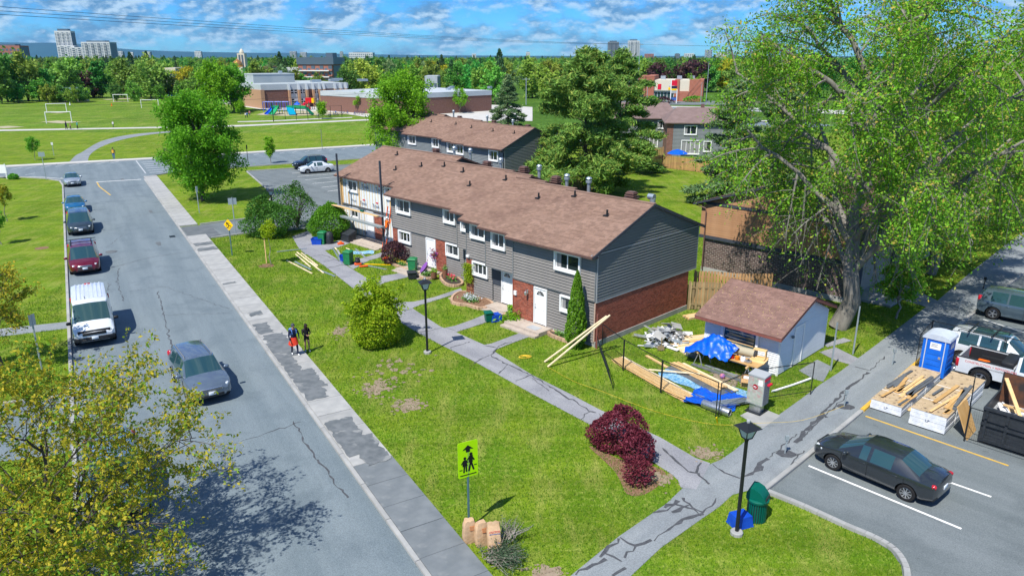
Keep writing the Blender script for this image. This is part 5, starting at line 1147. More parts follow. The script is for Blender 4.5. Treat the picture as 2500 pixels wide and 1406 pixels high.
    if rack:
        for sg in (1,-1): 
            s=MB(); y=sg*(st[5][5]-.07); z=st[5][3]; s.tube([(-1.7,y,z-.04),(-1.6,y,z+.05),(.2,y,z+.05),(.35,y,z-.04)],.022,6); s.build('roof_rail',M[rack],root)
        if rack=='black_metal':
            for x in (-1.2,-.2): s=MB(); s.beam((x,-.95,st[5][3]+.10),(x,.95,st[5][3]+.10),.06,.03); s.build('roof_bar',M['black_metal'],root)
    return root
# local +x is the front.  parked along the left kerb, facing the camera
FACE=RROT+PI
car('sedan','silver sedan at the far junction, first of the parked row','car',RW(66.3,-7.65),FACE,paint('paint_silver',(.42,.47,.52),.5),grille='chrome')
car('sedan','bright blue car parked close behind the dark minivan','car',RW(46.9+1.4,-7.65),FACE,paint('paint_blue',(.01,.13,.30),.3))
car('minivan','dark grey minivan between the blue car and red minivan','minivan',RW(38.1,-7.45),FACE,paint('paint_slate',(.035,.055,.07),.3),name='minivan',grille='chrome')
cv=car('minivan','dark red minivan with black roof bars in the kerb row','minivan',RW(24.3,-7.5),FACE,paint('paint_wine',(.16,.006,.022),.3),rack='black_metal',grille='chrome')
vn=car('van','white cargo van parked at the left kerb','van',RW(9.1,-7.45),FACE,paint('paint_white_van',(.70,.74,.78),0.,.3),name='cargo_van',glass='glass_teal')
for sg in (1,-1): rbox('indicator',(2.66,sg*.62,.80),(.12,.42,.09),M['amber'],vn,.3,rz=-sg*.12)
rbox('grille_panel',(2.70,0,.90),(.10,1.5,.20),M['car_dark'],vn,.2); rbox('bumper',(2.74,0,.56),(.16,1.84,.24),M['car_dark'],vn,.4)
for k in range(7): 
    y=-.6+k*.2; s=MB(); s.box(-2.55,.5,y-.03,y+.03,2.108,2.128); s.build('roof_rib',M['paint_white_van'],vn)
rbox('roof_lamp',(-2.68,0,2.07),(.16,.3,.06),M['tail'],vn,.3); s=MB(); s.tube([(.55,-.2,2.1),(.5,-.2,2.25)],.015,5); s.build('antenna',M['black_metal'],vn)
car('suv','grey-blue SUV driving down the middle of the street','SUV',RW(-1.5,-3.55),FACE+R(5),paint('paint_bluegrey',(.16,.21,.27),.5),name='driving_suv',rack='trim_grey',grille='chrome')
car('suv','pale blue SUV parked under the yellow flowering maple','SUV',RW(-9.3,-7.4),FACE,paint('paint_paleblue',(.20,.33,.46),.4),name='parked_suv')
# right car park
def between(p,q): 
    a,b=G(*p),G(*q); c=(a+b)/2; d=a-b; return c,math.atan2(d.y,d.x)
# sedan: front wheel (2027,1147) rear wheel (2211,1225) are the near-side wheels
a,b=G(2030,1146),G(2208,1222); d=(a-b).normalized(); nrm=Vector((d.y,-d.x,0)); 
if nrm.dot(Vector((0,1,0)))<0: nrm=-nrm
car('sedan','dark grey sedan parked alone in the front bays','car',(a+b)/2+nrm*.80,math.atan2(d.y,d.x),paint('paint_graphite',(.030,.038,.046),.35),plate_front=False,scale=.97)
d=-D1; nrm=D2.copy(); ang=math.atan2(d.y,d.x); a=G(2421,779); b=a+d*2.66
cx=car('suv','silver-blue hatchback with black wheels in the shaded bay','car',(a+b)/2+nrm*.80,ang,paint('paint_silverblue',(.10,.15,.19),.45),wheel='five',name='hatchback')
car('sedan','black car behind the silver hatchback at the right edge','car',(a+b)/2+nrm*4.0+d*1.0,ang,paint('paint_black',(.012,.014,.018),.3))
car('suv','second black car in the shaded bays at the right edge','SUV',(a+b)/2+nrm*6.9+d*1.4,ang,paint('paint_black',(.012,.014,.018),.3),name='black_suv')
a2=G(2330,872); wsuv=car('suv','white SUV with black panoramic roof behind the blue toilet','SUV',Vector((G(2325,805,1.6).x,G(2325,805,1.6).y,0))+d*1.95+nrm*.62,ang,paint('paint_pearl',(.66,.70,.74),.1),name='white_suv',rack='black_metal')
rbox('sunroof',(-.35,0,1.693),(1.5,1.02,.03),M['car_glass'],wsuv,.3)
def pickup(label,loc,rz,col,cover=False):
    t=car('cab',label,'pickup',loc,rz,col,wheel='five',name='pickup_truck',seams=True)
    m=MB(); x0,x1,w,z0,z1=-2.90,-.66,.99,.55,1.28
    for sg in (1,-1):
        y0,y1=sorted((sg*w,sg*(w-.10)))
        # side wall with a wheel opening
        wx=-1.87; rr=.50; pts=[(x0,z0),(wx-rr,z0)]+[(wx-rr*math.cos(PI*k/10),.42+ .12+rr*math.sin(PI*k/10)) for k in range(0,11)]+[(wx+rr,z0),(x1,z0),(x1,z1),(x0,z1)]
        bpts=m.pts([(x,y0,z) for x,z in pts]+[(x,y1,z) for x,z in pts]); n=len(pts)
        m.f+= [[bpts+i for i in range(n)],[bpts+2*n-1-i for i in range(n)]]+[[bpts+(i+1)%n,bpts+i,bpts+n+i,bpts+n+(i+1)%n] for i in range(n)]; m.m+=[0]*(n+2)
    m.box(x0,x0+.08,-w+.1,w-.1,z0,z1-.01); m.box(x1-.06,x1,-w+.1,w-.1,z0+.02,z1-.02)
    bd=m.build('truck_bed',col,t)
    m=MB(); m.box(x0+.08,x1-.06,-w+.1,w-.1,z0+.1,z0+.16); m.box(x0+.08,x1-.06,-w+.10,-w+.115,z0+.17,z1-.03); m.box(x0+.08,x1-.06,w-.115,w-.10,z0+.17,z1-.03)
    m.box(-2.3,-1.45,-w+.115,-w+.32,z0+.16,z0+.42); m.box(-2.3,-1.45,w-.32,w-.115,z0+.16,z0+.42); m.build('bed_liner',M['car_dark'],bd)
    m=MB(); 
    for sg in (1,-1): m.box(x0+.02,x1-.02,sg*w-.06 if sg>0 else -w-.01,sg*w+.01 if sg>0 else -w+.06,z1,z1+.03)
    m.build('bed_rail',M['car_dark'],bd)
    for sg in (1,-1): rbox('taillight',(x0+.03,sg*(w-.09),1.0),(.14,.2,.42),M['tail'],t,.3)
    rbox('rear_bumper',(x0-.10,0,.56),(.2,1.9,.2),M['chrome'],t,.3)
    if cover: m=MB(); m.box(x0+.03,x1-.02,-w+.05,w-.05,z1+.005,z1+.06); m.build('bed_cover',M['car_dark'],t)
    return t
for o in list(bpy.data.objects): pass
pk=pickup('white pickup with open bed beside the portable toilet',G(2388,945)+d*1.87+nrm*.9,ang,paint('paint_pearl',(.66,.70,.74),.1))
rbox('tool_chest',(-.98,0,1.30),(.5,1.5,.28),M['car_dark'],pk,.2); rbox('bed_load',(-2.1,.25,.80),(.5,.5,.22),M['orange'],pk,.4); rbox('bed_load',(-1.6,-.2,.85),(.7,.6,.26),M['car_dark'],pk,.4)
text('CONSTRUCTION + REMODELING',.135,'red',pk,Matrix.Translation((-1.55,-.9935,1.13))@Matrix.Rotation(PI/2,4,'X'))
text('WWW.CONSTRUCTION',.09,'ink',pk,Matrix.Translation((-1.2,-.9935,.99))@Matrix.Rotation(PI/2,4,'X'))
# far car park
a,b=G(734,429),G(812,423)
d=(Vector((a-b))).normalized(); angl=math.atan2(d.y,d.x)
car('sedan','white hatchback sedan in the far parking lot','car',G(768,424)+Vector((0,.9,0)),angl,paint('paint_pearl',(.66,.70,.74),.1),wheel='five',name='white_car')
car('suv','black SUV behind the white car in the far parking lot','SUV',G(752,414)+Vector((0,1.1,0)),angl,paint('paint_black2',(.012,.022,.035),.3),name='black_suv',rack='trim_grey')
pickup('black pickup with covered bed half hidden by the house',G(868,466)+Vector((1.2,1.0,0)),angl+PI,paint('paint_black',(.012,.014,.018),.3),cover=True)
# at the shops
for i,(x,y,c,lb) in enumerate(((1622,243,'paint_pearl','white SUV parked before the shops across the road'),(1606,242,'paint_black','dark SUV half behind the white one at the shops'),(440,234,'paint_slate','dark car parked at the edge of the far playing field'))):
    car('suv',lb,'SUV',G(x,y),R(5) if i<2 else R(20),M[c],name='parked_suv',seams=False)
# ================================================================== PEOPLE
def person(name,label,loc,rz,h=1.7,top='ink',legs='ink',shoes='white',hair='hair',arms=None,stride=.12,lean=0.,bag=None,longhair=False,skirt=None,hat=None,legskin=False,vest=None,detail=True,cat='person',climb=False):
    """faces local +x"""
    t=thing(name,label,cat,loc,rz); s=h/1.75
    J={'pel':(0,0,.95),'sp':(.01+lean*.3,0,1.16),'ch':(.0+lean,0,1.36),'nk':(.01+lean*1.3,0,1.49),'hd':(.03+lean*1.5,0,1.57),'hc':(.05+lean*1.6,0,1.66),'ht':(.04+lean*1.6,0,1.74)}
    Ed=[('pel','sp','t'),('sp','ch','t'),('ch','nk','s'),('nk','hd','s'),('hd','hc','s'),('hc','ht','s')]
    RAD={'pel':(.135,.115),'sp':(.125,.105),'ch':(.15,.12),'nk':(.058,.058),'hd':(.075,.085),'hc':(.088,.10),'ht':(.055,.06)}
    A=arms or {'l':((.02,.27,1.14),(.10,.25,.90)),'r':((.02,-.27,1.14),(.10,-.25,.90))}
    for sd,sg in (('l',1),('r',-1)):
        J['sh'+sd]=(lean,sg*.185,1.41); J['el'+sd]=A[sd][0]; J['wr'+sd]=A[sd][1]
        e,w=Vector(A[sd][0]),Vector(A[sd][1]); hd=w+(w-e).normalized()*.09; J['ha'+sd]=tuple(hd)
        st=stride*sg; kz=.50; J['hp'+sd]=(0,sg*.085,.90)
        if climb: kn,an=((.20,sg*.12,.62),(.05,sg*.12,.24)) if sg>0 else ((.06,sg*.12,.48),(-.04,sg*.12,.06))
        else: kn,an=(st*.7+.03,sg*.095,.50),(st*1.1-.02,sg*.095,.085)
        J['kn'+sd]=kn; J['an'+sd]=an; J['to'+sd]=(an[0]+.15,an[1]+sg*.02,an[2]-.05)
        RAD.update({'sh'+sd:(.062,.062),'el'+sd:(.045,.045),'wr'+sd:(.032,.03),'ha'+sd:(.036,.022),'hp'+sd:(.088,.092),'kn'+sd:(.06,.06),'an'+sd:(.042,.042),'to'+sd:(.038,.03)})
        Ed+=[('ch','sh'+sd,'t'),('sh'+sd,'el'+sd,'t'),('el'+sd,'wr'+sd,'t' if vest is None else 't'),('wr'+sd,'ha'+sd,'s'),('pel','hp'+sd,'l'),('hp'+sd,'kn'+sd,'l'),('kn'+sd,'an'+sd,'l'),('an'+sd,'to'+sd,'o')]
    names=list(J); me=bpy.data.meshes.new('body'); me.from_pydata([tuple(Vector(J[k])*s) for k in names],[(names.index(a),names.index(b)) for a,b,_ in Ed],[])
    o=bpy.data.objects.new('tmp',me); C.objects.link(o); md=o.modifiers.new('s','SKIN'); md.use_smooth_shade=True
    for i,k in enumerate(names):
        v=me.skin_vertices[0].data[i]; v.radius=(RAD[k][0]*s,RAD[k][1]*s); v.use_root=(k=='pel')
    if detail: o.modifiers.new('u','SUBSURF').levels=1; o.modifiers['u'].render_levels=1
    dg=bpy.context.evaluated_depsgraph_get(); b=bpy.data.meshes.new_from_object(o.evaluated_get(dg)); bpy.data.objects.remove(o)
    b.materials.clear(); ms={'t':0,'s':1,'l':2,'o':3}
    for k in (top,'skin',legs if not legskin else 'skin',shoes): b.materials.append(M[k])
    segs=[(Vector(J[a])*s,Vector(J[c])*s,ms[k],a,c) for a,c,k in Ed]
    for p in b.polygons:
        c=p.center; best=(9,0)
        for a,e,k,n0,n1 in segs:
            d=e-a; u=max(0,min(1,(c-a).dot(d)/d.length_squared)); q=(a+d*u-c).length-.5*(RAD[n0][0]+RAD[n1][0])*s
            if q<best[0]:
                kk=k
                if legskin and k==2 and c.z>.78*s: kk=0
                best=(q,kk)
        p.material_index=best[1]
    body=link('body',b,t)
    if detail:
        m=MB()
        for sd,sg in (('l',1),('r',-1)):
            hp=Vector(J['ha'+sd])*s; d=(Vector(J['ha'+sd])-Vector(J['wr'+sd])).normalized(); up=Vector((1,0,0)); sx=d.cross(up)
            sx=sx.normalized() if sx.length>.1 else Vector((0,1,0)); fw=d.cross(sx).normalized()
            for k,ln in enumerate((.062,.072,.068,.055)):
                p0=hp+fw*(-.03+.02*k)*s; m.tube([p0,p0+d*ln*.55*s,p0+d*ln*s+sx*.02*s*-sg],[.009*s,.0085*s,.006*s],5)
            p0=hp-d*.04*s-fw*.032*s; m.tube([p0,p0-fw*.03*s+d*.02*s,p0-fw*.035*s+d*.05*s],[.011*s,.01*s,.007*s],5)
        m.build('fingers',M['skin'],t)
        hc=Vector(J['hc'])*s; m=MB(); m.lathe([(0,.03),(.014,.0),(.016,-.015),(.004,-.02)],6,hc+Vector((.085,0,-.02))*s,axis='x')
        m.build('nose',M['skin'],t); m=MB()
        for sg in (1,-1): m.cbox(hc+Vector((.086,sg*.033,.012))*s,(.012*s,.022*s,.01*s))
        m.cbox(hc+Vector((.084,0,-.058))*s,(.012*s,.04*s,.008*s)); m.build('face_features',M['hair'],t)
    hc=Vector(J['hc'])*s
    m=MB(); pr=[(.0,.118),(.055,.105),(.092,.06),(.102,.01),(.098,-.03)] 
    if longhair: pr+=[(.10,-.10),(.105,-.18),(.07,-.24)]
    m.lathe([(r_*s,z*s) for r_,z in pr[::-1]],10,hc+Vector((-.022,0,.0))*s); m.build('hair' if not hat else 'cap',M[hat or hair],t,smooth=60)
    if bag:
        m=MB(); 
        for sg in (1,-1): m.tube([Vector((.13+lean,sg*.11,1.22))*s,Vector((.135+lean,sg*.12,1.38))*s,Vector((.0+lean,sg*.12,1.48))*s,Vector((-.12+lean,sg*.11,1.38))*s],.022*s,5)
        bb=m.build('bag_straps',M[bag],t); rbox('backpack',Vector((-.22+lean,0,1.24))*s,(.2*s,.3*s,.42*s),M[bag],t,.6)
    if skirt:
        m=MB(); n=14; r0=[];r1=[]
        for k in range(n):
            a=2*PI*k/n; q=1+.18*math.sin(a*3+1); r0.append((.155*s*math.cos(a),.165*s*math.sin(a),1.02*s)); r1.append(((.22*q)*s*math.cos(a),(.27*q)*s*math.sin(a),(.62+.06*math.sin(a*2))*s))
        b0=m.pts(r0); b1=m.pts(r1)
        for k in range(n): j=(k+1)%n; m.f.append([b1+k,b1+j,b0+j,b0+k]); m.m.append(0)
        m.build('tied_jacket',M[skirt],t,smooth=70)
    if vest:
        m=MB(); n=12; r0=[];r1=[]
        for k in range(n):
            a=2*PI*k/n; r0.append((.165*s*math.cos(a)+lean*s,.19*s*math.sin(a),1.44*s)); r1.append((.165*s*math.cos(a),.18*s*math.sin(a),.98*s))
        b0=m.pts(r0); b1=m.pts(r1)
        for k in range(n): j=(k+1)%n; m.f.append([b1+k,b1+j,b0+j,b0+k]); m.m.append(0)
        m.build('vest',M[vest],t,smooth=70)
    return t
mk('cloth_navy',(.012,.018,.05),rough=.9); mk('cloth_red',(.60,.045,.02),rough=.9); mk('cloth_black',(.014,.014,.017),rough=.9); mk('cloth_grey',(.10,.11,.13),rough=.9); mk('cloth_blue',(.05,.13,.4),rough=.9); mk('cloth_pink',(.5,.15,.2),rough=.9); mk('cloth_green',(.05,.3,.25),rough=.9); mk('strap_blue',(.10,.22,.55),rough=.8); mk('cloth_white',(.6,.6,.62),rough=.9); mk('hivis',(.75,.42,.04),rough=.8)
dn=math.atan2(-R1.y,-R1.x)
person('person','walker with a red jacket tied at the waist on the sidewalk',G(721,866,.11)+Vector((0,0,.11-.11)),dn+.15,1.68,'cloth_navy','cloth_navy','white',bag='strap_blue',skirt='cloth_red',stride=.16,hat='trim_dark')
person('person','long haired walker in black top and shorts beside the red jacket',G(751,858),dn+.1,1.52,'cloth_black','cloth_black','white',longhair=True,legskin=True,arms={'l':((.06,.24,1.15),(.22,.08,1.12)),'r':((.06,-.24,1.15),(.22,-.08,1.12))},stride=.06)
person('person','crossing guard in orange vest at the far kerb',G(279,390),R(-75),1.75,'cloth_navy','cloth_blue','ink',vest='hivis',stride=.03,detail=True)
for i,(x,y,tp,lg,h,lb) in enumerate(((163,316,'cloth_navy','cloth_navy',1.7,'adult in dark clothes on the park path, left of two'),(173,316,'cloth_pink','cloth_navy',1.25,'small child between two walkers on the park path'),(190,315,'cloth_green','cloth_black',1.55,'walker with teal backpack on the park path'),(277,311,'cloth_white','cloth_grey',1.3,'crouched person in white beyond the park path'))):
    person('person',lb,G(x,y),R(190+20*i),h,tp,lg,'ink',detail=False)
# the worker on the ladder
wk=person('person','worker in orange shirt and white helmet up the orange ladder',HW(24.02,3.88,1.0),math.atan2(D2.y,D2.x),1.75,'orange','cloth_grey','ink',hat='white',climb=True,lean=.04,arms={'l':((.18,.24,1.22),(.30,.14,1.42)),'r':((.2,-.26,1.25),(.32,-.2,1.5))})
kid=[('cloth_blue','cloth_navy'),('cloth_pink','cloth_grey'),('cloth_white','cloth_navy'),('cloth_navy','cloth_black'),('cloth_red','cloth_navy'),('cloth_green','cloth_grey')]
rs=random.Random(12)
spots=[(668,263),(673,266),(679,262),(740,266),(745,263),(629,262),(604,287),(610,283),(600,288),(565,268),(538,266),(713,280),(820,282),(548,266)]
for i,(x,y) in enumerate(spots):
    a,b=kid[i%6]; person('person','child in the school playground seen far off',G(x,y),rs.uniform(0,6),1.3,a,b,'ink',detail=False)['group']='children in the school playground'
# ================================================================== STREET FURNITURE
def lamp_post(label,base,h,rz=0.):
    t=thing('lamp_post',label,'lamp post',base,rz,'black lantern posts')
    m=MB(); m.lathe([(.20,0),(.20,.10),(.17,.13)],14); m.build('footing',M['concrete'],t)
    m=MB(); m.lathe([(.062,.1),(.056,h-.62),(.075,h-.58),(.075,h-.52),(.04,h-.50)],10); m.build('post',M['black_metal'],t,smooth=40)
    hd=MB(); z0,z1=h-.50,h-.12; a,b=.11,.21
    for sx in (1,-1):
        for sy in (1,-1): hd.beam((sx*a,sy*a,z0),(sx*b,sy*b,z1),.03,.03)
    hd.box(-b-.02,b+.02,-b-.02,b+.02,z1-.015,z1+.012); hd.box(-a-.01,a+.01,-a-.01,a+.01,z0-.02,z0+.01)
    L=hd.build('lantern',M['black_metal'],t)
    r=MB(); q=.31; bb=r.pts([(-q,-q,z1-.03),(q,-q,z1-.03),(q,q,z1-.03),(-q,q,z1-.03),(-.06,-.06,h),(.06,-.06,h),(.06,.06,h),(-.06,.06,h)])
    r.f+=[[bb+i for i in f] for f in ((0,1,5,4),(1,2,6,5),(2,3,7,6),(3,0,4,7),(4,5,6,7),(3,2,1,0))]; r.m+=[0]*6; r.build('lantern_roof',M['black_metal'],L)
    r=MB(); r.lathe([(.05,h),(.06,h+.05),(.05,h+.09),(0,h+.10)],10); r.build('photocell',M['trim_light'],L)
    g=MB(); bb=g.pts([(-a,-a,z0+.02),(a,-a,z0+.02),(a,a,z0+.02),(-a,a,z0+.02),(-b,-b,z1-.02),(b,-b,z1-.02),(b,b,z1-.02),(-b,b,z1-.02)])
    g.f+=[[bb+i for i in f] for f in ((0,1,5,4),(1,2,6,5),(2,3,7,6),(3,0,4,7))]; g.m+=[0]*4; g.build('pane',M['lantern_glass'],L)
    return t
mk('lantern_glass',(.55,.60,.66),rough=.25)
lamp_post('black lantern post on the lawn by the yellow-green bush',G(1043.5,862),3.95,R(20))
lamp_post('black lantern post beside the green litter bin in front',G(1798,1303),3.95,R(25))
lamp_post('black lantern post in front of the dark driveway bush',G(671,572),3.9,R(20))
def sign_post(name,label,base,h,post='post_green',r=.035,flat=True):
    t=thing(name,label,'sign',base); m=MB()
    if flat: m.box(-.035,.035,-.02,.02,0,h); m.box(-.012,.012,-.03,.02,0,h)
    else: m.lathe([(r,0),(r,h)],8)
    m.build('post',M[post],t); return t
def plate(t,poly,z,yaw,mat,th=.012,nm='sign_plate',off=-.03,rim=None):
    Mx=Matrix.Rotation(yaw,4,'Z'); m=MB(Mx); b=m.pts([(x,off,z+y) for x,y in poly]+[(x,off+th,z+y) for x,y in poly]); n=len(poly)
    m.f+=[[b+i for i in range(n)],[b+2*n-1-i for i in range(n)]]+[[b+(i+1)%n,b+i,b+n+i,b+n+(i+1)%n] for i in range(n)]; m.m+=[0]*(n+2)
    return m.build(nm,M[mat],t)
def glyph(t,parts,z,yaw,mat,off=-.034,nm='symbol',th=.003):
    Mx=Matrix.Rotation(yaw,4,'Z'); m=MB(Mx)
    for p in parts:
        if p[0]=='c':
            _,x,y,r=p; ps=[(x+r*math.cos(2*PI*k/12),y+r*math.sin(2*PI*k/12)) for k in range(12)]
        else: ps=p[1]
        b=m.pts([(x,off-th,z+y) for x,y in ps]); m.f.append([b+i for i in range(len(ps))]); m.m.append(0)
    return m.build(nm,M[mat],t)
def bar(x0,y0,x1,y1,w):
    d=Vector((x1-x0,y1-y0)).normalized(); n=Vector((-d.y,d.x))*w/2
    return ('p',[(x0-n.x,y0-n.y),(x1-n.x,y1-n.y),(x1+n.x,y1+n.y),(x0+n.x,y0+n.y)])
# school crossing sign, lime
sg=sign_post('school_sign','lime school crossing sign with two walking figures, front lawn',G(1145,1290),3.0)
yw=R(28); w,h=.34,.62
rnd=[(-w+.04,-h),(w-.04,-h),(w,-h+.04),(w,h-.04),(w-.04,h),(-w+.04,h),(-w,h-.04),(-w,-h+.04)]
plate(sg,rnd,2.55,yw,'sign_lime')
fig=[('p',[(0,.50),(.19,.34),(.07,.36),(.07,.26),(-.07,.26),(-.07,.36),(-.19,.34)]),
 ('c',.10,.17,.055),bar(.10,.12,.09,-.12,.13),bar(.09,-.10,.02,-.42,.06),bar(.10,-.10,.19,-.40,.06),bar(.12,.08,.21,-.06,.05),bar(.06,.08,-.03,-.02,.045),
 ('c',-.11,.06,.048),('p',[(-.16,.0),(-.06,.0),(-.02,-.22),(-.20,-.22)]),bar(-.13,-.20,-.15,-.44,.05),bar(-.07,-.20,-.06,-.42,.05),bar(-.15,-.02,-.23,-.14,.04),bar(-.07,-.02,-.01,-.1,.04),
 bar(-.30,-.33,-.20,-.33,.025),bar(.20,-.24,.30,-.24,.025),bar(-.28,-.53,.28,-.53,.03)]
glyph(sg,fig,2.55,yw,'ink')
# yellow diamond sign with a person playing
sg=sign_post('playground_sign','yellow diamond sign with running child symbol by the driveway',G(567,624),2.9)
yw=R(-22); q=.46; plate(sg,[(0,-q),(q,0),(0,q),(-q,0)],2.4,yw,'sign_yellow')
glyph(sg,[('c',-.16,.17,.05),bar(-.14,.12,.05,-.04,.09),bar(-.10,.16,.12,.10,.045),bar(.04,-.04,.22,-.08,.06),bar(.20,-.08,.26,-.16,.045),bar(.04,-.06,-.08,-.20,.055),bar(-.08,-.20,-.2,-.22,.04),bar(-.14,.12,-.2,.0,.04),('c',-.2,-.08,.035),bar(-.22,-.24,.22,-.24,.02)],2.4,yw,'ink')
sg=sign_post('street_sign','pale square sign seen from behind at the driveway',G(576,572),3.2,'post_grey')
plate(sg,[(-.34,-.28),(.34,-.28),(.34,.28),(-.34,.28)],2.85,R(10),'galv',off=.03)
def small_sign(label,base,h,w,hh,yaw,mat='post_grey',pl='galv'):
    s=sign_post('street_sign',label,base,h,mat); plate(s,[(-w,-hh),(w,-hh),(w,hh),(-w,hh)],h-hh,yaw,pl); return s
small_sign('narrow no parking sign post under the green street maple',G(487,520),2.6,.16,.3,R(80),pl='white')
small_sign('grey sign post seen from behind at the far left corner',G(113,439),3.4,.36,.28,R(10))
small_sign('narrow street sign post on the left lawn by the van',G(103,905),2.9,.16,.28,R(70),pl='galv')
small_sign('narrow sign post left of two beside the white shed',G(2028,905),2.5,.12,.28,R(60))
small_sign('narrow sign post right of two beside the white shed',G(2082,865),2.6,.12,.28,R(60))
small_sign('thin dark sign post on the lawn across the crossing street',G(606,399),2.6,.1,.3,R(60),mat='black_metal',pl='black_metal')
small_sign('thin post far out on the park lawn',G(787,365),3.3,.06,.2,R(80),mat='trim_grey',pl='trim_grey')
small_sign('small white sign by the sapling in the park',G(132,380),2.0,.14,.2,R(20),pl='white')
ss=sign_post('stop_sign','red stop sign behind the street maple crown',RW(70.9,6.9),2.5,'post_grey'); yw=R(0)
plate(ss,[(.38*math.cos(PI/8+k*PI/4),.38*math.sin(PI/8+k*PI/4)) for k in range(8)],2.3,yw,'sign_red'); text('STOP',.26,'white',ss,Matrix.Rotation(yw,4,'Z')@facing((0,-.036,2.3)))
ws=thing('notice_board','white notice board on posts at the far left corner','sign',G(8,437)); m=MB(); m.box(-1.4,.62,-.04,.04,.7,1.75); m.build('board',M['white'],ws)
for x in (-1.2,.5): m=MB(); m.box(x-.05,x+.05,-.05,.05,0,1.85); m.build('post',M['white'],ws)
# bollard posts along the walkway
for i,(x,y,h,lb) in enumerate(((1916,1107,.75,'rusty meter post on the walkway nearest the dark sedan'),(2061,992,.75,'bent meter post on the walkway near the lumber'),(2178,892,.85,'pale meter post in the maple shadow by the toilet'),(2340,758,.8,'short post in the shade by the back kerb'),(2400,706,.8,'dark post in the shade, farthest along the walkway'))):
    m=MB(); m.tube([(0,0,0),(.03 if i!=1 else .02,0,h)],.03,6); m.box(-.05,.08,-.05,.05,h-.16,h+.02); tag(m.build('meter_post',M['post_grey'] if i!=4 else M['black_metal'],loc=G(x,y)),lb,'post')
    if i<2: 
        poly('tar_patch',[G(x+3,y+1)+Vector((.4*math.cos(k),.3*math.sin(k),0)) for k in (0,1,2,3,4,5,5.8)],.0195,M['tar'],None,False,cp)
# bins
def litter_bin(label,loc):
    t=thing('litter_bin',label,'litter bin',loc,R(-35)); r=.36
    m=MB(); m.lathe([(r-.04,.03),(r-.04,.86)],20); m.build('liner',M['black_plastic'],t)
    s=MB(); s.box(r-.03,r,-.024,.024,.02,.84); me=s.mesh('slat',M['green_metal'])
    for k in range(26): o=link('slat',me,t); o.rotation_euler=(0,0,2*PI*k/26)
    m=MB(); m.lathe([(r+.03,.82),(r+.05,.86),(r+.05,.93),(r+.01,.96)],24); m.build('rim',M['green_metal'],t,smooth=40)
    m=MB(); n=9; bb=[]
    for k in range(n):
        a=PI*k/(n-1)*.5; x=.34-.62*math.sin(a)*1.0; z=.95+.42*(math.sin(a))**.8 if k else .95
        bb.append((x,z))
    pr=[(.36,.95),(.30,1.10),(.12,1.32),(-.10,1.42),(-.28,1.40),(-.36,1.2),(-.36,.95)]
    b=m.pts([(x,-.30,z) for x,z in pr]+[(x,.30,z) for x,z in pr]); n=len(pr); m.f+=[[b+i for i in range(n)],[b+2*n-1-i for i in range(n)]]+[[b+(i+1)%n,b+i,b+n+i,b+n+(i+1)%n] for i in range(n)]; m.m+=[0]*(n+2); m.build('hood',M['green_metal'],t,smooth=35)
    m=MB(); m.box(.33,.36,-.2,.2,1.0,1.12); m.build('flap',M['black_plastic'],t); return t
litter_bin('dark green slatted litter bin on the lawn by the car park',G(1845,1266)).scale=(.88,.88,.86)
def recycle_box(label,loc,rz,s=1.,mat='blue_plastic',flip=False):
    t=thing('recycling_box',label,'recycling box',loc,rz); a,b,h=.26*s,.21*s,.36*s; m=MB()
    sc=1.18; 
    if flip:
        z0,z1=h,0.
    else: z0,z1=0.,h
    o=m.pts([(-a,-b,z0),(a,-b,z0),(a,b,z0),(-a,b,z0),(-a*sc,-b*sc,z1),(a*sc,-b*sc,z1),(a*sc,b*sc,z1),(-a*sc,b*sc,z1)])
    m.f+=[[o+i for i in f] for f in ((3,2,1,0),(0,1,5,4),(1,2,6,5),(2,3,7,6),(3,0,4,7))]; m.m+=[0]*5
    bm=m.build('body',M[mat],t); bm.modifiers.new('s','SOLIDIFY').thickness=.012
    m=MB(); e=a*sc+.02; f=b*sc+.02; zz=z1-(.03 if not flip else 0); m.box(-e,e,-f,-f+.03,zz,zz+.03); m.box(-e,e,f-.03,f,zz,zz+.03); m.box(-e,-e+.03,-f+.03,f-.03,zz,zz+.03); m.box(e-.03,e,-f+.03,f-.03,zz,zz+.03); m.build('rim',M[mat],t); return t
b_=recycle_box('upturned blue recycling box behind the front lamp post',G(1806,1279),R(20),1.05,flip=True)
recycle_box('blue recycling box beside the small green bin by the nearest entrance',G(1209,782),R(30),1.1,flip=True)
recycle_box('blue recycling box tipped behind the green bin by the path',G(843,637),R(10),1.25)
recycle_box('blue recycling tub left of the green wheelie bin',G(775,596),R(0),1.4)
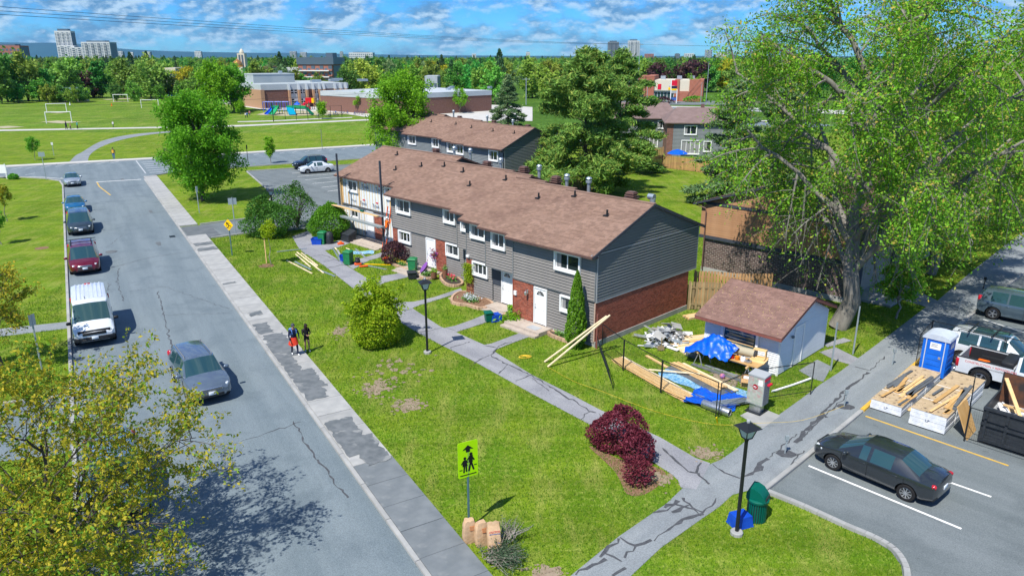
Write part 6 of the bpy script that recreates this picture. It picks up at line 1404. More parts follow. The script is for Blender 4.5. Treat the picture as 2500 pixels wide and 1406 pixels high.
def wheelie(label,loc,rz,h=1.05,mat='green_plastic',w=.29,wheels=True):
    t=thing('wheelie_bin',label,'bin',loc,rz); m=MB(); o=m.pts([(-w*.82,-w*.78,.05),(w*.82,-w*.78,.05),(w*.82,w*.8,.05),(-w*.82,w*.8,.05),(-w,-w*.95,h*.92),(w,-w*.95,h*.92),(w,w,h*.92),(-w,w,h*.92)])
    m.f+=[[o+i for i in f] for f in ((3,2,1,0),(0,1,5,4),(1,2,6,5),(2,3,7,6),(3,0,4,7),(4,5,6,7))]; m.m+=[0]*6; m.build('body',M[mat],t)
    m=MB(); e=w+.03; o=m.pts([(-e,-e,h*.92),(e,-e,h*.92),(e,e,h*.94),(-e,e,h*.94),(-e*.7,-e*.7,h),(e*.7,-e*.7,h),(e*.7,e*.8,h*1.02),(-e*.7,e*.8,h*1.02)]); m.f+=[[o+i for i in f] for f in ((3,2,1,0),(0,1,5,4),(1,2,6,5),(2,3,7,6),(3,0,4,7),(4,5,6,7))]; m.m+=[0]*6; m.build('lid',M[mat],t)
    if wheels:
        for sg in (1,-1): m=MB(); m.lathe([(.10,-.03),(.10,.03)],12,(sg*w*.8,w*.8,.1),axis='x'); m.build('wheel',M['rubber'],t)
        m=MB(); m.tube([(-w*.7,w+.0,h*.9),(-w*.7,w+.1,h*.93),(w*.7,w+.1,h*.93),(w*.7,w,h*.9)],.02,6); m.build('handle',M[mat],t)
    return t
wheelie('tall green wheelie bin by the round bush',G(788,596),R(-15)); wheelie('green wheelie bin at the lawn edge by the orange tool',G(851,646),R(-20)); wheelie('green wheelie bin before the doorway with the purple chair',G(1008,665),R(-10))
wheelie('small dark green bin beside the side path of the nearest house',G(1193,785),R(20),.62,'green_metal',.22,False)
wheelie('black bin lying at the foot of the doorway green bin',G(1006,681),R(15),.55,'black_plastic',.3,False)
t=thing('rubbish_bag','black plastic bag standing right of the green wheelie bin','bag',G(805,595)); m=MB(); m.lathe([(.28,0),(.34,.2),(.33,.6),(.27,.9),(.12,1.0),(0,1.0)],12); m.build('bag',M['black_plastic'],t,smooth=60)
t=thing('storage_box','black storage chest with sloping lid under the scaffold','chest',G(846,590)+D2*.2,HROT); m=MB(); m.box(-.6,.6,-.35,.35,0,.62); m.build('body',M['black_plastic'],t)
m=MB(); b=m.pts([(-.64,-.4,.62),(.64,-.4,.62),(.64,.4,.62),(-.64,.4,.62),(-.6,-.36,.68),(.6,-.36,.68),(.6,.38,.95),(-.6,.38,.95)]); m.f+=[[b+i for i in f] for f in ((3,2,1,0),(0,1,5,4),(1,2,6,5),(2,3,7,6),(3,0,4,7),(4,5,6,7))]; m.m+=[0]*6; m.build('lid',M['black_plastic'],t)
# leaf bags and cut branches
def paper_bag(label,loc,rz,tilt,h=.78,w=.40,d=.30,mark=None,seed=0,orange=False):
    t=thing('paper_bag',label,'bag',loc,rz); t.rotation_euler=(tilt,0,rz); r=random.Random(seed); m=MB(); rings=[]; n=16; prev=None
    for k,(f,s) in enumerate(((0,.96),(.08,1.0),(.3,1.03),(.55,1.0),(.75,.97),(.9,.9),(1.0,.74 if not mark else .95))):
        ps=[]
        for q in range(n):
            a=2*PI*q/n; ca,sa=math.cos(a),math.sin(a); p=7 if f<.8 else 5; rr=(abs(ca)**p+abs(sa)**p)**(-1/p); j=1+.07*r.uniform(-1,1)
            ps.append((w/2*rr*ca*s*j,d/2*rr*sa*s*j*(1 if f<.85 or not mark else .55),h*f+(.03*r.uniform(-1,1) if f>.1 else 0)))
        b=m.pts(ps)
        if prev is not None:
            for q in range(n): m.f.append([prev+q,prev+(q+1)%n,b+(q+1)%n,b+q]); m.m.append(0)
        prev=b
    m.f.append([prev+q for q in range(n)]); m.m.append(0); m.build('bag',M['kraft'],t,smooth=45)
    if mark:
        text('COSTCO',.085,'sign_red',t,facing((0,-d/2*1.06,h*.72))); s=MB(); s.box(-.17,.17,-d/2*1.07,-d/2*1.06,h*.645,h*.66); s.build('print_line',M['cloth_blue'],t)
        for (x,z,q) in ((-.1,.25,'\u2713'),(.08,.33,'MA'),(.1,.14,'2'),(-.1,.12,'=')): text(q if q!='\u2713' else 'V',.09,'cloth_blue',t,facing((x,-d/2*1.06,h*z)))
    if orange: 
        s=MB(); s.box(-.02,.15,-d/2*1.06-.01,-d/2*1.03,h*.62,h*.82); s.build('printed_patch',M['orange_print'],t)
    return t
mk('orange_print',(.62,.16,.05),(.5,.3,.15),sc=8,rough=.85)
paper_bag('brown paper leaf bag nearest the lime sign post',G(1146,1320),R(20),0,seed=1,orange=True)
paper_bag('middle brown paper bag with orange print, leaning',G(1176,1328),R(25),R(-4),seed=2,orange=True)
paper_bag('leaning paper bag with red print and handwriting',G(1208,1345),R(12),R(-14),h=.92,w=.42,mark=True,seed=3)
def brush(label,loc,n,L,seed,leaf,nl,dirv,spread=.5):
    rng=np.random.RandomState(seed); t=thing('branch_pile',label,'branches',loc); m=MB(); P=[]
    d=np.array(dirv,float); d/=np.linalg.norm(d)
    for i in range(n):
        v=d+rng.normal(size=3)*spread*np.array([1,1,.35]); v/=np.linalg.norm(v); v[2]=abs(v[2])*.4
        s=rng.normal(size=3)*np.array([.16,.16,.03])-d*L*.35; s[2]=.08+abs(s[2])+rng.rand()*.14; l=L*rng.uniform(.6,1.1); e=s+v*l; e[2]=min(e[2],.55); m.tube([tuple(s),tuple((s+e)/2+rng.normal(size=3)*.03),tuple(e)],[.014,.009,.003],4)
        q=rng.rand(int(nl/n))*.8+.2; P.append(s+(e-s)*q[:,None]+rng.normal(size=(len(q),3))*.055)
    m.build('branch',M['bark'],t); P=np.concatenate(P); P[:,2]=np.abs(P[:,2])+.02; V,F=leafset(rng,P,np.full(len(P),.06),.35,.5); link('foliage',np_mesh('foliage',V,F,M[leaf]),t); return t
M['leaf_dull']=leafm('leaf_dull',[(.05,.10,.05),(.08,.14,.075),(.11,.17,.09)],.2,.05)
brush('cut green cedar branches heaped at the sidewalk corner',G(1228,1368),60,.95,5,'leaf_dull',4200,(.8,.35,.05)); brush('dry twigs stacked behind the leaning paper bag',G(1234,1322)+Vector((.1,.1,0)),40,.8,6,'leaf_dull',500,(.3,.8,.6),.35)
# ================================================================== CONSTRUCTION SITE
def plank(label,p0,p1,w=.1,h=.04,mat='lumber_pale',z=.03,name='plank',group=None,z1=None,cat='plank'):
    a=G(*p0); b=G(*p1); c=(a+b)/2; d=b-a; L=d.length; m=MB()
    dz=((z1 if z1 is not None else z)-z); m.beam((-L/2,0,-dz/2),(L/2,0,dz/2),w,h)
    return tag(m.build(name,M[mat],loc=c+Vector((0,0,z+dz/2)),rz=math.atan2(d.y,d.x)),label,cat,group)
gr='loose boards left on the lawn by the scaffold'
for i,(p0,p1,mt,lb) in enumerate((((725,617),(790,668),'lumber_pale','long pale strip nearest the front path on the lawn'),((722,622),(758,653),'lumber_pale','second pale strip on the lawn beside the path'),((736,619),(776,650),'lumber_pale','third pale strip on the lawn beside the path'),((755,640),(775,651),'lumber_pale','short pale board between the strips'),((700,637),(762,669),'lumber_pale','pale strip lying farthest from the path'),((720,640),(760,660),'galv','white metal strip beside the pale strips'),((676,616),(748,608),'galv','long galvanised beam lying across the lawn and path edge'),((778,660),(818,676),'galv','grey metal strip ending at the path edge'),((812,607),(836,645),'galv','grey metal channel on the lawn left of the green bin'),((824,612),(832,627),'trim_light','short grey board on the construction lawn'),((868,609),(892,630),'galv','silver channel lying across blue sheeting'),((818,606),(822,611),'lumber_pale','short wooden offcut by the first side path'),((845,607),(854,611),'lumber_pale','wooden offcut in the middle of the construction lawn'),((890,646),(954,648),'sign_yellow','yellow level lying on the lawn by the red shrub'),((892,649),(944,659),'galv','grey metal strip under the yellow level'),((910,592),(955,608),'lumber_pale','long pale board along the flower bed edge under the ladder'))):
    plank(lb,p0,p1,.14 if mt in('galv','trim_light') else .09,.05,mt,.04,name='loose_board' if mt!='galv' else 'metal_strip')
t=thing('plastic_sheet','crumpled blue and white plastic sheet on the construction lawn','sheet',G(878,618)); 
def crumple(nm,w,d,h,mat,parent,seed,nx=26,ny=18,loc=(0,0,0),fn=None,rz=0.):
    rng=np.random.RandomState(seed); x=np.linspace(-1,1,nx); y=np.linspace(-1,1,ny); X,Y=np.meshgrid(x,y); Z=np.zeros_like(X)
    for k in range(14):
        a=rng.rand()*6.3; f=rng.uniform(2,7); Z+=np.sin((X*math.cos(a)+Y*math.sin(a))*f+rng.rand()*6)*rng.rand()/f
    for k in range(10):
        a=rng.rand()*6.3; f=rng.uniform(4,13); Z+=.9*(1-np.abs(np.sin((X*math.cos(a)+Y*math.sin(a))*f+rng.rand()*6+1.2*np.sin(X*3+Y*2+k))))/f*2
    Z=(Z-Z.min())/(Z.max()-Z.min()); Z=Z*h*.55
    if fn is not None: Z=Z+fn(X,Y)
    X=X*w/2*(1+.05*np.sin(Y*9)); Y2=Y*d/2*(1+.06*np.sin(X*5)); V=np.stack([X.ravel(),Y2.ravel(),Z.ravel()+.012],1)
    F=[(j*nx+i,j*nx+i+1,(j+1)*nx+i+1,(j+1)*nx+i) for j in range(ny-1) for i in range(nx-1)]
    me=np_mesh(nm,V,F,M[mat]); me.polygons.foreach_set('use_smooth',[True]*len(F)); o=link(nm,me,parent,loc,rz); return o
crumple('sheet',2.2,.8,.25,'tarp_cyan',t,5)
# scaffold: two pump poles with staging
sc=thing('scaffold','pump jack scaffold with two dark poles along the wrapped wall','scaffold',HW(30.6,3.9),HROT)
for x in (0,6.12):
    m=MB(); m.box(x-.06,x+.06,-.06,.06,0,7.0); m.build('pole',M['trim_dark'],sc)
    m=MB(); m.tube([(x,0,4.9),(x+.05,.6,5.15),(x+.1,1.2,5.3)],.025,5); m.tube([(x,0,4.7),(x-.2,.5,4.75)],.02,5); m.build('brace',M['black_metal'],sc)
    m=MB(); m.beam((x,-.6,1.9),(x,.25,1.9),.06,.08); m.beam((x,-.55,1.9),(x,-.05,1.4),.04,.04); m.beam((x,-.6,2.75),(x,.1,2.75),.06,.06); m.build('pump_jack',M['galv'],sc)
m=MB(); m.box(-.5,6.7,-.62,-.2,1.95,2.06); m.build('staging_deck',M['galv'],sc)
m=MB(); m.box(-.6,6.3,-.66,-.42,2.80,2.86); m.build('work_bench',M['lumber'],sc)
m=MB(); m.box(-.4,6.6,-.4,-.1,2.79,2.84); m.build('work_bench',M['galv'],sc)
m=MB(); m.box(3.9,4.3,-.6,-.45,2.87,3.0); m.build('tool_box',M['green_metal'],sc)
# ladder leaning on the wall
ld=thing('ladder','orange extension ladder leaning on the wall under the worker','ladder',HW(24.34,3.75),HROT)
v=Vector((-.31,.95,3.3)); v.normalize(); Lg=3.5
for sg in (1,-1): m=MB(); m.beam((sg*.22,0,0),Vector((sg*.22,0,0))+v*Lg,.04,.10); m.build('rail',M['orange_ladder'],ld)
m=MB(); m.beam((-.22,0,0),(.22,0,0),.035,.035); rm=m.mesh('rung',M['galv'])
for k in range(1,11): link('rung',rm,ld,v*(k*.31))
# wood fence panels
def picket_fence(label,pts,h,mat,w=.14,gap=.045,both=False,name='picket_fence'):
    t=thing(name,label,'fence',pts[0]); m=MB(); m.box(0,w,-.011,.011,.04,h); pm_=m.mesh('picket',M[mat]); o0=pts[0]
    for a,b in zip(pts,pts[1:]):
        d=b-a; L=d.length; d.normalize(); an=math.atan2(d.y,d.x); n=int(L/(w+gap)); nn=Vector((-d.y,d.x,0))
        for k in range(n):
            o=link('picket',pm_,t,a-o0+d*(k*(w+gap))+nn*(.032 if (both and k%2) else -.032),an); o.scale=(1,1,1+.015*math.sin(k*12.9))
        for z in (.35,h-.35):
            m=MB(); m.beam((0,0,z),(L,0,z),.035,.085); m.build('rail',M[mat],t,loc=a-o0,rz=an)
        np_=max(1,int(L/2.4))
        for k in range(np_+1): m=MB(); m.box(-.05,.05,-.05,.05,0,h+.06); m.build('post',M[mat],t,loc=a-o0+d*(L*k/np_),rz=an)
    return t
picket_fence('weathered wooden fence between the brick gable and the shed',[HW(-.1,8.72),HW(-3.1,11.0)],1.75,'fence_old',both=True)
picket_fence('golden wooden fence panel behind the weathered fence',[HW(.3,9.9),HW(-3.3,12.6)],2.1,'fence_wood')
picket_fence('wooden yard fence at the foot of the large pine',[G(1370,462),G(1452,466)],1.8,'fence_old')
picket_fence('wooden yard fence before the house with the blue umbrella',[G(1576,405),G(1700,420),G(1745,426)],1.7,'fence_wood')
picket_fence('distant wooden fence beside the pine and far house',[G(1560,392),G(1618,388)],1.7,'fence_wood')
um=thing('patio_umbrella','bright blue patio umbrella behind the yard fence','umbrella',G(1652,402)); m=MB(); m.lathe([(1.5,1.55),(.9,1.9),(0,2.15)],8); m.build('canopy',M['tarp'],um); m=MB(); m.tube([(0,0,0),(0,0,2.1)],.03,6); m.build('pole',M['galv'],um)
# temporary mesh fencing
mk('mesh_wire',(.02,.03,.03),rough=.6)
def mesh_panel(t,a,b,h,lean=0.,pitch=.15,lower=True):
    d=b-a; L=d.length; an=math.atan2(d.y,d.x); M4=Matrix.Rotation(lean,4,'X')
    m=MB(M4); r=.015
    m.beam((0,0,0.02),(0,0,h),2*r,2*r); m.beam((L,0,.02),(L,0,h),2*r,2*r); m.beam((r,0,h-r),(L-r,0,h-r),2*r,2*r); m.beam((r,0,.18),(L-r,0,.18),1.6*r,1.6*r)
    f=m.build('panel_frame',M['black_metal'],t,loc=a-Vector(t.location),rz=an)
    m=MB(M4); x=pitch; ww=.0032
    while x<L: m.box(x-ww/2,x+ww/2,-ww/2,ww/2,.18,h-.04); x+=pitch*.5
    z=.18+pitch
    while z<h: m.box(.02,L-.02,-ww/2+.004,ww/2+.004,z-ww/2,z+ww/2); z+=pitch
    o=m.build('wire_mesh',M['mesh_wire'],f); o['kind']='stuff'
    for x in (0,L): m=MB(); m.box(x-.25,x+.25,-.03,.03,0,.04); 
def mesh_fence(label,pts,h=1.62):
    t=thing('mesh_fence',label,'fence',pts[0])
    for a,b in zip(pts,pts[1:]):
        d=(b-a).normalized(); mesh_panel(t,a+d*.03,b-d*.03,h)
    return t
mesh_fence('black mesh fence panels around the material yard by the shed',[HW(-.79,-.35),HW(-2.9,-1.32),HW(-5.62,-2.1),HW(-8.62,-2.38)])
mesh_fence('black mesh fence panels right of the mailbox cabinet',[HW(-8.68,-2.33),HW(-8.95,-.2),HW(-10.45,2.62)],1.6)
t=thing('mesh_fence','folded black mesh panel leaning out over the lawn','fence',HW(-.9,-.5)); mesh_panel(t,HW(-.9,-.5),HW(-3.86,-3.31),1.05,R(14))
mesh_fence('black mesh fence behind the blue toilet and pickup',[G(2232,905),G(2262,868),G(2262,868)+D1*-3.2,G(2262,868)+D1*-6.0],1.9)
mesh_fence('black mesh fence panels around the waste skip',[G(2368,982),G(2352,1077),G(2350,1078)+D1*-3.6],1.5)
# lumber stacks within the yard
def stack_of(name,label,s0,o0,s1,o1,n,w,mat,layers=2,lw=.14,th=.04,jit=.06,seed=0,z0=.01,cat='lumber'):
    r=random.Random(seed); a,b=HW(s0,o0),HW(s1,o1); d=b-a; L=d.length; t=thing(name,label,cat,a,math.atan2(d.y,d.x)); 
    for l in range(layers):
        for k in range(n):
            y=(k-(n-1)/2)*w/n+r.uniform(-.02,.02); e=r.uniform(-1,1)*jit*L; m=MB(); z=z0+l*(th+.004)+r.uniform(0,.006)
            M4=Matrix.Rotation(r.uniform(-1,1)*jit*.35,4,'Z'); m.M=M4; m.box(max(0,e),L+e,y-lw/2,y+lw/2,z,z+th-.003); m.build('board',M[mat if r.random()<.8 else 'lumber_pale'],t)
    return t
stack_of('lumber_stack','long stack of orange boards along the mesh fence',-1.9,-.45,-6.9,-1.75,5,.75,'lumber',3,seed=1,jit=.04)
stack_of('lumber_stack','fan of pale boards on the grass left of the shed',-2.6,3.2,-4.3,6.2,9,1.5,'lumber',2,seed=2,jit=.10)
stack_of('lumber_stack','second fan of boards against the shed wall',-3.5,2.7,-4.35,4.6,7,.9,'lumber_pale',2,seed=3,jit=.08)
stack_of('lumber_stack','small pile of split wood by the brick gable end',-.9,7.2,-1.3,8.4,6,.55,'lumber',3,lw=.08,seed=4,jit=.12)
stack_of('board_stack','grey board stack topped with lumber in the yard',-4.4,.9,-7.9,.0,4,1.15,'grey_board',2,lw=.29,seed=5,jit=.02,cat='boards')
stack_of('lumber_stack','boards lying on the grey stack',-4.2,.95,-7.4,.15,3,.6,'lumber',2,lw=.12,z0=.12,seed=6,jit=.06)
plank('loose white board lying across the yard stacks',(1583,911),(1708,922),.1,.04,'lumber_pale',.2); plank('orange beam lying on the grass behind the stacks',(1578,870),(1640,905),.16,.05,'lumber',.05)
plank('grey trim board on the bare earth before the bench',(1690,890),(1835,940),.25,.04,'grey_board',.04); plank('pale metal strip in front of the work bench',(1722,893),(1800,920),.16,.05,'galv',.04)
t=thing('plastic_cover','light blue plastic under the grey board stack','sheet',HW(-6.5,.05),HROT); crumple('sheet',4.2,1.5,.18,'tarp_cyan',t,9)
t=thing('tarp','blue tarp spread flat by the mesh fence corner','tarp',HW(-7.75,-1.0),HROT+R(8)); crumple('sheet',2.1,2.2,.3,'tarp',t,11)
t=thing('metal_duct','rolled silver duct lying on the blue tarp edge','duct',HW(-8.35,-1.95),HROT); m=MB(); m.lathe([(.17,-.65),(.18,-.6),(.18,.6),(.17,.65),(.13,.64),(.13,-.6)],16,(0,0,.19),axis='x'); m.build('roll',M['metal'],t,smooth=40)
t=thing('gutter_offcut','grey gutter pieces on the right side of the flat tarp','gutter',HW(-8.45,-.9),HROT+R(60)); 
for k in range(3): m=MB(); m.box(-.8,.8,-.22+.15*k,-.10+.15*k,.10,.2); m.build('piece',M['galv'],t)
t=thing('metal_grate','pile of metal sheets in the grass near the duct','sheet',HW(-6.9,-1.55),HROT)
for k in range(6): m=MB(); m.box(-.45,.45,-.35+.12*k,-.27+.12*k,.04+.01*k,.07+.01*k); m.build('strip',M['alu'],t)
pp=tag(MB().tube([(0,0,.06),(1.4,.0,.06),(2.6,0,.10)],.05,8).build('white_pipe',M['white'],loc=G(1885,958),rz=math.atan2((G(1995,923)-G(1885,958)).y,(G(1995,923)-G(1885,958)).x)),'white downpipe lying on the grass right of the mailbox','pipe')
# two long boards leaning on the fence
for i,(s0,o0,z0,s1,o1,z1,lb) in enumerate(((-1.25,-5.2,.03,-1.62,-.4,2.55,'left of two long pale boards propped by the cedar'),(-1.75,-5.4,.03,-2.25,-.1,2.9,'right of two long pale boards propped by the cedar'))):
    a,b=G(1329,885) if i==0 else G(1337,897),None; e=HW(-.95 if i==0 else -1.15,-.25,2.05 if i==0 else 2.15); e=e
    m=MB(); m.beam((0,0,.04),e-a,.10,.045); tag(m.build('propped_board',M['lumber_pale'],loc=a),lb,'board')
# heap of torn siding
rng=random.Random(21); t=thing('scrap_heap','heap of torn white and grey siding and frames on the grass','scrap heap',HW(-1.9,3.6),HROT)
for k in range(95):
    a=rng.uniform(0,6.28); rr=rng.random()**.7; x,y=rr*1.15*math.cos(a),rr*1.55*math.sin(a); z=.06+.62*(1-rr)*rng.uniform(.3,1.); L=rng.uniform(.35,1.3); an=rng.uniform(0,PI); tl=rng.uniform(-.45,.45)*(1-.5*rr)
    m=MB(); m.cbox((0,0,0),(L,rng.uniform(.06,.22),rng.uniform(.01,.03)),rx=rng.uniform(-.6,.6)); 
    if k%5==0: m.cbox((0,.1,.05),(L,.02,.11))
    o=m.build('scrap_piece',M[rng.choice(['alu','white','white','galv','alu','trim_light','siding'])],t,loc=(x,y,z)); o.rotation_euler=(0,tl,an)
for k in range(4): m=MB(); m.box(-.3,.3,-.22,.22,0,.02); o=m.build('tile_sheet',M['concrete'],t,loc=(rng.uniform(-.7,.7),rng.uniform(-.9,.9),.5+.1*k)); o.rotation_euler=(.4,.3,k)
# work bench by the shed with tarp and clutter
def sawhorse(label,loc,rz):
    t=thing('sawhorse',label,'sawhorse',loc,rz); m=MB(); m.beam((-.5,0,.72),(.5,0,.72),.09,.09); m.build('beam',M['lumber'],t)
    for sx in (-.4,.4):
        for sy in (-.25,.25): m=MB(); m.beam((sx,sy,0),(sx*.9,0,.7),.05,.03); m.build('leg',M['galv'],t)
wb_=HW(-6.3,2.35)
sawhorse('left sawhorse under the blue tarp',HW(-5.1,2.2),HROT+PI/2); sawhorse('right sawhorse under the cluttered board',HW(-7.7,2.2),HROT+PI/2)
t=thing('work_table','board table before the shed, half under blue tarp','table',HW(-6.4,2.25),HROT); m=MB(); m.box(-1.7,1.75,-.38,.38,.78,.82); m.build('top',M['ply'],t)
t=thing('tarp','crumpled blue tarp heaped on the work table','tarp',HW(-5.55,2.35,.80),HROT); 
crumple('sheet',2.5,1.5,.7,'tarp',t,15,44,30,fn=lambda X,Y:.55*np.exp(-((X-.1)**2*2.2+Y**2*1.6))-.30*np.clip(np.abs(Y)-.55,0,1)*1.6-.55*np.clip(-X-.45,0,1))
t=thing('tube_drum','beige cardboard drum lying on the work table','drum',HW(-6.95,2.75,.82),HROT+R(8)); m=MB(); m.lathe([(.0,-.55),(.21,-.55),(.21,.55)],16,(0,0,.22),axis='x'); m.build('drum',M['trim_tan'] if 'trim_tan' in M else mk('trim_tan',(.40,.36,.25),rough=.7),t,smooth=40); m=MB(); m.lathe([(.0,0.),(.17,0.),(.21,.06),(.21,.10)],16,(.52,0,.22),axis='x'); m.build('drum_mouth',M['black_plastic'],t)
t=thing('plywood_box','open plywood box frame at the table end','box',HW(-7.75,2.7,.82),HROT+R(10)); m=MB(); m.box(-.38,.38,-.35,.35,0,.03); m.box(-.38,.38,.3,.34,.03,.12); m.box(-.3,-.26,.1,.34,.12,.5); m.box(.26,.3,.1,.34,.12,.5); m.box(-.26,.26,.1,.33,.44,.5); m.box(-.3,.3,-.1,.1,.03,.12); m.build('frame',M['lumber'],t)
for i,(s,o,mt,sz,nm,lb) in enumerate(((-6.75,2.05,'red',(.2,.16,.2),'paint_can','red container on the work table'),(-7.0,2.1,'amber',(.22,.2,.22),'tool','yellow tool on the work table'),(-7.3,2.08,'white',(.24,.2,.26),'jug','white jug among the tools on the table'),(-7.55,2.15,'metal',(.34,.2,.12),'power_saw','silver chop saw at the table edge'))):
    t=thing(nm,lb,nm.replace('_',' '),HW(s,o,.82),HROT); m=MB(); m.lathe([(sz[0]*.45,0),(sz[0]*.5,.02),(sz[0]*.48,sz[2]*.8),(sz[0]*.2,sz[2]),(0,sz[2])],8); m.build('body',M[mt],t,smooth=50); rbox('cap',(0,0,sz[2]+.02),(.08,.08,.06),M['black_plastic'],t)
t=thing('cardboard_box','open cardboard box on the grass before the table','box',HW(-8.05,1.25),HROT+R(25)); m=MB(); m.box(-.28,.28,-.02,.02,0,.42); m.box(-.28,-.26,.02,.5,0,.42); m.box(.26,.28,.02,.5,0,.42); m.box(-.26,.26,.02,.5,0,.02); m.box(-.28,.28,.5,.52,0,.42); m.build('box',M['cardboard'],t)
m=MB(); b=m.pts([(-.28,-.02,.42),(.28,-.02,.42),(.28,-.2,.3),(-.28,-.2,.3)]); m.f.append([b,b+1,b+2,b+3]); m.m.append(0); m.build('flap',M['cardboard'],t); rbox('paper',(0,.25,.36),(.4,.3,.1),M['white'],t,.6)
t=thing('cooler','white and grey cooler box left of the tarp','cooler',HW(-4.3,2.55),HROT); rbox('body',(0,0,.2),(.55,.38,.36),M['trim_grey'],t,.2); rbox('lid',(0,0,.43),(.58,.42,.12),M['white'],t,.3)
t=thing('ball','patterned ball on the grass before the work table','ball',HW(-6.75,1.3)); m=MB(); m.lathe([(.13*math.sin(PI*k/8),.13-.13*math.cos(PI*k/8)) for k in range(9)],12); m.build('ball',mk('ball_print',(.05,.08,.4),(.6,.2,.2),sc=9),t,smooth=80)
t=thing('grass_stake','wooden stake with pale board by the scrap heap','stake',HW(-2.75,2.1)); m=MB(); m.box(-.025,.025,-.02,.02,0,.75); m.box(-.2,.15,-.03,-.02,.05,.3); m.build('stake',M['fence_old'],t)
# mailbox cabinet
mb=thing('mailbox_cabinet','grey community mailbox cabinet with red round logo','mailbox',G(1846,1003),math.atan2(D2.y,D2.x)-PI/2+R(-1))
mb.rotation_euler=(0,0,HROT)
poly('concrete_pad',px([(1806,1015),(1850,992),(1906,1015),(1862,1046)]),.0175,M['concrete'],pave=True)
m=MB(); m.box(-.24,.24,-.18,.18,.0,.42); m.build('pedestal',M['metal'],mb)
m=MB(); m.box(-.36,.36,-.36,.36,0.02,.05); m.build('base_plate',M['black_metal'],mb)
w,d=.36,.27
m=MB(); m.box(-w,w,-d,d,.42,1.68); m.build('cabinet',M['mail_grey'],mb)
m=MB(); b=m.pts([(-w-.02,-d-.02,1.68),(w+.02,-d-.02,1.68),(w+.02,d+.02,1.72),(-w-.02,d+.02,1.72),(-w-.02,-d-.02,1.74),(w+.02,-d-.02,1.74),(w+.02,d+.02,1.80),(-w-.02,d+.02,1.80)]); m.f+=[[b+i for i in f] for f in ((3,2,1,0),(0,1,5,4),(1,2,6,5),(2,3,7,6),(3,0,4,7),(4,5,6,7))]; m.m+=[0]*6; m.build('roof',M['trim_light'],mb)
m=MB(); m.box(-w+.02,w-.02,-d-.006,-d,.46,1.64); m.build('printed_side',M['mail_green'],mb)
m=MB(); m.lathe([(0,0),(.12,0)],20,(-.02,-d-.012,1.22),axis='y'); m.build('logo_disc',M['sign_red'],mb); 
m=MB(); b=m.pts([(-.10,-d-.014,1.19),(.06,-d-.014,1.24),(-.09,-d-.014,1.25)]); m.f.append([b,b+1,b+2]); m.m.append(0); b=m.pts([(-.06,-d-.014,1.165),(.06,-d-.014,1.215),(.0,-d-.014,1.165)]); m.f.append([b,b+1,b+2][::-1]); m.m.append(0); m.build('logo_wing',M['white'],mb)
m=MB(); m.box(.1,.3,-d-.011,-d-.006,1.32,1.58); m.build('notice',M['white'],mb)
for r_ in range(9):
    for c_ in range(2):
        m=MB(); y=-d+.035+c_*.245; z=.47+r_*.115; m.box(w,w+.012,y,y+.225,z,z+.10); m.build('locker',M['trim_grey'],mb)
m=MB(); m.box(w,w+.02,-d+.02,d-.02,1.54,1.66); m.build('red_band',M['sign_red'],mb); m=MB(); m.box(w+.01,w+.12,-.02,d,1.30,1.36); m.build('mail_slot',M['sign_red'],mb)
# yellow rope and stakes
rp=[G(1337,895,.05),G(1400,930,.05),G(1470,955,.25),G(1560,990,.05),G(1640,1015,.04),G(1748,1036,.05),G(1860,1032,.25),G(1960,1025,.1),G(2061,990,.5)]
m=MB(); m.tube([p for p in smooth(rp,4)],.006,4); tag(m.build('yellow_rope',mk('rope',(.72,.50,.05),rough=.8)),'thin yellow rope strung along the grass to the walkway','rope')
m=MB(); m.cbox((0,0,.12),(.05,.04,.5),rx=.4,ry=-.3); tag(m.build('yellow_peg',M['sign_yellow'],loc=G(1750,1034)),'yellow peg below the mesh fence corner','peg')
m=MB()
for k in range(5): m.tube([(.22*math.cos(a/10*2*PI)*(1+.1*k)+.03*k,.14*math.sin(a/10*2*PI)*(1+.1*k),.03+.01*k) for a in range(11)],.012,4,caps=False)
tag(m.build('yellow_cable',M['rope'],loc=G(1277,873)),'coiled yellow cable on the grass by the leaning boards','cable')
# orange cutter tools on the lawn
for i,(x,y,lb) in enumerate(((874,647,'orange and black wet saw on the side path edge'),(832,597,'small orange tool by the black chest'),(943,633,'orange box at the foot of the dull red shrub'),(888,652,'flat orange tray on the grass'))):
    t=thing('site_tool',lb,'tool',G(x,y),.3); rbox('base',(0,0,.08),(.5 if i!=3 else .6,.3,.14 if i!=3 else .05),M['orange_ladder'],t,.3)
    if i==0: rbox('motor',(0,.05,.3),(.36,.3,.3),M['black_plastic'],t,.5); m=MB(); m.lathe([(.2,0),(.2,.05)],12,(0,.1,.46)); m.build('guard',M['black_plastic'],t)
    elif i<3: rbox('motor',(0,.0,.2),(.2,.16,.14),M['orange'],t,.5)
# portable toilet
pt=thing('portable_toilet','blue portable toilet with pale domed roof','toilet',G(2277,914)+D2*.15,HROT)
w=.55; H_=1.88
m=MB(); m.box(-w,w,-w,w,.08,H_); m.build('cabin',M['potty_blue'],pt)
m=MB(); m.box(-w-.03,w+.03,-w-.03,w+.03,0,.08); m.build('base',M['black_plastic'],pt)
m=MB(); n=10; pr=[(-w-.05,H_)]+[(-(w+.05)*math.cos(PI*k/n),H_+.06+.20*math.sin(PI*k/n)) for k in range(n+1)]+[(w+.05,H_)]
b=m.pts([(x,-w-.05,z) for x,z in pr]+[(x,w+.05,z) for x,z in pr]); n=len(pr); m.f+=[[b+i for i in range(n)],[b+2*n-1-i for i in range(n)]]+[[b+(i+1)%n,b+i,b+n+i,b+n+(i+1)%n] for i in range(n)]; m.m+=[0]*(n+2); m.build('roof',M['potty_roof'],pt,smooth=30)
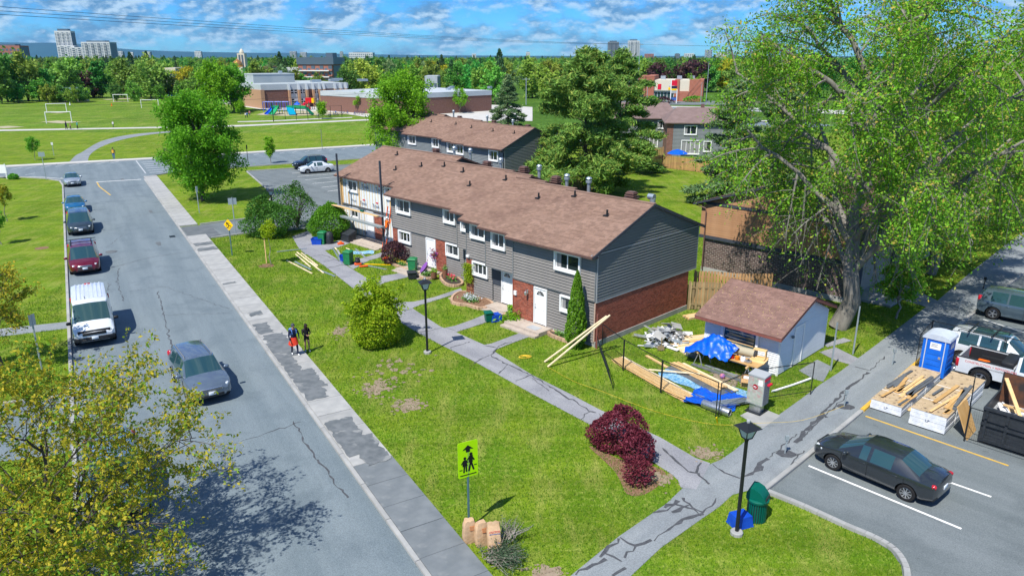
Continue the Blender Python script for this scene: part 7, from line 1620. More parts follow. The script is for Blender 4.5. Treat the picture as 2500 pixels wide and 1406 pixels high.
m=MB(); m.box(-.36,.36,-w-.03,-w,.14,1.78); dr=m.build('door',M['potty_blue'],pt)
for x in (-.40,.40): m=MB(); m.box(x-.02,x+.02,-w-.04,-w,.1,1.86); m.build('door_post',M['potty_roof'],pt)
for z in (.35,.62,.89,1.16): m=MB(); m.box(-.3,.3,-w-.045,-w-.03,z,z+.14); m.build('door_rib',M['potty_blue'],dr)
m=MB(); m.box(-.22,.24,-w-.042,-w-.03,1.42,1.74); pl_=m.build('label_plate',M['white'],dr); 
for z,wd in ((1.66,.34),(1.60,.28),(1.54,.36)): m=MB(); m.box(-.17,-.17+wd*.8,-w-.0445,-w-.0425,z,z+.022); m.build('print_line',M['trim_grey'],pl_)
m=MB(); m.box(.2,.3,-w-.06,-w-.03,.98,1.1); m.build('latch',M['metal'],dr)
for z in (.3,.6,.9,1.2,1.5): m=MB(); m.box(w,w+.015,-.42,.42,z,z+.16); m.build('side_rib',M['potty_blue'],pt)
m=MB(); m.box(w+.001,w+.018,-.2,.25,1.45,1.75); m.build('side_label',M['potty_roof'],pt)
# wrapped lumber bundles
def bundle(label,p0,p1,w,h,seed,brd):
    r=random.Random(seed); a,b=G(*p0),G(*p1); d=b-a; L=d.length; t=thing('wrapped_bundle',label,'lumber bundle',a,math.atan2(d.y,d.x)); y0=0
    k=max(2,int(h/.17)); 
    for i in range(k): m=MB(); z=.06+i*h/k; m.box(.01*(i%2),L,0.012*(i%2),w-.012*(i%2),z,z+h/k-.012); m.build('pack',M['plastic_wrap'],t)
    m=MB(); 
    for x in (.3,L/2,L-.4): m.box(x,x+.1,0.02,w-.02,0,.06)
    m.build('skid',M['lumber'],t)
    m=MB(); m.box(-.004,L,-.004,w+.004,h+.05,h+.056); m.build('cover_sheet',mk('osb_dust',(.40,.30,.18),(.50,.38,.24),sc=4,rough=.8,c3=(.14,.1,.07),sc3=6,lo3=.6,hi3=.66),t)
    for x in (L*.25,L*.6): m=MB(); m.box(x,x+.03,-.008,w+.008,.05,h+.062); m.build('strap',M['white'],t)
    text('LT' if brd<8 else 'LP',.16,'ink_blue',t,Matrix.Translation((-.004,w*.5,h*.55))@Matrix.Rotation(-PI/2,4,'Z')@Matrix.Rotation(PI/2,4,'X'))
    for i in range(brd):
        y=r.uniform(.06,w-.12); x=r.uniform(0,L*.35); l=r.uniform(.5,L*.6); m=MB(); m.cbox((x+l/2,y,h+.075+.022*(i%4)),(l,r.uniform(.09,.2),.02),rz=r.uniform(-.12,.12)); m.build('offcut',M[r.choice(['ply','lumber','ply','grey_board','grey_board'])],t)
    return t
bundle('white wrapped lumber bundle nearest the yellow kerb, boards on top',(2198,1020),(2293,932),1.25,.42,31,18)
bundle('larger wrapped lumber bundle nearest the waste skip',(2304,1063),(2398,966),1.35,.72,32,8)
for i in range(9):
    r=random.Random(i); p=G(2228+r.uniform(-6,24)*1.5,1000-i*8); m=MB(); m.cbox((0,0,.04+.005*i),(r.uniform(.5,1.3),.14,.02),rz=R(45)+r.uniform(-.2,.2)); tag(m.build('loose_offcut',M[r.choice(['ply','lumber','grey_board'])],loc=p),'wood offcut lying on the asphalt between the two wrapped bundles','offcut','offcuts between the wrapped bundles')
# waste skip
sk=thing('waste_skip','black waste skip full of debris at the right edge','skip',G(2385,1078),HROT); Ls,Ws,Hs=5.6,2.3,1.55; th=.06
mk('skip_in',(.12,.05,.025),(.035,.03,.03),sc=2.5,rough=.8,lo=.4,hi=.6)
for nm,b in (('side_wall',(0,Ls,0,th,.25,Hs)),('side_wall',(0,Ls,Ws-th,Ws,.25,Hs+.75)),('end_wall',(0,th,th,Ws-th,.25,Hs)),('end_wall',(Ls-th,Ls,th,Ws-th,.25,Hs)),('floor',(th,Ls-th,th,Ws-th,.25,.32))):
    m=MB(); m.box(*b); m.build(nm,M['black_plastic'],sk)
m=MB(); m.box(th,Ls-th,Ws-th-.01,Ws-th,.4,Hs+.74); m.build('rusty_lining',M['skip_in'],sk)
m=MB(); 
for x in np.arange(.1,Ls,.7): m.box(x,x+.09,-.07,0,.25,Hs-.05)
m.box(0,Ls,-.09,.0,Hs-.1,Hs); m.box(0,Ls,-.08,0,.8,.9); m.build('rib',M['black_plastic'],sk)
m=MB(); m.box(-.0,Ls,-.06,.1,.12,.25); m.box(0,Ls,Ws-.1,Ws,.12,.25); m.build('skid',M['black_plastic'],sk)
for (tx,sz,z) in (('Dumpster',.15,1.30),('for',.14,1.14),('TRASH',.2,.99)): text(tx,sz,'sign_yellow',sk,facing((1.9,-.012,z)))
r=random.Random(5)
for k in range(40):
    m=MB(); m.cbox((0,0,0),(r.uniform(.2,1.1),r.uniform(.05,.4),.03),rx=r.uniform(-.6,.6)); o=m.build('debris',M[r.choice(['white','alu','lumber','grey_board','kraft','plastic_wrap'])],sk,loc=(r.uniform(.4,Ls-.4),r.uniform(.3,Ws-.3),r.uniform(.95,1.3))); o.rotation_euler=(0,r.uniform(-.3,.3),r.uniform(0,3))
m=MB(); m.box(th,Ls-th,th,Ws-th,.4,1.0); m.build('debris_fill',M['trim_light'],sk)
m=MB(); m.beam((.15,Ws-.15,2.1),(1.1,.6,1.3),.14,.05); m.build('beam',M['lumber'],sk); m=MB(); m.beam((.4,1.2,1.35),(2.6,.5,1.5),.14,.05); m.build('beam',M['lumber'],sk)
m=MB(); b=m.pts([(0,0,0),(1.2,0,0),(1.2,.04,0),(0,.04,0),(0,.55,1.25),(1.2,.55,1.25),(1.2,.59,1.25),(0,.59,1.25)]); m.f+=[[b+i for i in f] for f in ((3,2,1,0),(0,1,5,4),(1,2,6,5),(2,3,7,6),(3,0,4,7),(4,5,6,7))]; m.m+=[0]*6
o=m.build('plywood_sheet',M['ply'],loc=G(2362,1075),rz=HROT+PI/2); tag(o,'plywood sheet propped against the skip end','plywood')
# planters and flower beds
def bed(label,pts,seed,fl,nf,leaf='leaf_herb',nl=900,h=.25,edge=True):
    ps=smooth(px(pts),4,True); c=sum(ps,Vector())/len(ps); t=thing('flower_bed',label,'flower bed',c)
    m=MB(); m.face([(p.x-c.x,p.y-c.y,.13) for p in ps][::-1] if sum((ps[i].x*ps[(i+1)%len(ps)].y-ps[(i+1)%len(ps)].x*ps[i].y) for i in range(len(ps)))<0 else [(p.x-c.x,p.y-c.y,.13) for p in ps]); m.build('soil',M['soil'] if seed!=4 else M['mulch'],t)
    L=0
    for i in range(len(ps)):
        a,b=ps[i],ps[(i+1)%len(ps)]; d=(b-a); l=d.length
        if l<.02: continue
        n=max(1,round(l/.28))
        for k in range(n):
            p=a+d*((k+.5)/n)-c; m=MB(); m.cbox((0,0,.09),(l/n-.012,.15,.18)); m.build('edging_stone',M['stone_edge'],t,loc=p,rz=math.atan2(d.y,d.x))
    rng=np.random.RandomState(seed); A=np.array([(p.x-c.x,p.y-c.y) for p in ps]); w=rng.dirichlet(np.ones(len(A))*.35,size=nl+nf); P=w@A*.92
    cl=rng.normal(size=(14,2))*.4; 
    Q=np.column_stack([P[:nl],.14+rng.rand(nl)*h]); V,F=leafset(rng,Q,np.full(nl,.10),.5,.5); link('foliage',np_mesh('foliage',V,F,M[leaf]),t)
    Q=np.column_stack([P[nl:],.16+h*.7+rng.rand(nf)*h*.5]); V,F=leafset(rng,Q,np.full(nf,.075),.8,1.2); link('blossoms',np_mesh('blossoms',V,F,M[fl]),t); return t
bed('stone edged flower bed with pink blooms by the grey wall',[(1075,680),(1082,670),(1105,672),(1125,688),(1128,697),(1110,701),(1088,696)],1,'flower_pink',150,nl=500)
bed('round stone edged bed of green plants by the patio',[(1017,675),(1030,668),(1050,670),(1062,678),(1050,683),(1030,682)],2,'flower_white',30,nl=900)
bed('long curved bed with white flowers under the trellis',[(1103,740),(1108,725),(1130,716),(1165,722),(1200,742),(1198,752),(1170,756),(1140,748),(1120,746)],4,'flower_white',420,nl=900)
bed('small curved bed with hosta by the nearest brick panel',[(1232,772),(1238,762),(1255,765),(1262,776),(1245,781)],5,'leaf_lime',200,nl=500,h=.4)
bed('bed with orange flowers before the dull red shrub',[(945,640),(965,636),(1000,652),(1000,662),(970,652)],6,'flower_orange',130,nl=700)
bed('narrow planting strip under the nearest ground floor window',[(1345,812),(1398,834),(1402,842),(1345,822)],7,'flower_white',40,nl=350)
tr=thing('trellis','wooden trellis with climbing vine on the brick pier','trellis',HW(11.1,1.08),HROT); 
for x in (-.26,-.09,.09,.26): m=MB(); m.box(x-.012,x+.012,-.03,-.01,.1,1.9); m.build('upright',M['fence_wood'],tr)
for z in np.arange(.3,1.9,.22): m=MB(); m.box(-.3,.3,-.011,.0,z,z+.024); m.build('lath',M['fence_wood'],tr)
rng=np.random.RandomState(3); n=1300; Q=np.column_stack([rng.normal(size=n)*.2,-.12+rng.normal(size=n)*.07,.9+rng.rand(n)*1.25]); V,F=leafset(rng,Q,np.full(n,.085),.6,.3); link('vine',np_mesh('vine',V,F,M['leaf_chart']),tr)
ch=thing('round_chair','purple round folding chair on the patio','chair',HW(16.6,1.9,.14),HROT+R(-30)); m=MB(); m.lathe([(0,0),(.25,.04),(.42,.16),(.44,.2)],16); o=m.build('seat',M['purple'],ch,smooth=60,loc=(0,0,.38)); o.rotation_euler=(R(52),0,0)
for a in (0,1): m=MB(); m.beam((-.3 if a else .3,-.25,0),(.3 if a else -.3,.2,.5),.025,.025); m.build('leg',M['black_metal'],ch)
for i,(s,o,rr,hh,mt,lf,lb) in enumerate(((15.5,1.7,.24,.42,'terracotta','leaf_lime','brown barrel planter on a stand by the purple chair'),(14.9,2.2,.20,.6,'terracotta','leaf_herb','tall brown pot leaning by the brick wall'),(18.2,2.3,.14,.25,'white','flower_white','small white pot by the patio doorway'),(17.0,1.25,.16,.14,'tarp_cyan','leaf_herb','small teal bowl on the patio'))):
    t=thing('planter',lb,'planter',HW(s,o,.14)); m=MB(); m.lathe([(rr*.75,0),(rr,hh),(rr*.9,hh),(rr*.85,hh-.04),(0,hh-.05)],12); m.build('pot',M[mt],t,smooth=40); rng=np.random.RandomState(i); n=160; Q=np.column_stack([rng.normal(size=n)*rr*.5,rng.normal(size=n)*rr*.5,hh+np.abs(rng.normal(size=n))*.12]); V,F=leafset(rng,Q,np.full(n,.09),.5,.5); link('plant',np_mesh('plant',V,F,M[lf]),t)
hb=thing('hanging_basket','hanging basket of purple flowers by the patio door','basket',HW(16.75,2.72,1.35)); rng=np.random.RandomState(9); n=260; Q=rng.normal(size=(n,3))*np.array([.16,.16,.2]); V,F=leafset(rng,Q,np.full(n,.085),.8,.3); link('blossoms',np_mesh('blossoms',V,F,M['flower_purple']),hb); m=MB(); m.lathe([(.08,-.12),(.17,0),(.17,.03)],10); m.build('basket',M['terracotta'],hb)
rng=np.random.RandomState(19); t=thing('hosta_plants','hosta clump growing against the nearest brick panel','plants',HW(5.7,-.45)); n=420; Q=np.column_stack([rng.normal(size=n)*.28,rng.normal(size=n)*.2,.1+np.abs(rng.normal(size=n))*.22]); V,F=leafset(rng,Q,np.full(n,.20),.35,.8); link('leaves',np_mesh('leaves',V,F,M['leaf_lime']),t)
# ================================================================== SCHOOL, SHOPS, TOWERS
def frame(p,q):
    d=(q-p); d.z=0; return math.atan2(d.y,d.x),d.length
mk('school_band',(.40,.45,.48),(.46,.5,.53),sc=.3,rough=.7); mk('roof_flat',(.33,.38,.40),(.40,.44,.45),sc=.2,rough=.9); mk('brick_school',(.15,.075,.06),(.19,.10,.08),sc=2,rough=.9,bump=.2); mk('brick_school_tan',(.42,.25,.15),rough=.9)
p,q=G(642,265.5),G(852,257); rz,L=frame(p,q); sc_=thing('school','two storey brick school with pale concrete band and pillars','school',p,rz); H_=6.8
m=MB(); m.box(0,L,0,30,0,H_-1.6); m.build('wall',M['brick_school'],sc_)
m=MB(); m.box(-.1,L+.1,-.12,30.1,H_-1.6,H_); m.build('roof_band',M['school_band'],sc_); m=MB(); m.box(.3,L-.3,.3,29.7,H_,H_+.06); m.build('roof',M['roof_flat'],sc_)
m=MB(); m.box(-.3,.8,-.3,29,0,H_-1.5); m.build('corner_pier',M['brick_school_tan'],sc_)
for f in (.30,.41,.50,.575,.65,.70,.835,.905,.965):
    m=MB(); x=L*f; m.box(x-.28,x+.28,-1.0,-.13,0,H_-1.7); pl_=m.build('pillar',M['brick_school_tan'],sc_); m=MB(); b=m.pts([(x-.3,-1.02,H_-1.7),(x+.3,-1.02,H_-1.7),(x+.3,-.13,H_-1.7),(x-.3,-.13,H_-1.7),(x-.3,-.5,H_+.2),(x+.3,-.5,H_+.2),(x+.3,-.13,H_+.2),(x-.3,-.13,H_+.2)]); m.f+=[[b+i for i in f2] for f2 in ((3,2,1,0),(0,1,5,4),(1,2,6,5),(2,3,7,6),(3,0,4,7),(4,5,6,7))]; m.m+=[0]*6; m.build('pillar_cap',M['school_band'],pl_)
for (a,b) in ((.31,.40),(.42,.49),(.585,.64),(.66,.695),(.845,.90),(.91,.955)):
    x0,x1=L*a+.3,L*b-.1
    m=MB(); m.box(x0,x1,-.06,0,2.6,3.9); m.build('spandrel',M['school_band'],sc_)
    for (z0,z1) in ((3.9,5.9),(.6,2.5)):
        m=MB(); m.box(x0,x1,-.08,0,z0,z1); w=m.build('window',M['white'],sc_); nx=max(2,int((x1-x0)/1.1))
        for i in range(nx):
            for j in range(3):
                if (i+j)%4==3: continue
                g=MB(); dx=(x1-x0)/nx; dz=(z1-z0)/3; g.box(x0+i*dx+.1,x0+(i+1)*dx-.1,-.10,-.08,z0+j*dz+.08,z0+(j+1)*dz-.08); g.build('pane',M['glass'],w)
m=MB(); m.box(2,15,12,20,H_+.06,H_+2.5); ph=m.build('plant_room',M['roof_flat'],sc_); m=MB(); m.box(1.9,15.1,11.9,20.1,H_+2.5,H_+2.8); m.build('plant_roof',M['school_band'],ph); m=MB(); m.box(11,12,14,15,H_+2.8,H_+3.6); m.build('vent',M['galv'],ph)
for (x,y) in ((20,10),(28,14),(36,9),(33,22)): m=MB(); m.box(x,x+3,y,y+2,H_+.06,H_+.8); m.build('roof_unit',M['galv'],sc_)
a0,a1,a2=G(855,271),G(985,284),G(1172,269)
for i,(p,q,dp,hh,lb) in enumerate(((a1,a2,34,5.4,'blank brick school wing with white roof edge behind the bright tree'),)):
    rz,L=frame(p,q); t=thing('school_wing',lb,'school',p,rz); m=MB(); m.box(0,L,0,dp,0,hh-1.3); m.build('wall',M['brick_far'],t); m=MB(); m.box(-.1,L+.1,-.1,dp,hh-1.3,hh); m.build('roof_band',M['school_band'],t); m=MB(); m.box(.3,L-.3,.3,dp-.3,hh,hh+.05); m.build('roof',M['roof_flat'],t)
    for k in range(7): m=MB(); m.box(5+k*6,6.2+k*6,6+5*(k%3),7+5*(k%3),hh+.05,hh+.7); m.build('roof_unit',M['galv'],t)
rz,L=frame(a0,a1); t=thing('school_wing','low brick school wing facing the bicycle yard','school',a0,rz); m=MB(); m.box(0,L,0,30,0,4.3); m.build('wall',M['brick_far'],t); m=MB(); m.box(-.1,L+.1,-.1,30,4.3,5.6); m.build('roof_band',M['school_band'],t); m=MB(); m.box(10,11.6,-.06,0,1.6,3.6); f=m.build('window',M['white'],t); m=MB(); m.box(10.15,11.45,-.08,-.06,1.75,3.45); m.build('pane',M['glass'],f)
# playground frame
pg=thing('play_structure','green and blue climbing frame with slides in the school yard','playground',G(716,280)); M['play_cyan']=pm('play_cyan',(.0,.28,.45),rough=.4); M['play_green']=pm('play_green',(.02,.32,.12),rough=.4); M['play_dgreen']=pm('play_dgreen',(.0,.13,.07),rough=.5)
for (x,y) in ((-7,0),(-7,3),(-4.5,0),(-4.5,3),(-2,0),(-2,3),(0,0),(0,3),(2.5,0),(2.5,3),(4.5,0),(4.5,3)): m=MB(); m.lathe([(.1,0),(.1,3.8)],6,(x,y,0)); m.build('post',M['play_dgreen'],pg)
for (x0,x1) in ((-7,-4.5),(-2,0),(0,2.5),(2.5,4.5)): m=MB(); m.box(x0,x1,0,3,1.6,1.75); m.build('deck',M['black_plastic'],pg); m=MB(); m.box(x0+.1,x1-.1,-.05,.05,1.8,2.7); m.build('panel',M['play_green'],pg)
def slide(x,y,w,L,dx,mat,h=1.9):
    m=MB(); n=8
    for k in range(n):
        t0,t1=k/n,(k+1)/n; z=lambda t:h*(1-t)**1.4+.25
        ps=[]
        for tt in (t0,t1): ps+= [(x+dx*tt-w/2,y-L*tt,z(tt)),(x+dx*tt+w/2,y-L*tt,z(tt))]
        m.beam(((ps[0][0]+ps[1][0])/2,ps[0][1],ps[0][2]),((ps[2][0]+ps[3][0])/2,ps[2][1],ps[2][2]),w,.08)
        for sg in (-1,1): m.beam(((ps[0][0]+ps[1][0])/2+sg*w/2,ps[0][1],ps[0][2]+.2),((ps[2][0]+ps[3][0])/2+sg*w/2,ps[2][1],ps[2][2]+.2),.1,.4)
    m.build('slide',M[mat],pg)
slide(-1,0,2.2,4.2,2.0,'play_cyan'); slide(-5.5,0,1.6,3.6,-.5,'play_green'); slide(4.4,0,.7,3.6,3.0,'play_dgreen'); slide(-6.4,.2,1.2,3.0,-1.6,'tarp')
m=MB(); m.lathe([(1.3,2.9),(0,3.9)],6,(1.2,1.5,0)); m.build('canopy',M['tarp'],pg)
pg2=thing('climbing_frame','blue climbing bars left of the green play structure','playground',G(675,273))
for k in range(6): m=MB(); x=-3.6+k*1.4; m.tube([(x,0,0),(x,0,2.6),(x,2,2.6),(x,2,0)],.07,5); m.build('frame',M['tarp'],pg2)
for y in (0,2): m=MB(); m.tube([(-3.6,y,2.6),(3.4,y,2.6)],.07,5); m.build('beam',M['tarp'],pg2)
pg3=thing('spiral_slide','small red and yellow spiral slide tower','playground',G(756,268)); m=MB(); m.box(-.9,.9,-.6,.6,1.9,3.3); m.build('tower',M['red'],pg3); m=MB(); m.box(.9,1.5,-.6,.6,1.9,3.2); m.build('side_panel',M['sign_yellow'],pg3)
m=MB(); m.tube([(-.6+math.cos(k*.7)*1.0,-1.2+math.sin(k*.7)*.9,2.3-k*.2) for k in range(11)],.35,6); m.build('chute',M['sign_red'],pg3)
for sx in (-.8,.8,1.4): m=MB(); m.lathe([(.08,0),(.08,1.9)],5,(sx,0,0)); m.build('post',M['cloth_navy'],pg3)
m=MB(); m.beam((1.4,0,1.9),(3.0,-.5,0),.3,.1); m.build('stair',M['cloth_navy'],pg3)
pg.scale=(.8,.8,.85)
# chain link posts
fn=thing('school_fence','black chain link fence before the school playground','fence',G(668,297)); o0=G(668,297); fp=[G(668,297),G(697,292.5),G(724,293.5),G(752,292.5),G(779,291.5),G(808,289.5),G(835,288)]
for k,p in enumerate(fp): m=MB(); m.lathe([(.06 if k else .1,0),(.06 if k else .1,3.0 if k else 4.2)],6); m.build('post',M['black_metal'],fn,loc=p-o0)
for z in (2.95,.3):
    m=MB(); m.tube([p-o0+Vector((0,0,z)) for p in fp],.03,4); m.build('rail',M['black_metal'],fn)
# bicycles
def bike():
    t=thing('bicycle','parked bicycle in the school bicycle yard','bicycle',(0,0,0),0,'bicycles in the school yard')
    for x in (-.52,.52): m=MB(); m.tube([(x+.33*math.cos(k*PI/7),0,.33+.33*math.sin(k*PI/7)) for k in range(15)],.03,4,caps=False); m.build('wheel',M['rubber'],t)
    m=MB(); m.tube([(-.52,0,.33),(-.1,0,.35),(.4,0,.8),(-.2,0,.8),(-.1,0,.35)],.03,4); m.tube([(.52,0,.33),(.38,0,.95)],.03,4); m.build('frame',M['cloth_blue'],t); m=MB(); m.beam((.36,-.25,1.0),(.36,.25,1.0),.04,.04); m.build('handlebar',M['black_metal'],t); m=MB(); m.box(-.32,-.08,-.06,.06,.86,.93); m.build('saddle',M['black_metal'],t); return t
bk=bike(); first=True
for k,(x,y) in enumerate(((775,288),(785,286),(800,287),(806,285),(815,283),(822,284),(830,281),(838,281),(848,280),(866,281),(872,280),(880,281),(888,281))):
    if first: bk.location=G(x,y); bk.rotation_euler=(0,0,1.2); first=False
    else: dup(bk,G(x,y),1.2+.3*math.sin(k*5))
# goals
def goal(label,p0,p1,h):
    a,b=G(*p0),G(*p1); rz,L=frame(a,b); t=thing('soccer_goal',label,'goal',a,rz,'white goals on the playing field')
    for x in (0,L): m=MB(); m.lathe([(.09,0),(.09,h)],6,(x,0,0)); m.build('post',M['white'],t)
    m=MB(); m.tube([(-.08,0,h),(L+.08,0,h)],.09,6); m.build('crossbar',M['white'],t); return t
goal('larger white goal frame nearest the walkers on the field',(114,302),(176,300.5),2.5); goal('white goal frame behind the nearest one on the field',(115,276),(163.5,274.5),2.35); goal('farthest white goal frame by the tree line',(278,249.5),(313,249.5),2.4); goal('right white goal frame on the playing field',(346,264.5),(388,264),2.35)
for (x,y,lb) in ((273,259,'orange cone on the playing field'),(171,257,'white marker post on the playing field')): m=MB(); m.lathe([(.3,0),(.3,.05),(.2,.06),(.04,.9),(0,.9)],8); tag(m.build('field_marker',M['orange'] if x>200 else M['white'],loc=G(x,y)),lb,'cone')
# sheds, bins at the field edge
t=thing('storage_container','blue container at the edge of the field','container',G(422,235)); m=MB(); m.box(-1.5,1.5,-1,1,0,2.4); m.build('box',M['tarp'],t); m=MB(); m.box(-1.4,0,-1.05,-1,.1,2.3); m.box(.05,1.4,-1.05,-1,.1,2.3); m.build('door',M['blue_plastic'],t)
# shops
p,q=G(1578,247),G(1712,249); rz,L=frame(p,q); st=thing('shop_building','row of shops with orange brick ends and pale sign band','shops',p,rz)
mk('orange_brick',(.33,.12,.075),(.38,.15,.10),sc=1,rough=.85); mk('stucco',(.62,.57,.46),rough=.8)
hh=7.0; m=MB(); m.box(0,L,0,18,0,hh); m.build('wall',M['stucco'],st)
for (a,b) in ((-.5,2.4),(9.3,10.9),(14.2,L+.3)): m=MB(); m.box(a,b,-.5,18,0,hh+.2 if a>5 else hh+1.4); m.build('brick_pier',M['orange_brick'],st)
m=MB(); m.box(11,14.1,-.4,.0,0,3.4); m.build('brick_base',M['orange_brick'],st)
m=MB(); m.box(2.5,9.2,-.15,0,.2,3.3); f=m.build('shop_window',M['white'],st)
for k in range(6): m=MB(); m.box(2.6+k*1.1,3.55+k*1.1,-.2,-.15,.4,3.0); m.build('pane',M['glass_teal'],f)
m=MB(); m.box(2.4,9.3,-.8,0,3.3,3.55); m.build('awning',M['glass_teal'],st)
m=MB(); m.box(3.6,4.8,-.1,0,3.9,5.7); m.build('red_sign',M['sign_red'],st); m=MB(); m.box(7.2,8.4,-.1,0,3.8,4.6); m.build('gold_sign',M['sign_yellow'],st); m=MB(); m.lathe([(0,0),(.45,0)],12,(7.8,-.08,5.2),axis='y'); m.build('round_sign',M['white'],st)
for x in (4,9.6,14): m=MB(); m.box(x,x+1.6,6,8,hh,hh+1.3); m.build('roof_unit',M['galv'],st)
m=MB(); m.box(-9,-.5,-1,16,0,4.5); m.box(-3,-.6,-1.2,10,4.5,8.4); m.build('side_shop',M['orange_brick'],st); m=MB(); m.box(-8.5,-1,-1.1,-1,.3,3.2); m.build('shop_window',M['glass_teal'],st)
ps=thing('pylon_sign','tall pylon sign with red and blue panels before the shops','sign',G(1636,253)); 
for x in (0,2.0): m=MB(); m.box(x-.12,x+.12,-.1,.1,0,7.5 if x<1 else 4.5); m.build('post',M['white'],ps)
for (z0,z1,mt) in ((5.6,7.3,'sign_red'),(4.7,5.5,'cloth_navy'),(4.1,4.65,'sign_yellow'),(3.2,4.05,'trim_light'),(1.9,2.1,'black_metal'),(.9,1.85,'cloth_blue')): m=MB(); m.box(.1,1.9,-.12,.12,z0,z1); m.build('panel',M[mt],ps)
poly('shop_lot',px([(1470,246),(1560,243),(1740,247),(1830,252),(1830,257),(1470,256)]),.02,M['asphalt_lot'])
poly('far_road',px([(1450,259),(1600,258.5),(1750,262),(2000,268),(2300,278),(2300,288),(2000,277),(1745,270),(1600,266.5),(1450,265.5)]),.02,M['concrete_far'])
poly('far_road_lane',px([(1450,262),(1600,261.5),(1750,265),(2000,271),(2000,275),(1745,268.5),(1600,265.3),(1450,264.5)]),.03,M['asphalt'])
for i,(x,y) in enumerate(((1585,275),(1592,275),(1604,276),(1616,277))): m=MB(); m.tube([(0,0,0),(-.5,0,2.2)],.09,5); tag(m.build('guy_guard',M['sign_yellow'],loc=G(x,y)),'yellow guy wire guard on the grass before the far road','post','yellow guards by the far road')
for i,(x,y,w,lb) in enumerate(((1622,253,3,'brown hedge clump by the pylon sign'),(1590,250,4,'clipped green hedge before the shop lot'),(1695,250,4,'grey-green shrubs at the shop lot corner'))): shrub('hedge_shrub',lb,G(x,y),w,1.2,1.8,80+i,'leaf_plum' if i==0 else 'leaf_mid',700,.4)
mk('tower_pale',(.52,.54,.54),(.58,.6,.6),sc=.05,rough=.8); mk('tower_dark',(.09,.13,.17),rough=.4,spec=.5); mk('brick_apart',(.30,.12,.09),(.36,.16,.12),sc=.3,rough=.9)
def tower(label,x0,x1,ytop,Y,mat='tower_pale',bays=6,floors=16,ybot=150,depth=None,skew=0.,cap=True,dark='tower_dark',name='tower_block',vert=True,cat='tower',rz=None):
    a=atY(x0,140,Y); b=atY(x1,140,Y); h=atY((x0+x1)/2,ytop,Y).z; L=(b-a).length; a.z=0; t=thing(name,label,cat,a,rz if rz is not None else skew); D=depth or L*.5
    m=MB(); m.box(0,L,0,D,0,h); m.build('wall',M[mat],t)
    bw=L/bays
    for i in range(bays):
        if vert and i%2==1:
            m=MB(); m.box(i*bw+.08*bw,(i+1)*bw-.08*bw,-L*.012,0,h*.10,h*.95); m.build('balcony_recess',M[dark],t)
            for k in range(floors): m=MB(); z=h*.10+h*.85*k/floors; m.box(i*bw+.04*bw,(i+1)*bw-.04*bw,-L*.03,-L*.012,z,z+h*.85/floors*.35); m.build('balcony',M[mat],t)
        else:
            for k in range(floors): m=MB(); z=h*.12+h*.84*k/floors; m.box(i*bw+.2*bw,(i+1)*bw-.2*bw,-.1,0,z,z+h*.84/floors*.5); m.build('window',M[dark],t)
    m=MB(); m.box(L,L+.1,D*.1,D*.9,h*.1,h*.95); m.build('side_glazing',M[dark],t)
    if cap: m=MB(); m.box(L*.15,L*.8,D*.2,D*.8,h,h*1.06); m.build('plant_room',M[dark],t)
    return t
tower('tall pale tower with dark crown on the left skyline',143,182,76,1500,bays=7,floors=20)
tower('lower pale podium block at the foot of the left tower',143,185,112,1490,bays=5,floors=10,cap=False)
tower('long mid-rise block between the two left towers',172,214,116,1480,bays=6,floors=8,cap=False)
tower('wide apartment tower right of the tall pale one',203,272,103,1470,bays=9,floors=13)
tower('brown brick building at the left frame edge above the trees',-20,52,112,900,'brick_apart',8,5,cap=True,vert=False,cat='building',name='brick_block')
tower('dark glass tower, left of two on the central skyline',1484,1510,103,2600,'trim_grey',5,18)
tower('pale tower with white frame, right of two on the central skyline',1533,1560,100,2600,bays=5,floors=20)
tower('low block between the two central towers',1512,1534,122,2550,'trim_grey',4,10)
for i,(x0,x1,y,Y,mt,lb) in enumerate(((283,301,126,2600,'tower_pale','small pale block on the left skyline beside the towers'),(318,326,128,2600,'tower_pale','narrow pale block on the left skyline'),(350,368,127,2800,'tower_pale','pale twin block above the left treetops'),(476,492,126,2800,'tower_pale','white and blue slab above the mid-left treetops'),(708,724,126,3000,'trim_light','grey block left of the wide hospital'),(733,748,128,3000,'trim_light','low block beside the wide hospital'),(830,838,127,3000,'trim_light','narrow block just left of the wide hospital'),(1152,1162,132,3500,'tower_pale','tiny white block on the horizon left of the pine'),(1216,1226,126,3000,'trim_light','tower peeking over a conifer on the horizon'),(1284,1294,128,3500,'tower_pale','tiny tower on the horizon right of the conifer'),(1433,1446,129,3000,'trim_grey','blue-grey slab on the horizon left of the central towers'),(1575,1596,132,2200,'brick_apart','brown low block right of the central towers'),(1648,1660,132,3000,'trim_grey','dark block on the right horizon'),(1672,1694,131,2400,'tower_pale','white block on the right horizon'),(1722,1738,122,2800,'trim_light','pale tower on the right horizon'),(1752,1780,128,2400,'tower_pale','wide white block at the big maple edge'))): tower(lb,x0,x1,y,Y,mt,4,6,cap=(i%3==0),vert=(i%2==0),cat='building',name='distant_block')
tower('wide white hospital block on the centre-left horizon',852,910,129,2200,'tower_pale',12,4,cap=True,vert=False,cat='building',name='wide_block')
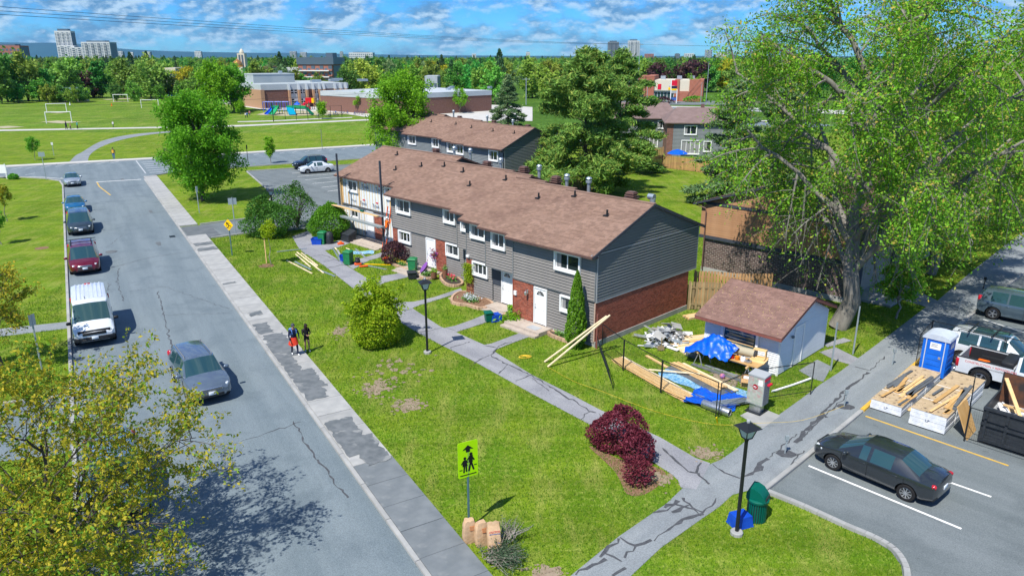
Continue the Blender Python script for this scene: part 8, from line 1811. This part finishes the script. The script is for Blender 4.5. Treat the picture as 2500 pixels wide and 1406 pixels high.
# brick apartment with dark top
ab=tower('brick apartment house with black upper storeys behind the school',726,812,158,360,'brick_apart',8,4,cap=False,cat='building',name='brick_apartment',depth=16,skew=R(-6))
a=atY(726,140,360); hz=atY(760,158,360).z; L=(atY(812,140,360)-a).length; m=MB(); m.box(-.5,L*1.05,-.4,16,hz,hz+3.2); m.box(L*.75,L*.95,4,10,hz+3.2,hz+5.2); m.build('top_storey',M['tower_dark'],ab)
for k in range(3): m=MB(); m.box(.5,L*.92,-1.6,-.1,2.6+k*2.8,3.0+k*2.8); m.build('balcony_slab',M['white'],ab)
tower('long pale apartment wing left of the brick apartment',696,727,165,380,'tower_pale',5,4,cap=False,cat='building',name='apartment_wing',vert=False)
# mosque
mn=thing('minaret','pale minaret tower with small dome behind the school trees','minaret',Vector((atY(591,140,430).x,430,0))); h=atY(591,131,430).z; m=MB(); m.box(-2,2,-2,2,0,h); m.build('shaft',M['stucco'],mn); m=MB(); m.box(-1.3,-.3,-2.1,-2,h*.25,h*.95); m.box(.3,1.3,-2.1,-2,h*.25,h*.95); m.build('slot',M['tower_dark'],mn); m=MB(); m.lathe([(1.2,0),(1.3,.8),(.8,1.8),(0,2.6)],10,(0,0,h)); m.build('dome',M['stucco'],mn)
M['copper']=pm('copper',(.62,.30,.10),rough=.3,metal=.7); dm=thing('copper_dome','shiny copper dome beside the minaret','dome',Vector((atY(578,140,425).x,425,0))); hz=atY(578,164,425).z; m=MB(); m.lathe([(2.6,0),(2.9,1),(2.6,2.2),(1.6,3.3),(.3,4.0),(0,4.6)],14,(0,0,hz)); m.build('dome',M['copper'],dm,smooth=50); m=MB(); m.box(-4,4,-4,4,0,hz); m.build('drum',M['stucco'],dm)
for i,(x0,x1,y,Y,mt,lb) in enumerate(((398,424,166,330,'stucco','cream building with dark windows left of the yellow tree'),(640,656,163,300,'brick_apart','brown brick chimney block behind the school'),(1035,1066,186,240,'roof_flat','flat grey building with window right of the bright tree'),(318,340,160,380,'brick_apart','roof glimpsed among the left trees'))): tower(lb,x0,x1,y,Y,mt,3,2,cap=False,vert=False,cat='building',name='far_building',depth=10)
t=thing('bungalow','dark roofed bungalow half hidden by the left trees','house',Vector((atY(138,214,255).x,255,0))); m=MB(); m.box(0,7,0,6,0,2.6); m.build('wall',M['stucco'],t); m=MB(); b=m.pts([(-.5,-.5,2.6),(7.5,-.5,2.6),(7.5,6.5,2.6),(-.5,6.5,2.6),(.5,3,4.8),(6.0,3,4.8)]); m.f+=[[b+i for i in f] for f in ((0,1,5,4),(2,3,4,5),(3,0,4),(1,2,5))]; m.m+=[0]*4; m.build('roof',M['tower_dark'],t)
# ================================================================== POLES AND WIRES
def pole(label,x,yb,yt,Y=None,r=.16,arm=True,mat='post_grey'):
    b=G(x,yb) if Y is None else Vector((atY(x,140,Y).x,Y,0)); h=atY(x,yt,b.y).z; t=thing('utility_pole',label,'pole',b); m=MB(); m.lathe([(r,0),(r*.7,h)],8); m.build('pole',M[mat],t)
    if arm: m=MB(); m.beam((-1.2,0,h-.5),(1.2,0,h-.5),.12,.12); m.build('crossarm',M[mat],t)
    return b+Vector((0,0,h-.4))
w0=pole('utility pole left of the school trees',506,255,185,mat='post_grey'); w1=pole('tall pole right of the pine with the high lines',1561,250,106,Y=262,mat='post_grey'); w2=pole('tall pole just left of the tallest one by the shops',1539,250,108,Y=300); w3=pole('thinner pole among the central towers',1517,250,110,Y=340,r=.12)
w4=pole('utility pole behind the school wing',1145,235,160,Y=330); w5=pole('short utility pole over the school roof',931,240,182,Y=300,r=.12); w6=pole('utility pole right of the school wing',1285,240,190,Y=240); w7=pole('street lamp pole at the right end of the shops',1710,255,202,r=.1,arm=False); w8=pole('pale light pole at the maple edge',1732,258,150,r=.12,arm=False,Y=255)
pole('thin pole behind the brick apartment',887,200,155,Y=420,r=.12); pole('grey lamp pole before the shops',1585,258,195,Y=250,r=.1,arm=False)
def wire(label,a,b,sag,r=.02,n=16):
    m=MB(); m.tube([a.lerp(b,k/n)-Vector((0,0,sag*4*(k/n)*(1-k/n))) for k in range(n+1)],r,4); tag(m.build('power_line',M['black_metal'] if r>.015 else M['trim_light']),label,'power line','overhead wires')
for i,(yy,Yd,sg) in enumerate(((14,78,1.2),(24,76,1.2),(31,74,1.3))):
    a=atY(0,yy,Yd); b=w1+Vector((-.8+.8*i,0,.1)); d=(a-b); wire('dark power line sweeping across the sky to the tall pole',a+d*.25+Vector((0,0,.8)),b,sg,.028)
for i in range(2):
    e=atY(2600,112+i*4,330); wire(('upper','lower')[i]+' dark power line from the tall pole toward the big maple',w1+Vector((.6*i,0,0)),e,1.0,.028)
for i,(y0,z) in enumerate(((194,.5),(207,0.))): wire(('upper','lower')[i]+' pale wire from the left edge to the school pole',atY(-40,y0+2,190),w0+Vector((0,0,-.3-1.1*i)),1.0,.05)
wire('pale wire from the school pole toward the second pole',w0,w5,1.5,.04); wire('wire over the school roofs between two poles',w5,w4,1.5,.04); wire('wire right of the school wing',w4,w6,1.5,.04); wire('low dark wire across the playing field and school',atY(-40,261,150),atY(1000,222,150),.6,.03)
wire('pale wire running along behind the shops',w6,w8,1.5,.05); wire('second pale wire behind the shops',w6-Vector((0,0,1)),w8-Vector((0,0,2)),1.5,.05)
# ================================================================== DISTANT TREES, HILLS
def proto(seed,H,Rc,hb,leaf,n,size,**k):
    rng=np.random.RandomState(seed); br,tw=skeleton(rng,H,Rc,hb,hb*.8,nl=k.get('nl',11),ns=6,nt=4,low=k.get('low',-.75),cone=k.get('cone',0.),subL=.4,twL=.2)
    i=rng.randint(0,len(tw),n); P=tw[i,rng.randint(1,4,n)]+rng.normal(size=(n,3))*Rc*.09; V,F=leafset(rng,P,np.full(n,size),.7,.7); cm=np_mesh('crown',V,F,M[leaf]); m=MB()
    for l,p in br:
        if l<=1: m.tube([tuple(q) for q in p],[.3*(1-.7*j/(len(p)-1)) if l==0 else .1 for j in range(len(p))],5)
    return m.mesh('trunk',M['bark_dark']),cm,H
def cproto(seed,H,Rb,leaf,n):
    rng=np.random.RandomState(seed); f=rng.rand(n)**.8; a=rng.rand(n)*6.283; q=1+.25*np.sin(f*38+a*2); rr=Rb*(1-f)**.8*(.45+.55*rng.rand(n)**.4)*q+.1; P=np.stack([rr*np.cos(a),rr*np.sin(a),H*(.05+.95*f)],1); V,F=leafset(rng,P,np.full(n,.75),.35,.5); m=MB(); m.tube([(0,0,0),(0,0,H*.9)],[.25,.05],5); return m.mesh('trunk',M['bark_dark']),np_mesh('crown',V,F,M[leaf]),H
PT=[proto(201,15,6.4,1.5,'leaf_far',2600,.85),proto(202,14,5.4,1.,'leaf_far2',2600,.8),proto(203,16,5.6,2,'leaf_far',2600,.85,cone=.2),proto(204,13,6.6,1.,'leaf_far2',2600,.85),proto(205,15,4.8,1.2,'leaf_far',2400,.8,cone=.35),cproto(206,17,4.0,'leaf_farc',1500),cproto(207,14,3.4,'leaf_farc',1400),proto(208,12,6.,1,'leaf_plum',2400,.85),proto(209,12,6.,1,'leaf_golden',2400,.85),proto(210,13,5.5,1,'leaf_pale',2200,.7)]
KN=['broad dark green tree','rounded light green tree','tall dark green tree','wide light green tree','upright green tree','dark conifer','slim conifer','dark purple-leaved tree','golden yellow tree','pale grey-green tree']
TN=['deciduous_tree']*5+['conifer_tree']*2+['deciduous_tree']*3
def place(k,loc,s,rz,label,group,parts=True):
    tm,cm,H=PT[k]; t=thing(TN[k],label,'tree',loc,rz,group); t.scale=(s*random.Random(int(loc[0]*7)).uniform(.9,1.15),s,s)
    c=link('crown',cm,t)
    if parts: link('trunk',tm,t)
    return t
rs=random.Random(77)
def where(x):
    return 'left of the skyline towers' if x<140 else 'below the left skyline towers' if x<280 else 'right of the left towers' if x<500 else 'behind the school roof' if x<860 else 'behind the bright green tree' if x<1180 else 'behind the large pine' if x<1500 else 'behind the shops' if x<1760 else 'behind the giant maple'
# specific trees read off the photograph: (kind, px x, base y, top y)
spec=[(0,20,247,120),(2,70,246,128),(4,118,245,165),(0,172,240,150),(1,98,247,190),(3,180,238,147),(4,250,238,146),(2,245,238,175),(4,305,238,140),(0,370,240,145),(2,345,237,150),(0,415,238,175),(8,455,236,163),(1,490,238,170),(7,228,238,178),(2,148,240,180),(0,45,250,200),(2,5,252,150),(5,331,232,128),(6,400,235,170),(9,150,232,170),(3,130,247,205),(1,210,247,210),(0,285,246,205),(3,330,246,200),(1,390,243,205),(2,440,240,200),(3,470,240,190),(3,138,249,212),(1,160,249,207),(0,196,249,208),(3,180,250,213),(1,118,250,205)]
for (k,x,yb,yt) in spec:
    b=G(x,yb+2); H=atY(x,yt,b.y).z; s=H/PT[k][2]; place(k,b,s,rs.uniform(0,6),'%s %s, field edge'%(KN[k],where(x)),'wood along the left side of the playing field')
spec=[(1,640,245,150),(0,620,240,165),(9,690,240,160),(0,718,238,165),(9,660,238,155),(2,780,235,180),(1,745,238,180),(0,850,238,165),(3,900,236,150),(1,935,236,170),(2,975,235,155),(0,1090,233,170),(1,1180,250,150),(3,1120,236,160),(2,1055,232,150),(1,1210,255,160),(0,1160,238,150),(6,1070,225,150),(6,1010,226,160),(8,1065,222,150),(3,1300,240,150),(1,1350,240,148),(0,1440,238,160),(2,1480,238,150),(1,1340,248,165),(7,1605,228,158),(7,1668,228,160),(7,1690,226,150),(0,1640,226,150),(1,1700,226,160),(8,1765,224,142),(2,1730,226,150),(0,1600,224,145),(5,1545,230,140),(3,1560,226,150),(5,1220,235,120),(6,880,230,145),(0,1380,236,150),(0,1800,240,150),(1,1860,240,140),(3,1930,244,145),(2,2000,240,140),(0,2100,240,130),(1,2200,240,130),(0,2300,240,130),(2,2420,240,125),(5,690,225,127),(6,1080,215,135),(0,595,250,170)]
for (k,x,yb,yt) in spec:
    b=G(x,yb); b=b*1.0; H=atY(x,yt,b.y).z; s=H/PT[k][2]; place(k,b,s,rs.uniform(0,6),'%s in the belt %s'%(KN[k],where(x)),'trees behind the school and shops')
# more distant individuals
blk=[(560,900,0,250),(1520,1760,0,250)]
for i in range(170):
    Y=rs.uniform(300,620); x=rs.uniform(-60,2500)
    if (560<x<900 or 1450<x<1740) and Y<330: continue
    if 715<x<830 and Y<372: continue
    k=rs.choice([0,1,2,3,4,0,1,3,5,6,9]); s=rs.uniform(.75,1.02)
    place(k,Vector((atY(x,140,Y).x,Y,0)),s,rs.uniform(0,6),'%s, distant canopy %s'%(KN[k],where(x)),'distant tree canopy',parts=False)
# the far-off wood: points carrying copies of the same crowns
def far_wood():
    rng=np.random.RandomState(9); n=5200; Y=600*np.exp(rng.rand(n)*math.log(11000/600.)); X=(rng.rand(n)*2-1)*Y*.80
    pts=np.stack([X,Y,np.zeros(n)],1); me=bpy.data.meshes.new('far_wood'); me.vertices.add(n); me.vertices.foreach_set('co',pts.astype(np.float32).ravel()); me.update(); o=link('far_wood',me); o['kind']='stuff'; tag(o,'far-off wood of treetops reaching to the horizon')
    ng=bpy.data.node_groups.new('far_wood','GeometryNodeTree'); ng.interface.new_socket('Geometry',in_out='INPUT',socket_type='NodeSocketGeometry'); ng.interface.new_socket('Geometry',in_out='OUTPUT',socket_type='NodeSocketGeometry')
    nd=ng.nodes.new; gi=nd('NodeGroupInput'); go=nd('NodeGroupOutput'); mp=nd('GeometryNodeMeshToPoints'); ng.links.new(gi.outputs[0],mp.inputs[0]); join=nd('GeometryNodeJoinGeometry')
    srcs=[]
    for k in (0,1,2,3,5):
        srcs.append(next(c for c in bpy.data.objects if c.type=='MESH' and c.data==PT[k][1]))
    idx=nd('GeometryNodeInputIndex'); 
    for j,so_ in enumerate(srcs):
        oi=nd('GeometryNodeObjectInfo'); oi.inputs['Object'].default_value=so_; oi.transform_space='ORIGINAL'
        if 'As Instance' in oi.inputs: oi.inputs['As Instance'].default_value=True
        io=nd('GeometryNodeInstanceOnPoints'); ng.links.new(mp.outputs[0],io.inputs['Points']); ng.links.new(oi.outputs['Geometry'],io.inputs['Instance'])
        md=nd('ShaderNodeMath'); md.operation='FLOORED_MODULO'; ng.links.new(idx.outputs[0],md.inputs[0]); md.inputs[1].default_value=len(srcs); cp_=nd('FunctionNodeCompare'); cp_.data_type='FLOAT'; cp_.operation='EQUAL'; ng.links.new(md.outputs[0],cp_.inputs[0]); cp_.inputs[1].default_value=j; ng.links.new(cp_.outputs[0],io.inputs['Selection'])
        rv=nd('FunctionNodeRandomValue'); rv.data_type='FLOAT'; rv.inputs[2].default_value=.55; rv.inputs[3].default_value=.98; ng.links.new(rv.outputs[1],io.inputs['Scale']); rr=nd('FunctionNodeRandomValue'); rr.data_type='FLOAT_VECTOR'; rr.inputs[0].default_value=(0,0,0); rr.inputs[1].default_value=(0,0,6.28); ng.links.new(rr.outputs[0],io.inputs['Rotation'])
        ng.links.new(io.outputs[0],join.inputs[0])
    ng.links.new(join.outputs[0],go.inputs[0]); o.modifiers.new('wood','NODES').node_group=ng
far_wood()
mk('hill',(.008,.055,.075),(.014,.07,.088),sc=.0015,rough=1.)  # blue of the distant haze is partly painted into this base colour
prof=[(-900,112),(-300,106),(0,104),(60,105),(140,105),(250,111),(290,119),(330,122),(420,126),(520,128),(640,130),(760,130),(860,133),(960,134),(1100,136),(1300,137),(1800,137.5),(2700,138)]
m=MB(); Yh=14000; n=len(prof); fr=[];tp=[];bk_=[]
for x,y in prof:
    p=atY(x,y,Yh); tp.append((p.x,Yh,p.z)); f=atY(x,140,Yh-1500); fr.append((f.x,Yh-1500,-1.)); bk_.append((p.x*1.2,Yh+3000,p.z*.8)); 
a=m.pts(fr); 
mid=[((f[0]+t_[0])/2,(f[1]+t_[1])/2,t_[2]*.62) for f,t_ in zip(fr,tp)]; c=m.pts(mid); b=m.pts(tp); d=m.pts(bk_)
for i in range(n-1):
    for u,v in ((a,c),(c,b),(b,d)): m.f.append([u+i,u+i+1,v+i+1,v+i]); m.m.append(0)
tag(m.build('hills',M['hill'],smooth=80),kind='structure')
# ================================================================== GRASS BLADES
def inside(P,polys):
    r=np.zeros(len(P),bool)
    for q in polys:
        x,y=P[:,0],P[:,1]; k=np.zeros(len(P),bool); n=len(q)
        mn=q.min(0)-.01; mx=q.max(0)+.01; bb=(x>=mn[0])&(x<=mx[0])&(y>=mn[1])&(y<=mx[1])
        if not bb.any(): continue
        xi=x[bb]; yi=y[bb]; kk=np.zeros(len(xi),bool)
        for i in range(n):
            x0,y0=q[i]; x1,y1=q[(i+1)%n]
            if y0==y1: continue
            c_=((y0>yi)!=(y1>yi))&(xi<(x1-x0)*(yi-y0)/(y1-y0)+x0); kk^=c_
        r[bb]|=kk
    return r
def blades(n,seed,xr,yr,size,name,label):
    rng=np.random.RandomState(seed); P=np.stack([xr[0]+rng.rand(n)*(xr[1]-xr[0]),yr[0]*(yr[1]/yr[0])**rng.rand(n)],1)
    hb=np.array([HW(-.1,-.2)[:2],HW(-.1,9.5)[:2],HW(32.5,14)[:2],HW(32.5,5)[:2],HW(12,1)[:2]]); shd=np.array([HW(-4.4,3.4)[:2],HW(-8.5,3.4)[:2],HW(-8.5,8.7)[:2],HW(-4.4,8.7)[:2]]); tbp=np.array([[13,50],[20.6,42.7],[45,67],[37,74]])
    P=P[~inside(P,PAVED+[hb,shd,tbp])]; n=len(P); P3=np.column_stack([P,np.zeros(n)]); a=rng.rand(n)*6.283; h=size*(.6+.8*rng.rand(n))*(1+P[:,1]/60); w=h*.16
    ln=rng.normal(size=(n,2))*.35; V=np.empty((n,3,3)); dx=np.stack([np.cos(a),np.sin(a)],1)*w[:,None]
    V[:,0,:2]=P-dx; V[:,1,:2]=P+dx; V[:,2,:2]=P+ln*h[:,None]; V[:,0,2]=0; V[:,1,2]=0; V[:,2,2]=h
    o=link(name,np_mesh(name,V.reshape(-1,3),np.arange(n*3).reshape(n,3),M['blade'])); tag(o,label,kind='stuff'); return o
M['blade']=leafm('blade',[(.07,.19,.012),(.11,.25,.014),(.16,.30,.02),(.09,.22,.012),(.24,.30,.06)],.35,.0)
blades(330000,5,(-30,26),(18,62),.055,'grass_blades','short mown grass on the lawns around the houses')
# ================================================================== AIR
m=MB(); m.box(-26000,26000,-2500,20500,-2.,330.); hz_=m.build('haze',pm('haze_air',(1,1,1))); hz_['kind']='stuff'
mt=hz_.data.materials[0]; t=mt.node_tree; t.nodes.clear(); o_=t.nodes.new('ShaderNodeOutputMaterial'); v_=t.nodes.new('ShaderNodeVolumePrincipled'); t.links.new(v_.outputs[0],o_.inputs['Volume']); v_.inputs['Color'].default_value=(.30,.62,1.,1); v_.inputs['Density'].default_value=2.4e-5
# labels: tell look-alikes apart by their order across the view
bpy.context.view_layer.update()
_by={}
for o in C.objects:
    if o.parent is None and o.get('category')=='tree' and o.get('group'): _by.setdefault(o['label'],[]).append(o)
_ord=['leftmost','second','third','fourth','fifth','sixth','seventh','eighth','ninth','tenth','eleventh','twelfth']
for lb,os_ in _by.items():
    if len(os_)>1:
        os_.sort(key=lambda o:o.location.x/max(1.,o.location.y))
        for i,o in enumerate(os_):
            if i<len(_ord): o['label']=(_ord[i]+' from left, ' if i else 'leftmost ')+lb
_w=[o for o in C.objects if o.get('label','').startswith('dark power line sweeping')]
for o,k in zip(_w,('highest','middle','lowest')): o['label']=k+' '+o['label']
